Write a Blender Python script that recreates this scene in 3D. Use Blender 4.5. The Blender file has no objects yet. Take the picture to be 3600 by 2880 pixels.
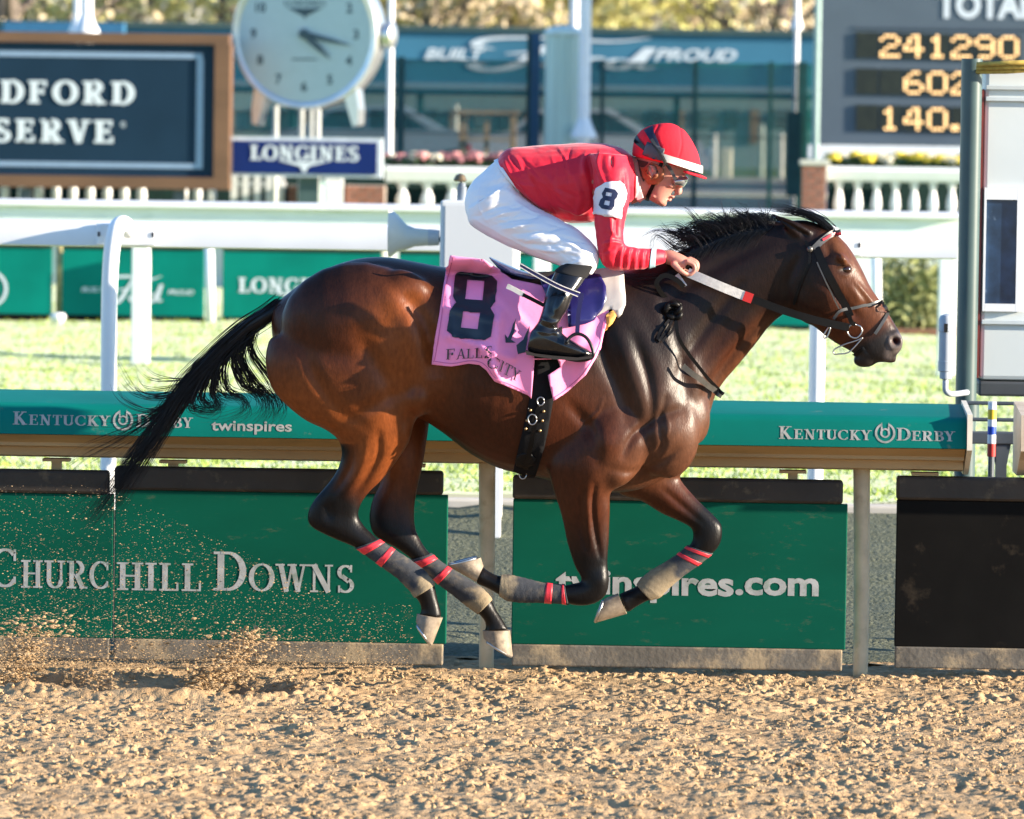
import bpy, bmesh, math, random
import numpy as np
from mathutils import Vector, Matrix, noise as mnoise
from mathutils.bvhtree import BVHTree
from mathutils.geometry import delaunay_2d_cdt

random.seed(7); rng = np.random.default_rng(7)
SC = bpy.context.scene
COL = SC.collection
R = math.radians

# ------------------------------------------------------------------ camera
F = 17940.0                      # focal length in photo pixels (photo 3600 x 2880)
YAW, PITCH, ROLL = R(2.0), R(2.945), R(0.80)
CAM = np.array([20.0*math.tan(YAW), -20.0, 2.143])
cam_d = bpy.data.cameras.new('camera'); cam = bpy.data.objects.new('camera', cam_d); COL.objects.link(cam)
rot = (Matrix.Rotation(YAW, 3, 'Z') @ Matrix.Rotation(math.pi/2 - PITCH, 3, 'X') @ Matrix.Rotation(ROLL, 3, 'Z'))
cam.matrix_world = Matrix.Translation(Vector(CAM)) @ rot.to_4x4()
cam_d.sensor_width = 36.0; cam_d.lens = 36.0*F/3600.0
cam_d.clip_start = 0.5; cam_d.clip_end = 3000
cam_d.dof.use_dof = True; cam_d.dof.focus_distance = 20.0; cam_d.dof.aperture_fstop = 4.9
SC.camera = cam
ROT = np.array(rot)

# ------------------------------------------------------------------ world, sun, exposure
SUN_EL, SUN_AZ = R(13.5), R(-10.0)     # azimuth from +X, negative = towards the camera side
sd = Vector((math.cos(SUN_EL)*math.cos(SUN_AZ), math.cos(SUN_EL)*math.sin(SUN_AZ), math.sin(SUN_EL)))
world = bpy.data.worlds.new('World'); SC.world = world; world.use_nodes = True
wn = world.node_tree; bg = wn.nodes['Background']
sky = wn.nodes.new('ShaderNodeTexSky'); sky.sky_type = 'NISHITA'; sky.sun_disc = False
sky.sun_elevation = SUN_EL; sky.sun_rotation = math.atan2(sd.x, sd.y)
sky.air_density = 1.0; sky.dust_density = 0.15; sky.ozone_density = 4.5
wn.links.new(sky.outputs[0], bg.inputs[0]); bg.inputs[1].default_value = 0.115
sl = bpy.data.lights.new('sun', 'SUN'); sl.energy = 5.0; sl.angle = R(0.53); sl.color = (1.0, 0.86, 0.68)
sun = bpy.data.objects.new('sun', sl); COL.objects.link(sun)
sun.rotation_euler = (-sd).to_track_quat('-Z', 'Y').to_euler()
SC.view_settings.view_transform = 'Standard'; SC.view_settings.look = 'None'
SC.view_settings.gamma = 1.0; SC.view_settings.use_curve_mapping = False
SC.view_settings.exposure = 1.78

# ------------------------------------------------------------------ pixel -> world helpers
def ray(u, v):
    d = np.array([(u-1800.0)/F, -(v-1440.0)/F, -1.0])
    return ROT @ d
def W(u, v, Y):
    d = ray(u, v); t = (Y-CAM[1])/d[1]
    return CAM + d*t
def pxm(Y):                       # metres per photo pixel at depth Y
    return (Y-CAM[1])/F
def toPX(P):                      # world array (n,3) -> photo px
    q = (np.asarray(P)-CAM) @ ROT
    return np.stack([1800+F*q[:, 0]/-q[:, 2], 1440-F*q[:, 1]/-q[:, 2]], 1)

# ------------------------------------------------------------------ materials
MATS = {}
def mat(name, col, rough=0.6, spec=0.4, metal=0.0, var=0.12, vscale=8.0, bump=0.0, bscale=60.0, col2=None, coat=0.0,
        sheen=0.0, stains=None, emit=None, emit_s=0.0, attr=None, trans=0.0, stretch=None, bdist=0.01):
    if name in MATS: return MATS[name]
    m = bpy.data.materials.new(name); m.use_nodes = True; MATS[name] = m
    nt = m.node_tree; N = nt.nodes; L = nt.links; b = N['Principled BSDF']
    b.inputs['Roughness'].default_value = rough; b.inputs['Specular IOR Level'].default_value = spec
    b.inputs['Metallic'].default_value = metal
    if coat: b.inputs['Coat Weight'].default_value = coat; b.inputs['Coat Roughness'].default_value = 0.15
    if sheen: b.inputs['Sheen Weight'].default_value = sheen; b.inputs['Sheen Roughness'].default_value = 0.4
    tc = N.new('ShaderNodeTexCoord'); mp = N.new('ShaderNodeMapping'); L.new(tc.outputs['Object'], mp.inputs[0])
    if stretch: mp.inputs['Scale'].default_value = stretch
    nz = N.new('ShaderNodeTexNoise'); nz.inputs['Scale'].default_value = vscale; nz.inputs['Detail'].default_value = 6
    L.new(mp.outputs[0], nz.inputs[0])
    c = np.array(col[:3]); c2 = np.array(col2[:3]) if col2 is not None else None
    mix = N.new('ShaderNodeMix'); mix.data_type = 'RGBA'
    if attr:
        at = N.new('ShaderNodeAttribute'); at.attribute_name = attr
        hv = N.new('ShaderNodeMix'); hv.data_type = 'RGBA'; hv.blend_type = 'MULTIPLY'
        hv.inputs[0].default_value = 1.0
        rp = N.new('ShaderNodeMapRange'); rp.inputs[3].default_value = 1-var*1.6; rp.inputs[4].default_value = 1+var*1.6
        L.new(nz.outputs[0], rp.inputs[0]); L.new(at.outputs['Color'], hv.inputs[6]); L.new(rp.outputs[0], hv.inputs[7])
        colout = hv.outputs[2]
    else:
        lo = c*(1-var) if c2 is None else c; hi = np.clip(c*(1+var), 0, 1) if c2 is None else c2
        mix.inputs[6].default_value = (*lo, 1); mix.inputs[7].default_value = (*hi, 1)
        rp = N.new('ShaderNodeMapRange'); rp.inputs[1].default_value = 0.3; rp.inputs[2].default_value = 0.7
        L.new(nz.outputs[0], rp.inputs[0]); L.new(rp.outputs[0], mix.inputs[0])
        colout = mix.outputs[2]
    if stains:                     # (colour, scale, threshold, strength)
        n2 = N.new('ShaderNodeTexNoise'); n2.inputs['Scale'].default_value = stains[1]; n2.inputs['Detail'].default_value = 9
        n2.inputs['Roughness'].default_value = 0.7
        L.new(mp.outputs[0], n2.inputs[0])
        r2 = N.new('ShaderNodeMapRange'); r2.inputs[1].default_value = stains[2]; r2.inputs[2].default_value = stains[2]+0.12
        r2.inputs[4].default_value = stains[3]
        L.new(n2.outputs[0], r2.inputs[0])
        m2 = N.new('ShaderNodeMix'); m2.data_type = 'RGBA'; m2.inputs[7].default_value = (*stains[0], 1)
        L.new(r2.outputs[0], m2.inputs[0]); L.new(colout, m2.inputs[6]); colout = m2.outputs[2]
    L.new(colout, b.inputs['Base Color'])
    if bump:
        n3 = N.new('ShaderNodeTexNoise'); n3.inputs['Scale'].default_value = bscale; n3.inputs['Detail'].default_value = 5
        L.new(mp.outputs[0], n3.inputs[0])
        bp = N.new('ShaderNodeBump'); bp.inputs['Strength'].default_value = bump; bp.inputs['Distance'].default_value = bdist
        L.new(n3.outputs[0], bp.inputs['Height']); L.new(bp.outputs[0], b.inputs['Normal'])
    if emit is not None:
        b.inputs['Emission Color'].default_value = (*emit, 1); b.inputs['Emission Strength'].default_value = emit_s
    if trans:                      # woven screen: part of the light goes straight through
        tr = N.new('ShaderNodeBsdfTransparent'); ms = N.new('ShaderNodeMixShader'); ms.inputs[0].default_value = 1-trans
        L.new(tr.outputs[0], ms.inputs[1]); L.new(b.outputs[0], ms.inputs[2]); L.new(ms.outputs[0], N['Material Output'].inputs[0])
    return m

WHITE = mat('white paint', (0.78, 0.79, 0.80), 0.35, var=0.05, vscale=3, stains=((0.42, 0.44, 0.36), 2.2, 0.62, 0.35))
WHITE_STAIN = mat('weathered white paint', (0.74, 0.78, 0.77), 0.45, var=0.06, vscale=3, stains=((0.36, 0.45, 0.38), 1.6, 0.56, 0.5), stretch=(1, 1, 4))
TEAL = mat('teal vinyl', (0.001, 0.145, 0.118), 0.55, spec=0.1, var=0.12, vscale=2.5, bump=0.06, bscale=5, stains=((0.25, 0.22, 0.15), 9.0, 0.62, 0.5))
GREEN = mat('green board vinyl', (0.001, 0.074, 0.045), 0.6, spec=0.08, var=0.15, vscale=3, bump=0.08, bscale=3,
            stains=((0.11, 0.105, 0.065), 24.0, 0.60, 0.4), stretch=(0.45, 1, 1.2))
FARTEAL = mat('far teal vinyl', (0.001, 0.180, 0.138), 0.6, spec=0.08, var=0.15, vscale=2, bump=0.1, bscale=3)
BLACKBOARD = mat('black rubber board', (0.006, 0.0055, 0.005), 0.6, spec=0.06, var=0.2, vscale=4, bump=0.1, bscale=6, stains=((0.08, 0.06, 0.04), 5.0, 0.6, 0.35))
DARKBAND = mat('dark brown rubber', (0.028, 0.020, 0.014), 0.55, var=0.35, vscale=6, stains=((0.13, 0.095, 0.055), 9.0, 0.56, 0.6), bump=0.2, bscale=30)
KICK = mat('grey muddy kick strip', (0.12, 0.105, 0.085), 0.8, var=0.25, vscale=7, stains=((0.36, 0.27, 0.16), 5.0, 0.5, 0.8), bump=0.3, bscale=40)
TAN = mat('tan rail paint', (0.36, 0.235, 0.105), 0.5, var=0.15, vscale=5, stains=((0.20, 0.13, 0.06), 6.0, 0.55, 0.5), stretch=(0.3, 1, 1))
TANPOST = mat('dusty tan post', (0.50, 0.40, 0.26), 0.6, var=0.2, vscale=9, stains=((0.30, 0.22, 0.13), 5.0, 0.52, 0.7), bump=0.2, bscale=40)
LETTER = mat('pale grey lettering', (0.33, 0.34, 0.335), 0.6, spec=0.1, var=0.2, vscale=20, stains=((0.14, 0.20, 0.15), 16.0, 0.53, 0.6))
LETTERW = mat('white lettering', (0.60, 0.65, 0.70), 0.5, var=0.05, vscale=20)
NAVY = mat('navy panel', (0.011, 0.030, 0.056), 0.5, spec=0.1, var=0.1, vscale=1.5)
BROWNF = mat('brown wooden frame', (0.15, 0.078, 0.042), 0.5, var=0.2, vscale=3, stretch=(0.3, 1, 1), bump=0.1)
BLUELINE = mat('pale blue trim', (0.22, 0.31, 0.44), 0.5, var=0.06)
LBLUE = mat('royal blue sign panel', (0.008, 0.022, 0.12), 0.5, spec=0.1, var=0.08, vscale=2)
SILVER = mat('brushed steel', (0.62, 0.63, 0.63), 0.32, metal=0.85, var=0.06)
CLOCKF = mat('clock face enamel', (0.40, 0.50, 0.54), 0.4, var=0.03)
CLOCKINK = mat('dark clock ink', (0.04, 0.075, 0.10), 0.5, var=0.1)
TOTE = mat('slate grey board steel', (0.085, 0.112, 0.142), 0.5, spec=0.2, var=0.08, vscale=1.2, stains=((0.17, 0.19, 0.21), 2.0, 0.6, 0.4))
TOTEDARK = mat('dark display glass', (0.010, 0.013, 0.012), 0.3, var=0.2, col2=(0.02, 0.024, 0.018))
BULB = mat('lit amber bulb', (0.9, 0.6, 0.3), 0.4, emit=(1.0, 0.55, 0.20), emit_s=0.5)
BRICK = mat('red brick', (0.26, 0.105, 0.07), 0.8, var=0.35, vscale=14, bump=0.3)
MORTAR = mat('pale mortar', (0.36, 0.32, 0.28), 0.9, var=0.15)
STONECAP = mat('pale stone cap', (0.55, 0.53, 0.47), 0.7, var=0.12)
POLEG = mat('grey green painted steel', (0.050, 0.085, 0.085), 0.4, var=0.12, vscale=5, stains=((0.12, 0.15, 0.15), 6, 0.6, 0.4))
BANNER = mat('slate blue banner wall', (0.045, 0.16, 0.25), 0.6, spec=0.2, var=0.12, vscale=0.6)
SCREEN = mat('teal fence screen', (0.010, 0.25, 0.225), 0.7, spec=0.05, var=0.35, vscale=0.8, trans=0.40)
FENCEP = mat('dark green fence steel', (0.006, 0.055, 0.055), 0.5, var=0.2)
DARKGREEN = mat('dark green hedge screen', (0.004, 0.030, 0.026), 0.8, var=0.4, vscale=30)
GRAVEL = mat('grey drain gravel', (0.07, 0.078, 0.05), 0.9, spec=0.1, col2=(0.17, 0.175, 0.12), vscale=38, bump=0.9, bscale=45, bdist=0.03)
TERR = mat('asphalt terrace', (0.075, 0.085, 0.10), 0.8, var=0.15, vscale=1.0, bump=0.2)
CURB = mat('pale kerb concrete', (0.50, 0.46, 0.40), 0.8, var=0.12, vscale=3)
LAWN = mat('infield lawn', (0.10, 0.17, 0.035), 0.8, col2=(0.17, 0.22, 0.06), vscale=2.0, bump=0.5, bscale=20)
TURF = mat('bright turf', (0.22, 0.33, 0.036), 0.75, col2=(0.29, 0.40, 0.058), vscale=5, bump=0.35, bscale=40, sheen=0.3, bdist=0.04)
BLADE = mat('grass blade', (0.26, 0.36, 0.055), 0.7, col2=(0.36, 0.45, 0.09), vscale=5, sheen=0.2)
HILL = mat('dry tan hillside', (0.52, 0.43, 0.28), 0.9, col2=(0.62, 0.56, 0.38), vscale=0.05)

def dirt_material():
    m = bpy.data.materials.new('loose track dirt'); m.use_nodes = True
    nt = m.node_tree; N = nt.nodes; L = nt.links; b = N['Principled BSDF']
    b.inputs['Roughness'].default_value = 0.95; b.inputs['Specular IOR Level'].default_value = 0.15
    tc = N.new('ShaderNodeTexCoord')
    n1 = N.new('ShaderNodeTexNoise'); n1.inputs['Scale'].default_value = 9; n1.inputs['Detail'].default_value = 8
    n2 = N.new('ShaderNodeTexNoise'); n2.inputs['Scale'].default_value = 140; n2.inputs['Detail'].default_value = 4
    L.new(tc.outputs['Object'], n1.inputs[0]); L.new(tc.outputs['Object'], n2.inputs[0])
    cr = N.new('ShaderNodeValToRGB'); L.new(n1.outputs[0], cr.inputs[0])
    cr.color_ramp.elements[0].position = 0.3; cr.color_ramp.elements[0].color = (0.30, 0.192, 0.098, 1)
    cr.color_ramp.elements[1].position = 0.68; cr.color_ramp.elements[1].color = (0.48, 0.330, 0.182, 1)
    bp = N.new('ShaderNodeBump'); bp.inputs['Strength'].default_value = 0.8; bp.inputs['Distance'].default_value = 0.006
    L.new(n2.outputs[0], bp.inputs['Height']); L.new(bp.outputs[0], b.inputs['Normal'])
    L.new(cr.outputs[0], b.inputs['Base Color'])
    return m
DIRT = dirt_material()

# ------------------------------------------------------------------ mesh helpers
def tagit(o, label=None, cat=None, group=None, kind=None, category=None):
    cat = cat or category
    if label: o['label'] = label
    if cat: o['category'] = cat
    if group: o['group'] = group
    if kind: o['kind'] = kind
    return o
def empty(name, loc, label=None, cat=None, group=None):
    o = bpy.data.objects.new(name, None); COL.objects.link(o); o.location = loc; o.empty_display_size = 0.1
    return tagit(o, label, cat, group)
class MB:
    def __init__(s): s.v = []; s.f = []; s.m = []; s.n = 0
    def add(s, verts, faces, mi=0):
        verts = np.asarray(verts, float).reshape(-1, 3); b = s.n
        s.v.append(verts); s.n += len(verts)
        for f in faces: s.f.append([b+i for i in f]); s.m.append(mi)
        return s
    def box(s, lo, hi, mi=0, bev=0.0):
        (x0, y0, z0), (x1, y1, z1) = lo, hi
        if bev <= 0:
            V = [(x0,y0,z0),(x1,y0,z0),(x1,y1,z0),(x0,y1,z0),(x0,y0,z1),(x1,y0,z1),(x1,y1,z1),(x0,y1,z1)]
            return s.add(V, [(0,3,2,1),(4,5,6,7),(0,1,5,4),(1,2,6,5),(2,3,7,6),(3,0,4,7)], mi)
        b = bev; bm = bmesh.new(); bmesh.ops.create_cube(bm, size=1.0)
        for v in bm.verts:
            v.co = Vector(((x0+x1)/2+v.co.x*(x1-x0), (y0+y1)/2+v.co.y*(y1-y0), (z0+z1)/2+v.co.z*(z1-z0)))
        bmesh.ops.bevel(bm, geom=list(bm.edges), offset=b, segments=2, affect='EDGES', profile=0.5)
        s.add_bm(bm, mi); return s
    def add_bm(s, bm, mi=0):
        bm.verts.index_update()
        s.add([v.co[:] for v in bm.verts], [[v.index for v in f.verts] for f in bm.faces], mi); bm.free()
    def tube(s, path, r, n=10, mi=0, cap=True, flat=None):
        """sweep along path; r scalar or list; flat=(ratio, vec): elliptical with wide axis along vec"""
        P = np.asarray(path, float); k = len(P); rr = np.full(k, r, float) if np.isscalar(r) else np.asarray(r, float)
        T = np.gradient(P, axis=0); T /= np.linalg.norm(T, axis=1)[:, None]+1e-12
        up = np.array([0, 0, 1.0]) if abs(T[0][2]) < 0.9 else np.array([0, 1.0, 0])
        rings = []; a = np.cross(T[0], up); a /= np.linalg.norm(a)
        for i in range(k):
            if flat is not None: a = np.asarray(flat[1], float)
            a = a-T[i]*a.dot(T[i]); a /= np.linalg.norm(a)+1e-12
            b = np.cross(T[i], a); th = np.linspace(0, 2*np.pi, n, endpoint=False)+ (np.pi/n if flat is None else 0)
            ka, kb = (1, 1) if flat is None else (1, flat[0])
            rings.append(P[i]+rr[i]*(np.cos(th)[:, None]*a*ka+np.sin(th)[:, None]*b*kb))
        V = np.concatenate(rings); Fc = []
        for i in range(k-1):
            for j in range(n):
                j2 = (j+1) % n
                Fc.append((i*n+j, i*n+j2, (i+1)*n+j2, (i+1)*n+j))
        if cap: Fc.append(list(range(n))[::-1]); Fc.append([(k-1)*n+j for j in range(n)])
        return s.add(V, Fc, mi)
    def cyl(s, p0, p1, r0, r1=None, n=16, mi=0):
        return s.tube([p0, p1], [r0, r0 if r1 is None else r1], n, mi)
    def lathe(s, prof, c=(0, 0, 0), n=20, mi=0):
        c = np.asarray(c, float); th = np.linspace(0, 2*np.pi, n, endpoint=False); V = []
        for r, z in prof: V += [(c[0]+r*math.cos(t), c[1]+r*math.sin(t), c[2]+z) for t in th]
        k = len(prof); Fc = [(i*n+j, i*n+(j+1) % n, (i+1)*n+(j+1) % n, (i+1)*n+j) for i in range(k-1) for j in range(n)]
        Fc += [list(range(n))[::-1], [(k-1)*n+j for j in range(n)]]
        return s.add(V, Fc, mi)
    def prism(s, prof, axis, a, b, mi=0):
        """extrude closed 2D profile; axis 'x': prof=(y,z) 'y': prof=(x,z)"""
        n = len(prof); V = []
        for t in (a, b):
            for p, q in prof: V.append((t, p, q) if axis == 'x' else (p, t, q))
        Fc = [(i, (i+1) % n, n+(i+1) % n, n+i) for i in range(n)]
        Fc += [list(range(n))[::-1], list(range(n, 2*n))]
        return s.add(V, Fc, mi)
    def build(s, name, mats, parent=None, smooth=False, recalc=True, **tags):
        me = bpy.data.meshes.new(name); V = np.concatenate(s.v) if s.v else np.zeros((0, 3))
        if parent is not None:
            p = parent; off = np.zeros(3)
            while p is not None: off += np.array(p.location); p = p.parent
            V = V-off
        me.from_pydata(V.tolist(), [], s.f)
        for mm in (mats if isinstance(mats, (list, tuple)) else [mats]): me.materials.append(mm)
        if any(s.m): me.polygons.foreach_set('material_index', s.m)
        if smooth: me.polygons.foreach_set('use_smooth', [True]*len(me.polygons))
        if recalc:
            bm = bmesh.new(); bm.from_mesh(me); bmesh.ops.recalc_face_normals(bm, faces=bm.faces); bm.to_mesh(me); bm.free()
        me.update()
        o = bpy.data.objects.new(name, me); COL.objects.link(o); o.parent = parent
        return tagit(o, **tags)
def copy_tree(o, parent=None, loc=None):
    c = o.copy(); COL.objects.link(c); c.parent = parent
    if loc is not None: c.location = loc
    for ch in [x for x in o.children]: copy_tree(ch, c)
    return c
def smooth_angle(o, deg=35):
    me = o.data; me.polygons.foreach_set('use_smooth', [True]*len(me.polygons))
    try: me.set_sharp_from_angle(angle=R(deg))
    except Exception: pass
    return o

# ------------------------------------------------------------------ lettering: a small stroke-built serif alphabet
def _seg(p, q, w):
    p = np.array(p, float); q = np.array(q, float); d = q-p; d /= np.linalg.norm(d); n = np.array([-d[1], d[0]])*w/2
    return [p-n, q-n, q+n, p+n]
def _arc(cx, cy, rx, ry, a0, a1, T, t, k=14):
    A = np.radians(np.linspace(a0, a1, k)); out = []
    for a, b in zip(A[:-1], A[1:]):
        q = []
        for x in (a, b):
            w = t+(T-t)*abs(math.cos(x)); c, s_ = math.cos(x), math.sin(x)
            q.append(((cx+(rx-w/2)*c, cy+(ry-w/2*0.9)*s_), (cx+(rx+w/2)*c, cy+(ry+w/2*0.9)*s_)))
        out.append([np.array(q[0][0]), np.array(q[0][1]), np.array(q[1][1]), np.array(q[1][0])])
    return out
def serif_glyph(ch, T=0.17, t=0.065, S=0.10):
    P = []; h = t/2
    def stem(x, y0=0.0, y1=1.0, top=True, bot=True, w=None):
        w = T if w is None else w
        P.append(_seg((x, y0), (x, y1), w))
        if bot: P.append(_seg((x-w/2-S, y0+h), (x+w/2+S, y0+h), t))
        if top: P.append(_seg((x-w/2-S, y1-h), (x+w/2+S, y1-h), t))
    def hb(x0, x1, y, w=None): P.append(_seg((x0, y), (x1, y), w or t))
    def tick(x, y0, y1): P.append(_seg((x, y0), (x, y1), t*1.1))
    def foot(x, y): P.append(_seg((x-S-T*0.35, y), (x+S+T*0.35, y), t))
    L0 = S+T/2
    if ch == 'A':
        P.append(_seg((0.12, 0), (0.40, 1), t*1.3)); P.append(_seg((0.40, 1), (0.70, 0), T)); hb(0.2, 0.62, 0.33)
        foot(0.12, h); foot(0.70, h); return P, 0.86
    if ch == 'B':
        stem(L0); P.extend(_arc(L0+0.16, 0.76, 0.22, 0.215, 90, -90, T*0.9, t)); P.extend(_arc(L0+0.18, 0.27, 0.27, 0.24, 90, -90, T, t))
        hb(L0, L0+0.18, 1-h); hb(L0, L0+0.18, 0.52); hb(L0, L0+0.2, h); return P, L0+0.58
    if ch in 'CG':
        P.extend(_arc(0.46, 0.5, 0.37, 0.47, 48, 318, T, t, 22)); tick(0.74, 0.68, 0.98)
        if ch == 'G': stem(0.74, 0.06, 0.44, True, False, T*0.9)
        else: tick(0.74, 0.1, 0.28)
        return P, 0.90
    if ch == 'D':
        stem(L0); P.extend(_arc(L0+0.16, 0.5, 0.40, 0.47, 90, -90, T, t, 18)); hb(L0, L0+0.18, 1-h); hb(L0, L0+0.18, h); return P, L0+0.68
    if ch in 'EF':
        stem(L0, bot=True); hb(L0, L0+0.42, 1-h); tick(L0+0.42, 0.74, 1.0); hb(L0, L0+0.32, 0.52); tick(L0+0.32, 0.40, 0.64)
        if ch == 'E': hb(L0, L0+0.46, h); tick(L0+0.46, 0, 0.28)
        return P, L0+0.58
    if ch == 'H': stem(L0); stem(L0+0.50); hb(L0, L0+0.5, 0.52); return P, 2*L0+0.54
    if ch == 'I': stem(L0); return P, 2*L0+0.06
    if ch == 'K':
        stem(L0); P.append(_seg((L0+0.03, 0.42), (L0+0.44, 1), t*1.3)); P.append(_seg((L0+0.14, 0.58), (L0+0.50, 0), T))
        foot(L0+0.50, h); foot(L0+0.44, 1-h); return P, L0+0.72
    if ch == 'L': stem(L0); hb(L0, L0+0.42, h); tick(L0+0.42, 0, 0.30); return P, L0+0.54
    if ch == 'N':
        stem(L0, top=False, w=t*1.4); stem(L0+0.52, bot=False, w=t*1.4); P.append(_seg((L0-0.02, 1), (L0+0.52, 0.0), T)); foot(L0-0.04, 1-h)
        return P, 2*L0+0.56
    if ch == 'O': P.extend(_arc(0.46, 0.5, 0.37, 0.47, 0, 360, T, t, 28)); return P, 0.96
    if ch in 'PR':
        stem(L0); P.extend(_arc(L0+0.18, 0.74, 0.25, 0.235, 90, -90, T, t)); hb(L0, L0+0.2, 1-h); hb(L0, L0+0.2, 0.5)
        if ch == 'R': P.append(_seg((L0+0.2, 0.5), (L0+0.47, 0), T)); foot(L0+0.49, h); return P, L0+0.70
        return P, L0+0.56
    if ch == 'S':
        P.extend(_arc(0.33, 0.735, 0.22, 0.225, 35, 270, T*0.8, t*1.2, 16)); P.extend(_arc(0.33, 0.265, 0.24, 0.235, 90, -145, T*0.8, t*1.2, 16))
        P.append(_seg((0.2, 0.60), (0.46, 0.40), T*0.9)); tick(0.53, 0.74, 1.0); tick(0.11, 0.0, 0.26); return P, 0.68
    if ch == 'T': stem(0.36, top=False); hb(0.04, 0.68, 1-h); tick(0.06, 0.74, 1); tick(0.66, 0.74, 1); return P, 0.74
    if ch == 'U':
        stem(L0, 0.28, 1, True, False); stem(L0+0.5, 0.28, 1, True, False, t*1.5); P.extend(_arc(L0+0.25, 0.30, 0.25, 0.27, 180, 360, T, t, 14)); return P, 2*L0+0.52
    if ch == 'V': P.append(_seg((0.14, 1), (0.42, 0), T)); P.append(_seg((0.42, 0), (0.68, 1), t*1.3)); foot(0.12, 1-h); foot(0.68, 1-h); return P, 0.82
    if ch == 'W':
        for x in (0.0, 0.42): P.append(_seg((0.14+x, 1), (0.36+x, 0), T*0.95)); P.append(_seg((0.36+x, 0), (0.56+x, 1), t*1.3))
        foot(0.12, 1-h); foot(0.55, 1-h); foot(0.98, 1-h); return P, 1.12
    if ch == 'Y': P.append(_seg((0.12, 1), (0.38, 0.45), T)); P.append(_seg((0.38, 0.45), (0.64, 1), t*1.3)); stem(0.38, 0, 0.5, False, True); foot(0.10, 1-h); foot(0.64, 1-h); return P, 0.76
    return P, 0.32
def serif_text(txt, T=0.17, t=0.065, S=0.10, caps=None, gap=0.03):
    """list of polygons (first char baseline origin); caps: enlarge characters marked by upper case, others are small caps"""
    out = []; x = 0.0
    for ch in txt:
        k = 1.0 if (caps is None or ch.isupper()) else caps
        P, adv = serif_glyph(ch.upper(), T*(1 if k == 1 else 1.08), t, S)
        out += [[np.array([x+p[0]*k, p[1]*k]) for p in poly] for poly in P]; x += (adv+gap)*k
    return out, x
def sans_text(txt, bold=0.02, shear=0.0, space=1.0):
    cu = bpy.data.curves.new('t', 'FONT'); cu.body = txt; cu.size = 1.0; cu.offset = bold; cu.shear = shear; cu.space_character = space; cu.resolution_u = 3
    o = bpy.data.objects.new('t', cu); COL.objects.link(o)
    dg = bpy.context.evaluated_depsgraph_get(); me = o.evaluated_get(dg).to_mesh()
    V = np.array([v.co[:2] for v in me.vertices]); Fc = [list(p.vertices) for p in me.polygons]
    o.evaluated_get(dg).to_mesh_clear(); bpy.data.objects.remove(o); bpy.data.curves.remove(cu)
    return V, Fc
def put_polys(mb, polys, fn, mi=0):
    for i, p in enumerate(polys):
        mb.add([fn(q[0], q[1], (i % 7)*0.00015) for q in p], [list(range(len(p)))], mi)
def flat_fn(u, v, Y, width_px, height_px, nat_w, nat_h=1.0, tilt=0.0, x0=0.0, y0=0.0):
    """natural text coords -> world on the plane y=Y; left baseline at photo px (u,v)"""
    o = W(u, v, Y); k = pxm(Y); sx = width_px*k/nat_w; sy = height_px*k/nat_h
    return lambda a, b, e: (o[0]+(a-x0)*sx, o[1]+tilt*(b-y0)*sy-e, o[2]+(b-y0)*sy)
def put_serif(mb, txt, u, v, Y, width_px, height_px, mi=0, tilt=0.0, **kw):
    P, w = serif_text(txt, **kw); put_polys(mb, P, flat_fn(u, v, Y, width_px, height_px, w, tilt=tilt), mi)
def put_sans(mb, txt, u, v, Y, width_px, height_px, mi=0, tilt=0.0, capref=0.70, **kw):
    V, Fc = sans_text(txt, **kw); x0 = V[:, 0].min(); w = V[:, 0].max()-x0
    fn = flat_fn(u, v, Y, width_px, height_px, w, capref, tilt, x0=x0)
    mb.add([fn(a, b, 0) for a, b in V], Fc, mi)
def script_ford(mb, u, v, Y, width_px, height_px, mi=0):
    """flowing script wordmark drawn with ribbons in a 0..1 x 0..1 box"""
    def rib(pts, w0, w1):
        pts = np.array(pts, float); tt = np.linspace(0, 1, len(pts)); q = np.linspace(0, 1, 26)
        xs = cr(pts, 26); ws = w0+(w1-w0)*np.sin(np.pi*q)
        d = np.gradient(xs, axis=0); d /= np.linalg.norm(d, axis=1)[:, None]; n = np.stack([-d[:, 1], d[:, 0]], 1)
        L_ = xs-n*ws[:, None]/2; R_ = xs+n*ws[:, None]/2
        return [[L_[i], L_[i+1], R_[i+1], R_[i]] for i in range(25)]
    P = []
    P += rib([(0.12, 0.62), (0.02, 0.72), (0.10, 0.92), (0.40, 0.97), (0.75, 0.88), (0.98, 1.0)], 0.02, 0.09)
    P += rib([(0.46, 0.92), (0.36, 0.55), (0.22, 0.12), (0.08, 0.0), (0.0, 0.14), (0.10, 0.26)], 0.03, 0.09)
    P += rib([(0.18, 0.48), (0.30, 0.52), (0.42, 0.50)], 0.02, 0.06)
    P += rib([(0.47, 0.36), (0.40, 0.22), (0.44, 0.10), (0.54, 0.14), (0.56, 0.30), (0.48, 0.38), (0.58, 0.34), (0.64, 0.38)], 0.03, 0.07)
    P += rib([(0.62, 0.40), (0.60, 0.10)], 0.05, 0.06) + rib([(0.61, 0.26), (0.67, 0.40), (0.73, 0.36)], 0.03, 0.06)
    P += rib([(0.86, 0.34), (0.78, 0.36), (0.74, 0.18), (0.80, 0.09), (0.87, 0.22), (0.98, 0.72), (0.92, 0.3), (0.93, 0.10), (1.0, 0.16)], 0.03, 0.07)
    put_polys(mb, P, flat_fn(u, v, Y, width_px, height_px, 1.0, 1.0), mi)
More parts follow.
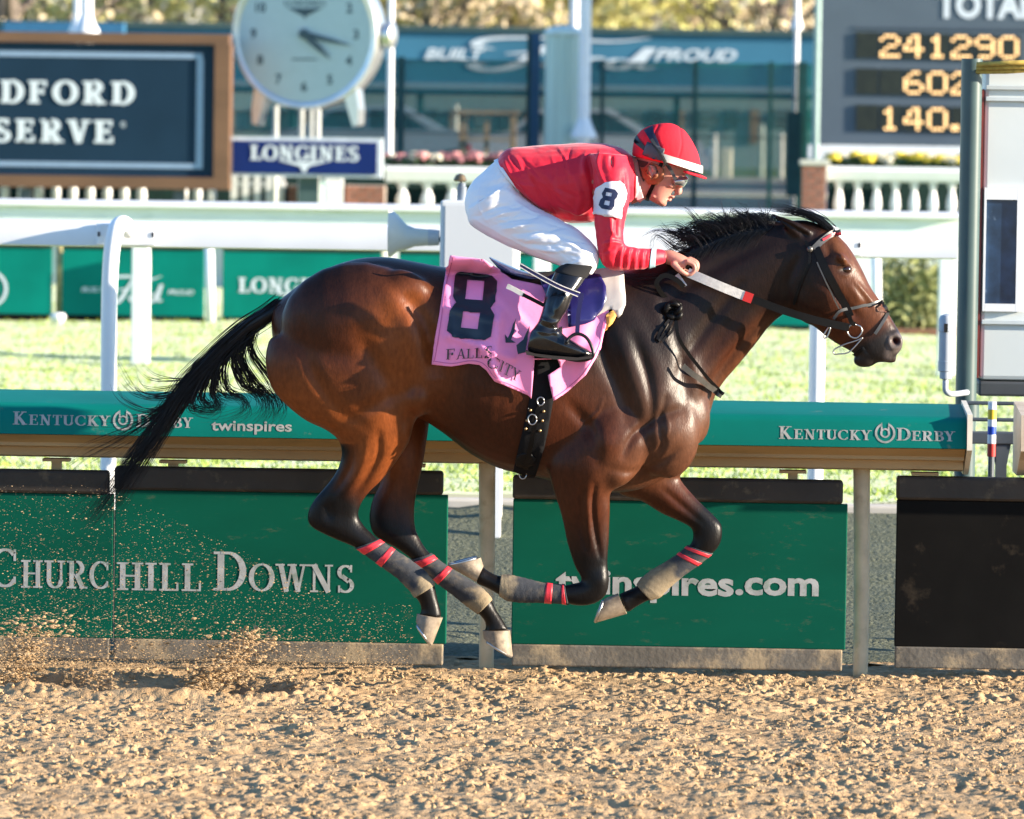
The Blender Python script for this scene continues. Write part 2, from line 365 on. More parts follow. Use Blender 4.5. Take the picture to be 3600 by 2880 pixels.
def cr(pts, n):
    """Catmull-Rom resample to n points"""
    P = np.asarray(pts, float); k = len(P)
    if k == 2: return P[0]+(P[1]-P[0])*np.linspace(0, 1, n)[:, None]
    E = np.vstack([2*P[0]-P[1], P, 2*P[-1]-P[-2]]); out = []
    for s in np.linspace(0, k-1, n):
        i = min(int(s), k-2); f = s-i; a, b, c, d = E[i], E[i+1], E[i+2], E[i+3]
        out.append(0.5*((2*b)+(c-a)*f+(2*a-5*b+4*c-d)*f*f+(3*b-a-3*c+d)*f**3))
    return np.array(out)

# ------------------------------------------------------------------ value noise on arrays
def vnoise(x, y, cell, seed):
    r = np.random.default_rng(seed).random((257, 257)); gx = x/cell; gy = y/cell
    ix = np.floor(gx).astype(int); iy = np.floor(gy).astype(int); fx = gx-ix; fy = gy-iy
    fx = fx*fx*(3-2*fx); fy = fy*fy*(3-2*fy); a = lambda i, j: r[(ix+i) % 257, (iy+j) % 257]
    return (a(0, 0)*(1-fx)+a(1, 0)*fx)*(1-fy)+(a(0, 1)*(1-fx)+a(1, 1)*fx)*fy
def grid_mesh(name, xs, ys, zfn, material, **tags):
    X, Y = np.meshgrid(xs, ys, indexing='ij'); Z = zfn(X, Y); nx, ny = X.shape
    me = bpy.data.meshes.new(name); V = np.stack([X, Y, Z], -1).reshape(-1, 3)
    i, j = np.meshgrid(np.arange(nx-1), np.arange(ny-1), indexing='ij'); q = (i*ny+j).ravel()
    Fq = np.stack([q, q+ny, q+ny+1, q+1], 1)
    me.vertices.add(len(V)); me.vertices.foreach_set('co', V.ravel())
    me.loops.add(Fq.size); me.loops.foreach_set('vertex_index', Fq.ravel())
    me.polygons.add(len(Fq)); me.polygons.foreach_set('loop_start', np.arange(len(Fq))*4); me.polygons.foreach_set('loop_total', np.full(len(Fq), 4))
    me.polygons.foreach_set('use_smooth', np.ones(len(Fq), bool)); me.update(calc_edges=True); me.validate()
    me.materials.append(material); o = bpy.data.objects.new(name, me); COL.objects.link(o)
    return tagit(o, **tags)
def raw_mesh(name, V, Fc, mats, parent=None, smooth=True, mi=None, **tags):
    """V (n,3), Fc (m,k) arrays, fast"""
    V = np.asarray(V, float); Fc = np.asarray(Fc, int); me = bpy.data.meshes.new(name)
    if parent is not None:
        p = parent; V = V.copy()
        while p is not None: V -= np.array(p.location); p = p.parent
    me.vertices.add(len(V)); me.vertices.foreach_set('co', V.ravel()); k = Fc.shape[1]
    me.loops.add(Fc.size); me.loops.foreach_set('vertex_index', Fc.ravel())
    me.polygons.add(len(Fc)); me.polygons.foreach_set('loop_start', np.arange(len(Fc))*k); me.polygons.foreach_set('loop_total', np.full(len(Fc), k))
    me.polygons.foreach_set('use_smooth', np.full(len(Fc), smooth)); me.update(calc_edges=True)
    for mm in (mats if isinstance(mats, (list, tuple)) else [mats]): me.materials.append(mm)
    if mi is not None: me.polygons.foreach_set('material_index', np.asarray(mi, int))
    o = bpy.data.objects.new(name, me); COL.objects.link(o); o.parent = parent
    return tagit(o, **tags)
# ================================================================== THE SETTING
Y_RAIL = 0.89; Z_TURF = 0.25; Z_TERR = 1.22
def dirt_z(X, Y):
    z = 0.014*(vnoise(X, Y, 0.30, 1)-0.5)+0.012*(vnoise(X+3.1, Y, 0.07, 2)-0.5)
    a_ = np.clip(vnoise(X+1.7, Y+9, 0.17, 6)*1.6-0.35, 0.15, 1)           # patches of rougher and smoother ground
    n = vnoise(X*0.8+Y*0.6, Y*0.8-X*0.6, 0.027, 3); z += a_*0.026*np.clip(n-0.45, 0, 1)-0.022*np.clip(0.34-n, 0, 1)
    n = vnoise(X*0.6-Y*0.8, Y*0.6+X*0.8, 0.0175, 4); z += a_*0.020*np.clip(n-0.42, 0, 1)-0.012*np.clip(0.3-n, 0, 1)+0.004*(vnoise(X, Y, 0.013, 5)-0.5)
    pr = np.random.default_rng(55)
    for _ in range(70):                                                   # hoof prints
        qx, qy = pr.uniform(-2.6, 2.6), pr.uniform(-4.2, 0.6); d2 = ((X-qx)/1.25)**2+(Y-qy)**2; z += -0.020*np.exp(-d2/0.0022)+0.005*np.exp(-(np.sqrt(d2)-0.082)**2/0.0005)
    # two pits torn by the hooves on the left, with rims
    for cx, cy, r in ((-1.98, -0.12, 0.16), (-1.25, -0.10, 0.22), (-1.55, -0.15, 0.18)):
        d = np.hypot((X-cx)/1.6, Y-cy); z += -0.055*np.exp(-(d/r)**2)+0.03*np.exp(-((d-r*1.35)/0.07)**2)
    return z-0.012
xs = np.concatenate([np.linspace(-5, -2.5, 90)[:-1], np.linspace(-2.5, 2.5, 680), np.linspace(2.5, 5, 90)[1:]])
ys = np.concatenate([np.linspace(-6.0, -4.3, 60)[:-1], np.linspace(-4.3, 1.45, 620)])
grid_mesh('dirt_track', xs, ys, dirt_z, DIRT, kind='structure', label='loose tan dirt race track under the galloping horse')
mb = MB(); mb.add([(-400, -60, -0.09), (400, -60, -0.09), (400, 3.5, -0.09), (-400, 3.5, -0.09)], [(0, 1, 2, 3)])
mb.build('ground', DIRT, kind='structure', label='wide tan ground beyond the harrowed dirt strip')

# clods scattered over the track
def clod_cloud(name, centres, sizes, material, parent=None, smooth=False, long=1.0, **tags):
    base = bmesh.new(); bmesh.ops.create_icosphere(base, subdivisions=1, radius=1.0); base.verts.index_update()
    bv = np.array([v.co[:] for v in base.verts]); bf = np.array([[v.index for v in f.verts] for f in base.faces]); base.free()
    n = len(centres); k = len(bv)
    jit = 1+0.45*(rng.random((n, k, 1))-0.5)*2*0.8
    sc = sizes[:, None, None]*np.stack([long*(0.7+0.6*rng.random(n)), 0.7+0.6*rng.random(n), 0.5+0.5*rng.random(n)], 1)[:, None, :]
    V = (bv[None]*jit*sc+centres[:, None, :]).reshape(-1, 3)
    Fc = (bf[None]+(np.arange(n)*k)[:, None, None]).reshape(-1, 3)
    return raw_mesh(name, V, Fc, material, parent, smooth, **tags)
n = 30000; cx = rng.uniform(-2.7, 2.7, n); cy = rng.uniform(-4.4, 0.9, n); s = 0.0022+0.0105*rng.random(n)**4.0
keepc = rng.random(n) < 0.25+1.3*np.clip(vnoise(cx, cy, 0.22, 31)-0.25, 0, 1); cx, cy, s = cx[keepc], cy[keepc], s[keepc]
cz = dirt_z(cx[:, None], cy[:, None])[:, 0]+s*0.30
clod_cloud('dirt_clods', np.stack([cx, cy, cz], 1), s, DIRT, kind='stuff', label='small crumbs of dirt lying over the track')

# gravel drain, kerb, turf
grid_mesh('gravel_verge', np.linspace(-12, 12, 160), np.linspace(1.35, 7.15, 60), lambda X, Y: 0.03*(vnoise(X, Y, 0.3, 8)-0.5)+0.03*(vnoise(X, Y, 0.09, 9)-0.5)-0.015+(Z_TURF-0.01)*np.clip((Y-3.0)/4.1, 0, 1)**1.5, GRAVEL, kind='structure',
          label='grey gravel drain strip between dirt rail and turf')
mb = MB(); mb.box((-60, 7.14, -0.1), (60, 7.28, Z_TURF+0.015), bev=0.015); mb.build('kerb', CURB, kind='structure', label='pale kerb along the edge of the turf course')
grid_mesh('turf', np.linspace(-40, 40, 420), np.linspace(7.26, 46.5, 300), lambda X, Y: Z_TURF+0.035*(vnoise(X, Y, 0.5, 11)-0.5)+0.025*(vnoise(X, Y, 0.21, 12)-0.5)+0.12*(vnoise(X, Y, 4, 13)-0.5),
          TURF, kind='structure', label='bright green turf course')
n = 60000; t = rng.random(n); gy = 7.4+(38-7.4)*t**1.1; half = (gy+20)*0.105; gx = rng.uniform(-1, 1, n)*half-0.035*(gy+20)+0.7
zz = Z_TURF+0.035*(vnoise(gx, gy, 0.5, 11)-0.5)+0.025*(vnoise(gx, gy, 0.21, 12)-0.5)+0.12*(vnoise(gx, gy, 4, 13)-0.5)-0.01
hh = rng.uniform(0.02, 0.045, n)*(0.6+0.9*vnoise(gx, gy, 0.35, 19)); ww = rng.uniform(0.006, 0.014, n); an = rng.uniform(0, np.pi, n); le = rng.normal(0, 0.03, (n, 2))
B0 = np.stack([gx-ww*np.cos(an), gy-ww*np.sin(an), zz], 1); B1 = np.stack([gx+ww*np.cos(an), gy+ww*np.sin(an), zz], 1)
B2 = np.stack([gx+le[:, 0], gy+le[:, 1], zz+hh], 1)
raw_mesh('turf_grass', np.stack([B0, B1, B2], 1).reshape(-1, 3), np.arange(3*n).reshape(-1, 3), BLADE, None, False, kind='stuff', label='grass blades standing all over the turf course')
# terrace behind the balustrade
mb = MB(); mb.add([(-400, 46.4, -0.3), (400, 46.4, -0.3), (400, 46.4, Z_TERR), (-400, 46.4, Z_TERR)], [(0, 1, 2, 3)])
mb.build('terrace_wall', WHITE_STAIN, kind='structure', label='white retaining wall below the balustrade')
def strip(name, y0, z0, y1, z1, m, label):
    b = MB(); b.add([(-300, y0, z0), (300, y0, z0), (300, y1, z1), (-300, y1, z1)], [(0, 1, 2, 3)]); return b.build(name, m, kind='structure', label=label)
strip('terrace', 46.4, Z_TERR, 66.0, 1.36, TERR, 'blue grey asphalt terrace inside the fence')
strip('pavement', 66.0, 1.40, 71.0, 1.43, CURB, 'pale concrete pavement beyond the fence')
strip('road', 71.0, 1.37, 82.0, 1.50, TERR, 'dark asphalt road beyond the pavement')
strip('lawn', 82.0, 1.56, 130.0, 1.75, LAWN, 'dull green lawn at the foot of the banner wall')
b = MB(); b.box((-120, 81.9, 1.3), (120, 82.3, 1.60)); b.build('road_kerb', CURB, kind='structure', label='pale kerb between road and lawn')
xs = np.linspace(-300, 300, 60); ys = np.linspace(130, 420, 30)
grid_mesh('hillside', xs, ys, lambda X, Y: 1.7+(Y-130)*0.085+6*(vnoise(X, Y, 60, 21)-0.5)*np.clip((Y-130)/80, 0, 1), HILL, kind='structure', label='dry tan hillside behind the trees')

# ------------------------------------------------------------------ dirt rail with hanging sponsor boards
def xw(u, Y, v=1500): return W(u, v, Y)[0]
def zw(v, Y, u=1800): return W(u, v, Y)[2]
rail = empty('inside_rail', (0, 1.05, 0), 'long tan safety rail with teal printed cover along the dirt', 'rail')
# profile (y,z): overhanging cover
xL, xR = -4.2, xw(3398, 0.75)
zt, zb, zl = zw(1440, 0.78), zw(1553, 0.72), zw(1632, 1.0)
prof = [(0.80, zt), (0.76, zt-0.012), (0.72, zb)]
mb = MB(); mb.prism([(0.72, zb), (0.735, zt-0.03), (0.755, zt-0.008), (0.79, zt), (1.20, zt+0.03), (1.20, zt+0.005), (0.80, zt-0.03), (0.745, zb)], 'x', xL, xR)
smooth_angle(mb.build('cover', TEAL, rail), 50)
mb = MB(); d = (zb-zl)
mb.prism([(0.735, zb-0.003), (0.80, zb-0.35*d), (0.80, zb-0.48*d), (0.86, zb-0.55*d), (0.86, zb-0.86*d), (0.99, zl), (1.19, zl), (1.19, zt-0.03), (0.83, zt-0.05), (0.76, zb-0.003)], 'x', xL, xR-0.004)
mb.build('underside_beam', TAN, rail)
mb = MB(); mb.prism([(0.70, zb-0.005), (0.71, zt+0.012), (1.22, zt+0.045), (1.22, zl-0.01), (0.96, zl-0.01)], 'x', xR+0.001, xR+0.022)
mb.build('end_plate', mat('pale rail end', (0.62, 0.58, 0.48), 0.5), rail)
mb = MB(); mb.prism([(0.70, zb-0.005), (0.71, zt+0.012), (1.22, zt+0.045), (1.22, zl-0.01), (0.96, zl-0.01)], 'x', xw(3588, 0.75), xw(3588, 0.75)+2.2)
nx = mb.build('inside_rail', mat('dusty rail end', (0.56, 0.47, 0.36), 0.6, stains=((0.3, 0.22, 0.13), 4, 0.5, 0.6)), None); tagit(nx, 'short tan end of the next rail section beyond the striped pole', 'rail')
for u in (-900, 1712, 3035):
    x0, x1 = xw(u-29, 0.9), xw(u+29, 0.9); mb = MB()
    path = [((x0+x1)/2, 1.02, 0.90), ((x0+x1)/2, 0.985, 0.80), ((x0+x1)/2+0.004, 0.97, 0.55), ((x0+x1)/2+0.008, 0.97, 0.2), ((x0+x1)/2+0.008, 0.97, -0.04)]
    mb.tube(cr(path, 16), np.linspace(0.037, 0.031, 16), 12); mb.build('post', TANPOST, rail, smooth=True)
for u in (200, 610, 1450, 2120, 2790, 3255):
    x = xw(u, 0.93); mb = MB(); mb.box((x-0.055, 0.90, zl-0.014), (x+0.055, 0.98, zl-0.002)); mb.box((x-0.02, 0.915, zl-0.05), (x+0.02, 0.955, zl-0.014)); mb.build('hanger', TAN, rail)
# print on the cover (sits on the sloping teal face)
face_tilt = (0.735-0.72)/((zt-0.03)-zb)
mb = MB()
YF = 0.7215
def on_cover(fn_u, fn_v): pass
def cover_done(): 
    mb.build('cover_lettering', LETTER, rail, recalc=False); mb.__init__()
def cover_serif(txt, u, v, w, hgt, **kw):
    P, nw = serif_text(txt, **kw); f = flat_fn(u, v, YF-0.006, w, hgt, nw); zref = zb
    put_polys(mb, P, lambda a, b, e: (lambda q: (q[0], 0.7188+(q[2]-zref)*face_tilt-e, q[2]))(f(a, b, e))); cover_done()
def cover_emblem(u, v, r):
    c = W(u, v, YF); k = pxm(YF)*r
    for (r0, r1, a0, a1) in ((0.78, 1.0, 110, 430), (0.30, 0.48, 0, 360)):
        P = _arc(0, 0, (r0+r1)/2, (r0+r1)/2, a0, a1, r1-r0, r1-r0, 26)
        put_polys(mb, P, lambda a, b, e: (c[0]+a*k, 0.7188+(c[2]+b*k-zb)*face_tilt-e, c[2]+b*k))
    for a in (-0.34, 0.34):
        P = [_seg((a, -0.1), (a, 0.62), 0.16), _seg((a, 0.6), (a, 1.0), 0.05)]
        put_polys(mb, P, lambda a_, b, e: (c[0]+a_*k, 0.7186+(c[2]+b*k-zb)*face_tilt-e, c[2]+b*k))
    mb.build('cover_emblem', LETTER, rail, recalc=False); mb.__init__()
cover_serif('Kentucky', 2738, 1543, 325, 44, caps=0.78, T=0.19); cover_emblem(3112, 1523, 36); cover_serif('Derby', 3152, 1549, 205, 44, caps=0.78, T=0.19)
cover_serif('Kentucky', 44, 1493, 345, 46, caps=0.78, T=0.19); cover_emblem(432, 1478, 36); cover_serif('Derby', 478, 1502, 200, 46, caps=0.78, T=0.19)
def cover_sans(txt, u, v, w, hgt, **kw):
    V, Fc = sans_text(txt, **kw); x0 = V[:, 0].min(); f = flat_fn(u, v, YF-0.006, w, hgt, V[:, 0].max()-x0, 0.7, x0=x0)
    mb.add([(lambda q: (q[0], 0.7188+(q[2]-zb)*face_tilt, q[2]))(f(a, b, 0)) for a, b in V], Fc); cover_done()
cover_sans('twinspires', 742, 1513, 285, 36, bold=0.02); cover_sans('twinspires', 2180, 1535, 285, 36, bold=0.02)

def hanging_board(u0, u1, vtop, vbot, face, label, words=None):
    Yb = 0.90; x0, x1 = xw(u0, Yb), xw(u1, Yb); um = (u0+u1)/2
    z1, z0 = zw(vtop, Yb, um), max(zw(vbot, Yb, um), 0.008)
    o = empty('sponsor_board', ((x0+x1)/2, Yb+0.02, z0), label, 'board', 'sponsor boards hanging under the dirt rail')
    zk, zd = z0+0.088, z1-0.098
    b = MB(); b.box((x0, Yb, zk), (x1, Yb+0.035, zd), bev=0.004); b.build('panel', face, o)
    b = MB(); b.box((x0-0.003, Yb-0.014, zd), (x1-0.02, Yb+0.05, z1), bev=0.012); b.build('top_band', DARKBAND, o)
    b = MB(); b.box((x0+0.003, Yb-0.006, z0), (x1-0.012, Yb+0.04, zk), bev=0.006); b.build('kick_strip', KICK, o)
    for wd in (words or ()):
        b = MB(); wd(b, Yb-0.0012); b.build('lettering', LETTER, o, recalc=False)
    return o
hanging_board(-1500, 402, 1640, 2330, GREEN, 'green board with the first half of a racecourse name, beside the narrow gap', [lambda b, Y: put_serif(b, 'Churc', -38, 2064, Y, 436, 138, caps=0.71, T=0.17, t=0.065)])
hanging_board(407, 1578, 1648, 2336, GREEN, 'wide green board lettered in grey serif behind the flying tail',
              [lambda b, Y: put_serif(b, 'hill', 411, 2074, Y, 310, 138, caps=0.71, T=0.17, t=0.065), lambda b, Y: put_serif(b, 'Downs', 750, 2076, Y, 505, 138, caps=0.71, T=0.17, t=0.065)])
hanging_board(1808, 2985, 1680, 2350, GREEN, 'green board with a grey website name under the horse chest', [lambda b, Y: put_sans(b, 'twinspires', 1953, 2083, Y, 628, 84, bold=0.032), lambda b, Y: put_sans(b, '.com', 2585, 2088, Y, 293, 84, bold=0.032)])
hanging_board(3158, 5200, 1690, 2366, BLACKBOARD, 'plain black board under the next rail section')

# ------------------------------------------------------------------ finish pole, cabinet and small fittings at the right
YP = 2.4
_xw0 = xw
def xw(u, Y, v=850): return W(u, v, Y)[0]
pole = empty('finish_pole', (xw(3410, YP), YP+0.1, 0), 'tall dark grey green steel finish pole behind the rail end', 'pole')
xa, xb = xw(3373, YP), xw(3447, YP); rp = (xb-xa)/2
b = MB(); b.cyl((xa+rp, YP+0.1, 0.62), (xa+rp, YP+0.1, zw(205, YP, 3410)), rp, rp, 28); smooth_angle(b.build('pipe', POLEG, pole))
b = MB(); b.cyl((xa+rp+0.01, YP+0.1, zw(1472, YP, 3410)), (xa+rp+0.01, YP+0.1, zw(1418, YP, 3410)), rp*1.09, rp*1.09, 28); smooth_angle(b.build('base_collar', POLEG, pole))
b = MB(); b.cyl((xa+rp, YP+0.1, -0.05), (xa+rp, YP+0.1, 0.66), rp*0.8, rp*0.8, 20); smooth_angle(b.build('foot', POLEG, pole))
b = MB()
for k in range(5): b.tube([(xb-0.03, YP+0.02+0.02*k, zw(228+12*(k % 3), YP, 3500)), (xw(3530, YP), YP+0.0+0.02*k, zw(222+14*(k % 3), YP, 3500)), (xw(3700, YP), YP+0.02*k, zw(214+12*(k % 3), YP, 3600))], 0.011, 6)
b.build('rope', mat('gold rope', (0.42, 0.29, 0.06), 0.8, var=0.3, vscale=40), pole, smooth=True)
cabm = mat('pale grey cabinet', (0.60, 0.64, 0.63), 0.4, var=0.05, vscale=2)
cab = empty('judges_cabinet', (xw(3530, 2.6), 2.8, 0.6), 'pale grey weatherproof cabinet fixed beside the finish pole', 'cabinet')
zc0, zc1 = zw(1370, 2.6, 3520), zw(235, 2.6, 3520)
b = MB(); b.box((xw(3452, 2.6), 2.62, zc0+0.04), (xw(3720, 2.6), 3.1, zc1), bev=0.02); b.build('housing', cabm, cab)
b = MB(); b.box((xw(3450, 2.6), 2.60, zc0-0.03), (xw(3720, 2.6), 3.1, zc0+0.035), bev=0.01); b.build('base_tray', mat('dark tray', (0.05, 0.055, 0.06), 0.6), cab)
b = MB(); b.box((xw(3440, 2.6), 2.605, zc0+0.05), (xw(3452, 2.6)-0.002, 2.75, zc1-0.1)); b.build('red_edge', mat('dull red edge', (0.19, 0.03, 0.025), 0.6), cab)
b = MB(); b.box((xw(3466, 2.6), 2.608, zw(1068, 2.6, 3500)), (xw(3574, 2.6), 2.618, zw(702, 2.6, 3500))); b.build('window', mat('dark blue window', (0.018, 0.045, 0.10), 0.12, var=0.5, vscale=9, stains=((0.2, 0.28, 0.4), 14, 0.62, 0.5)), cab)
b = MB()
for (u0, u1, v0, v1) in ((3458, 3466, 660, 1095), (3574, 3600, 660, 1095), (3466.5, 3573.5, 660, 702), (3466.5, 3573.5, 1068, 1095)):
    b.box((xw(u0, 2.6), 2.596, zw(v1, 2.6, 3500)), (xw(u1, 2.6), 2.616, zw(v0, 2.6, 3500)))
b.build('window_frame', WHITE, cab)
for v0 in (300, 340, 1125): b = MB(); b.box((xw(3456, 2.6), 2.600, zw(v0+16, 2.6, 3500)), (xw(3715, 2.6), 2.617, zw(v0, 2.6, 3500)), bev=0.003); b.build('seam_strip', mat('cabinet seam', (0.50, 0.55, 0.56), 0.4), cab)
xw = _xw0
cm = mat('pale grey camera housing', (0.36, 0.39, 0.43), 0.4, var=0.08)
camd = empty('camera_unit', (xw(3325, 2.2), 2.3, 0.9), 'small grey cylindrical camera on a curved pipe beside the pole', 'camera')
xc = xw(3325, 2.2); zz_ = lambda v: zw(v, 2.2, 3325)
b = MB(); b.lathe([(0.001, zz_(1105)), (0.026, zz_(1112)), (0.034, zz_(1125)), (0.034, zz_(1168)), (0.031, zz_(1170)), (0.031, zz_(1272)), (0.033, zz_(1273)), (0.033, zz_(1308)), (0.026, zz_(1310)), (0.026, zz_(1335)), (0.012, zz_(1338)), (0.012, zz_(1350))], (xc, 2.3, 0), 24); smooth_angle(b.build('housing', cm, camd))
b = MB(); b.box((xc-0.012, 2.262, zz_(1170)), (xc+0.004, 2.272, zz_(1140))); b.build('lens', mat('black lens', (0.01, 0.01, 0.012), 0.2), camd)
b = MB(); b.tube(cr([(xc, 2.3, zz_(1345)), (xc+0.002, 2.3, zz_(1378)), (xc+0.03, 2.32, zz_(1390)), (xw(3400, 2.4), 2.45, zz_(1388))], 14), 0.013, 12); b.build('pipe', cm, camd, smooth=True)
# grey steel bracket and striped pole behind the end of the rail
br = empty('steel_bracket', (xw(3525, 2.0), 2.0, 0.0), 'dark grey steel crossbar bracket on a short post behind the rail gap', 'bracket')
gm = mat('grey galvanised steel', (0.085, 0.10, 0.115), 0.45, metal=0.3, var=0.15)
b = MB(); b.box((xw(3400, 2.0), 2.0, zw(1562, 2.0, 3500)), (xw(3680, 2.0), 2.08, zw(1520, 2.0, 3500)), bev=0.005); b.build('crossbar', gm, br)
b = MB(); b.box((xw(3504, 2.0), 2.01, -0.03), (xw(3542, 2.0), 2.07, zw(1563, 2.0, 3500))); b.build('post', gm, br)
b = MB()
for (u0, u1, u2) in ((3490, 3504, 3504), (3542, 3556, 3542)): b.prism([(xw(u0, 2.0), zw(1564, 2, 3500)), (xw(u1, 2.0), zw(1564, 2, 3500)), (xw(u2, 2.0), zw(1640, 2, 3500))], 'y', 2.02, 2.06)
b.build('gusset', gm, br)
b = MB()
for v0 in (1420, 1478): b.cyl((xw(3400, 2.1), 2.15, zw(v0, 2.1, 3500)), (xw(3690, 2.1), 2.15, zw(v0, 2.1, 3500)-0.0), 0.009, 0.009, 8)
b.build('cable', gm, br)
sp = empty('striped_pole', (xw(3500, 1.9), 1.9, 0.0), 'thin pole banded white yellow blue and red behind the rail end', 'pole')
xs_ = xw(3487, 1.9); tilt_ = (xw(3478, 1.9)-xw(3490, 1.9))
bands = [(1413, 1440, WHITE), (1440, 1475, mat('yellow band', (0.62, 0.44, 0.03), 0.5)), (1475, 1500, WHITE), (1500, 1528, mat('blue band', (0.01, 0.06, 0.42), 0.5)), (1528, 1560, WHITE), (1560, 1605, mat('red band', (0.42, 0.03, 0.025), 0.5))]
for v0, v1, m_ in bands:
    b = MB(); b.tube([(xs_, 1.9, zw(v1, 1.9, 3490)), (xs_, 1.9, zw(v0, 1.9, 3490)+0.0005)], 0.0185, 14, cap=True); smooth_angle(b.build('band', m_, sp))
b = MB(); b.cyl((xs_, 1.9, -0.03), (xs_, 1.9, zw(1605, 1.9, 3490)), 0.014, 0.014, 12); b.build('stem', gm, sp)

# ------------------------------------------------------------------ white turf rails
YN = 6.9
nr = empty('turf_rail', (0, YN, 0), 'near white running rail on bent gooseneck posts by the gravel', 'rail')
zr1, zr0 = zw(797, YN), zw(890, YN)
b = MB(); b.prism([(YN+0.02, zr0), (YN-0.035, zr0+0.008), (YN-0.045, (zr0+zr1)/2), (YN-0.035, zr1-0.012), (YN-0.0, zr1), (YN+0.05, zr1), (YN+0.05, zr0)], 'x', xw(-700, YN), xw(3352, YN)); smooth_angle(b.build('bar', WHITE, nr), 40)
for u in (440, 2914):
    x = xw(u, YN); k = pxm(YN)
    b = MB(); b.box((x-105*k, YN-0.060, zr0+0.012), (x+105*k, YN-0.040, zr1-0.012), bev=0.008); b.build('joint_plate', WHITE, nr)
    c = MB(); xx = x-35*k
    path = [(xx+0.075, YN-0.055, zr1-0.055), (xx+0.045, YN-0.12, zr1-0.012), (xx+0.01, YN-0.17, zr1-0.05), (xx-0.012, YN-0.175, zr1-0.20), (xx-0.02, YN-0.17, zr1-0.5), (xx-0.02, YN-0.15, 0.7), (xx-0.02, YN-0.14, -0.05)]
    c.tube(cr(path, 26), np.concatenate([np.linspace(0.042, 0.044, 8), np.linspace(0.044, 0.041, 18)]), 16); c.build('post', WHITE, nr, smooth=True)
    for du in (-95, 95):
        c = MB(); c.box((x+(du-5)*k, YN-0.064, (zr0+zr1)/2-0.012), (x+(du+5)*k, YN-0.0605, (zr0+zr1)/2+0.012)); c.build('bolt', mat('dark bolt', (0.1, 0.1, 0.11), 0.4, metal=0.8), nr)
b = MB(); b.tube([(xw(1742, YN), YN-0.1, 0.0), (xw(1742, YN), YN-0.1, zr0+0.03)], 0.045, 14); b.build('post', WHITE, nr, smooth=True)

YFR = 24.2
fr = empty('turf_rail', (0, YFR, Z_TURF), 'weathered broad white rail on square posts far across the turf', 'rail')
z1, z0 = zw(725, YFR), zw(800, YFR)
b = MB(); b.box((xw(-900, YFR), YFR-0.02, z0-0.10), (xw(3370, YFR), YFR+0.05, z1-0.05), bev=0.01); b.build('face_board', WHITE_STAIN, fr)
b = MB(); b.prism([(YFR-0.10, z1-0.052), (YFR-0.10, z1-0.02), (YFR-0.03, z1+0.0), (YFR+0.2, z1+0.0), (YFR+0.2, z1-0.052)], 'x', xw(-900, YFR), xw(3370, YFR)); b.build('top_cap', WHITE, fr)
for u, w in ((488, 60), (1895, 56), (3322, 60)):
    b = MB(); b.box((xw(u-w/2, YFR), YFR-0.018, Z_TURF-0.05), (xw(u+w/2, YFR), YFR+0.15, z0-0.1), bev=0.012); b.build('post', WHITE, fr)
YB = 33.6
def far_board(u0, u1, label, words):
    um = (u0+u1)/2; x0, x1 = xw(u0, YB, 1000), xw(u1, YB, 1000); z0, z1 = Z_TURF+0.01, zw(872, YB)
    o = empty('sponsor_board', ((x0+x1)/2, YB, Z_TURF), label, 'board', 'teal boards across the turf')
    b = MB(); b.box((x0, YB, z0+0.05), (x1, YB+0.05, z1-0.07), bev=0.005); b.build('panel', FARTEAL, o)
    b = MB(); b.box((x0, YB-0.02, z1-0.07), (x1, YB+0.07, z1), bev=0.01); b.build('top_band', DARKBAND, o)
    b = MB(); b.box((x0, YB-0.01, z0-0.05), (x1, YB+0.06, z0+0.05)); b.build('kick_strip', BLACKBOARD, o)
    for wd in words:
        b = MB(); wd(b, YB-0.006); b.build('lettering', LETTERW, o, recalc=False)
def circ(b, Y):
    c = W(-40, 1015, Y); k = pxm(Y); P = _arc(0, 0, 62*k, 62*k, 0, 360, 12*k, 12*k, 40)
    put_polys(b, P, lambda a, q, e: (c[0]+a, Y-e, c[2]+q))
fordw = [lambda b, Y: put_sans(b, 'BUILT', 286, 1025, Y, 82, 16, bold=0.02, shear=0.25), lambda b, Y: script_ford(b, 378, 1002+66, Y, 195, 100), lambda b, Y: put_sans(b, 'PROUD', 590, 1035, Y, 92, 16, bold=0.02, shear=0.25)]
def wings(b, u, v, Y, w, h):
    c = W(u, v, Y); k = pxm(Y)
    P = [[(-w, 0), (-w*0.1, -h*0.5), (0, -h*0.5), (0, -h*0.1)], [(w, 0), (w*0.1, -h*0.5), (0, -h*0.5), (0, -h*0.1)], [(-w*0.18, -h*0.4), (w*0.18, -h*0.4), (w*0.05, -h), (-w*0.05, -h)]]
    put_polys(b, P, lambda a, q, e: (c[0]+a*k, Y-e-0.001, c[2]+q*k))
longw = [lambda b, Y: put_serif(b, 'LONGINES', 838, 1028, Y, 400, 52, T=0.24, t=0.09), lambda b, Y: wings(b, 1035, 1028, Y, 80, 40)]
far_board(-420, 182, 'teal board with a white ring beyond the turf', [circ])
far_board(218, 717, 'teal board with flowing white script far across the turf', fordw)
far_board(782, 1340, 'teal board with white serif watch brand above the horse tail', longw)
far_board(1400, 1880, 'teal board showing under the rider saddle seat', [lambda b, Y: put_serif(b, 'DERBY', 1480, 1028, Y, 300, 50)])
far_board(1935, 2460, 'teal board mostly hidden by horse neck and rider hands', [lambda b, Y: put_serif(b, 'LONGINES', 2000, 1032, Y, 380, 50, T=0.24)])
def circ2(b, Y):
    c = W(2690, 1060, Y); k = pxm(Y); put_polys(b, _arc(0, 0, 62*k, 62*k, 0, 360, 12*k, 12*k, 40), lambda a, q, e: (c[0]+a, Y-e, c[2]+q))
far_board(2505, 2868, 'teal board seen under the horse throat, last in the row', [circ2])
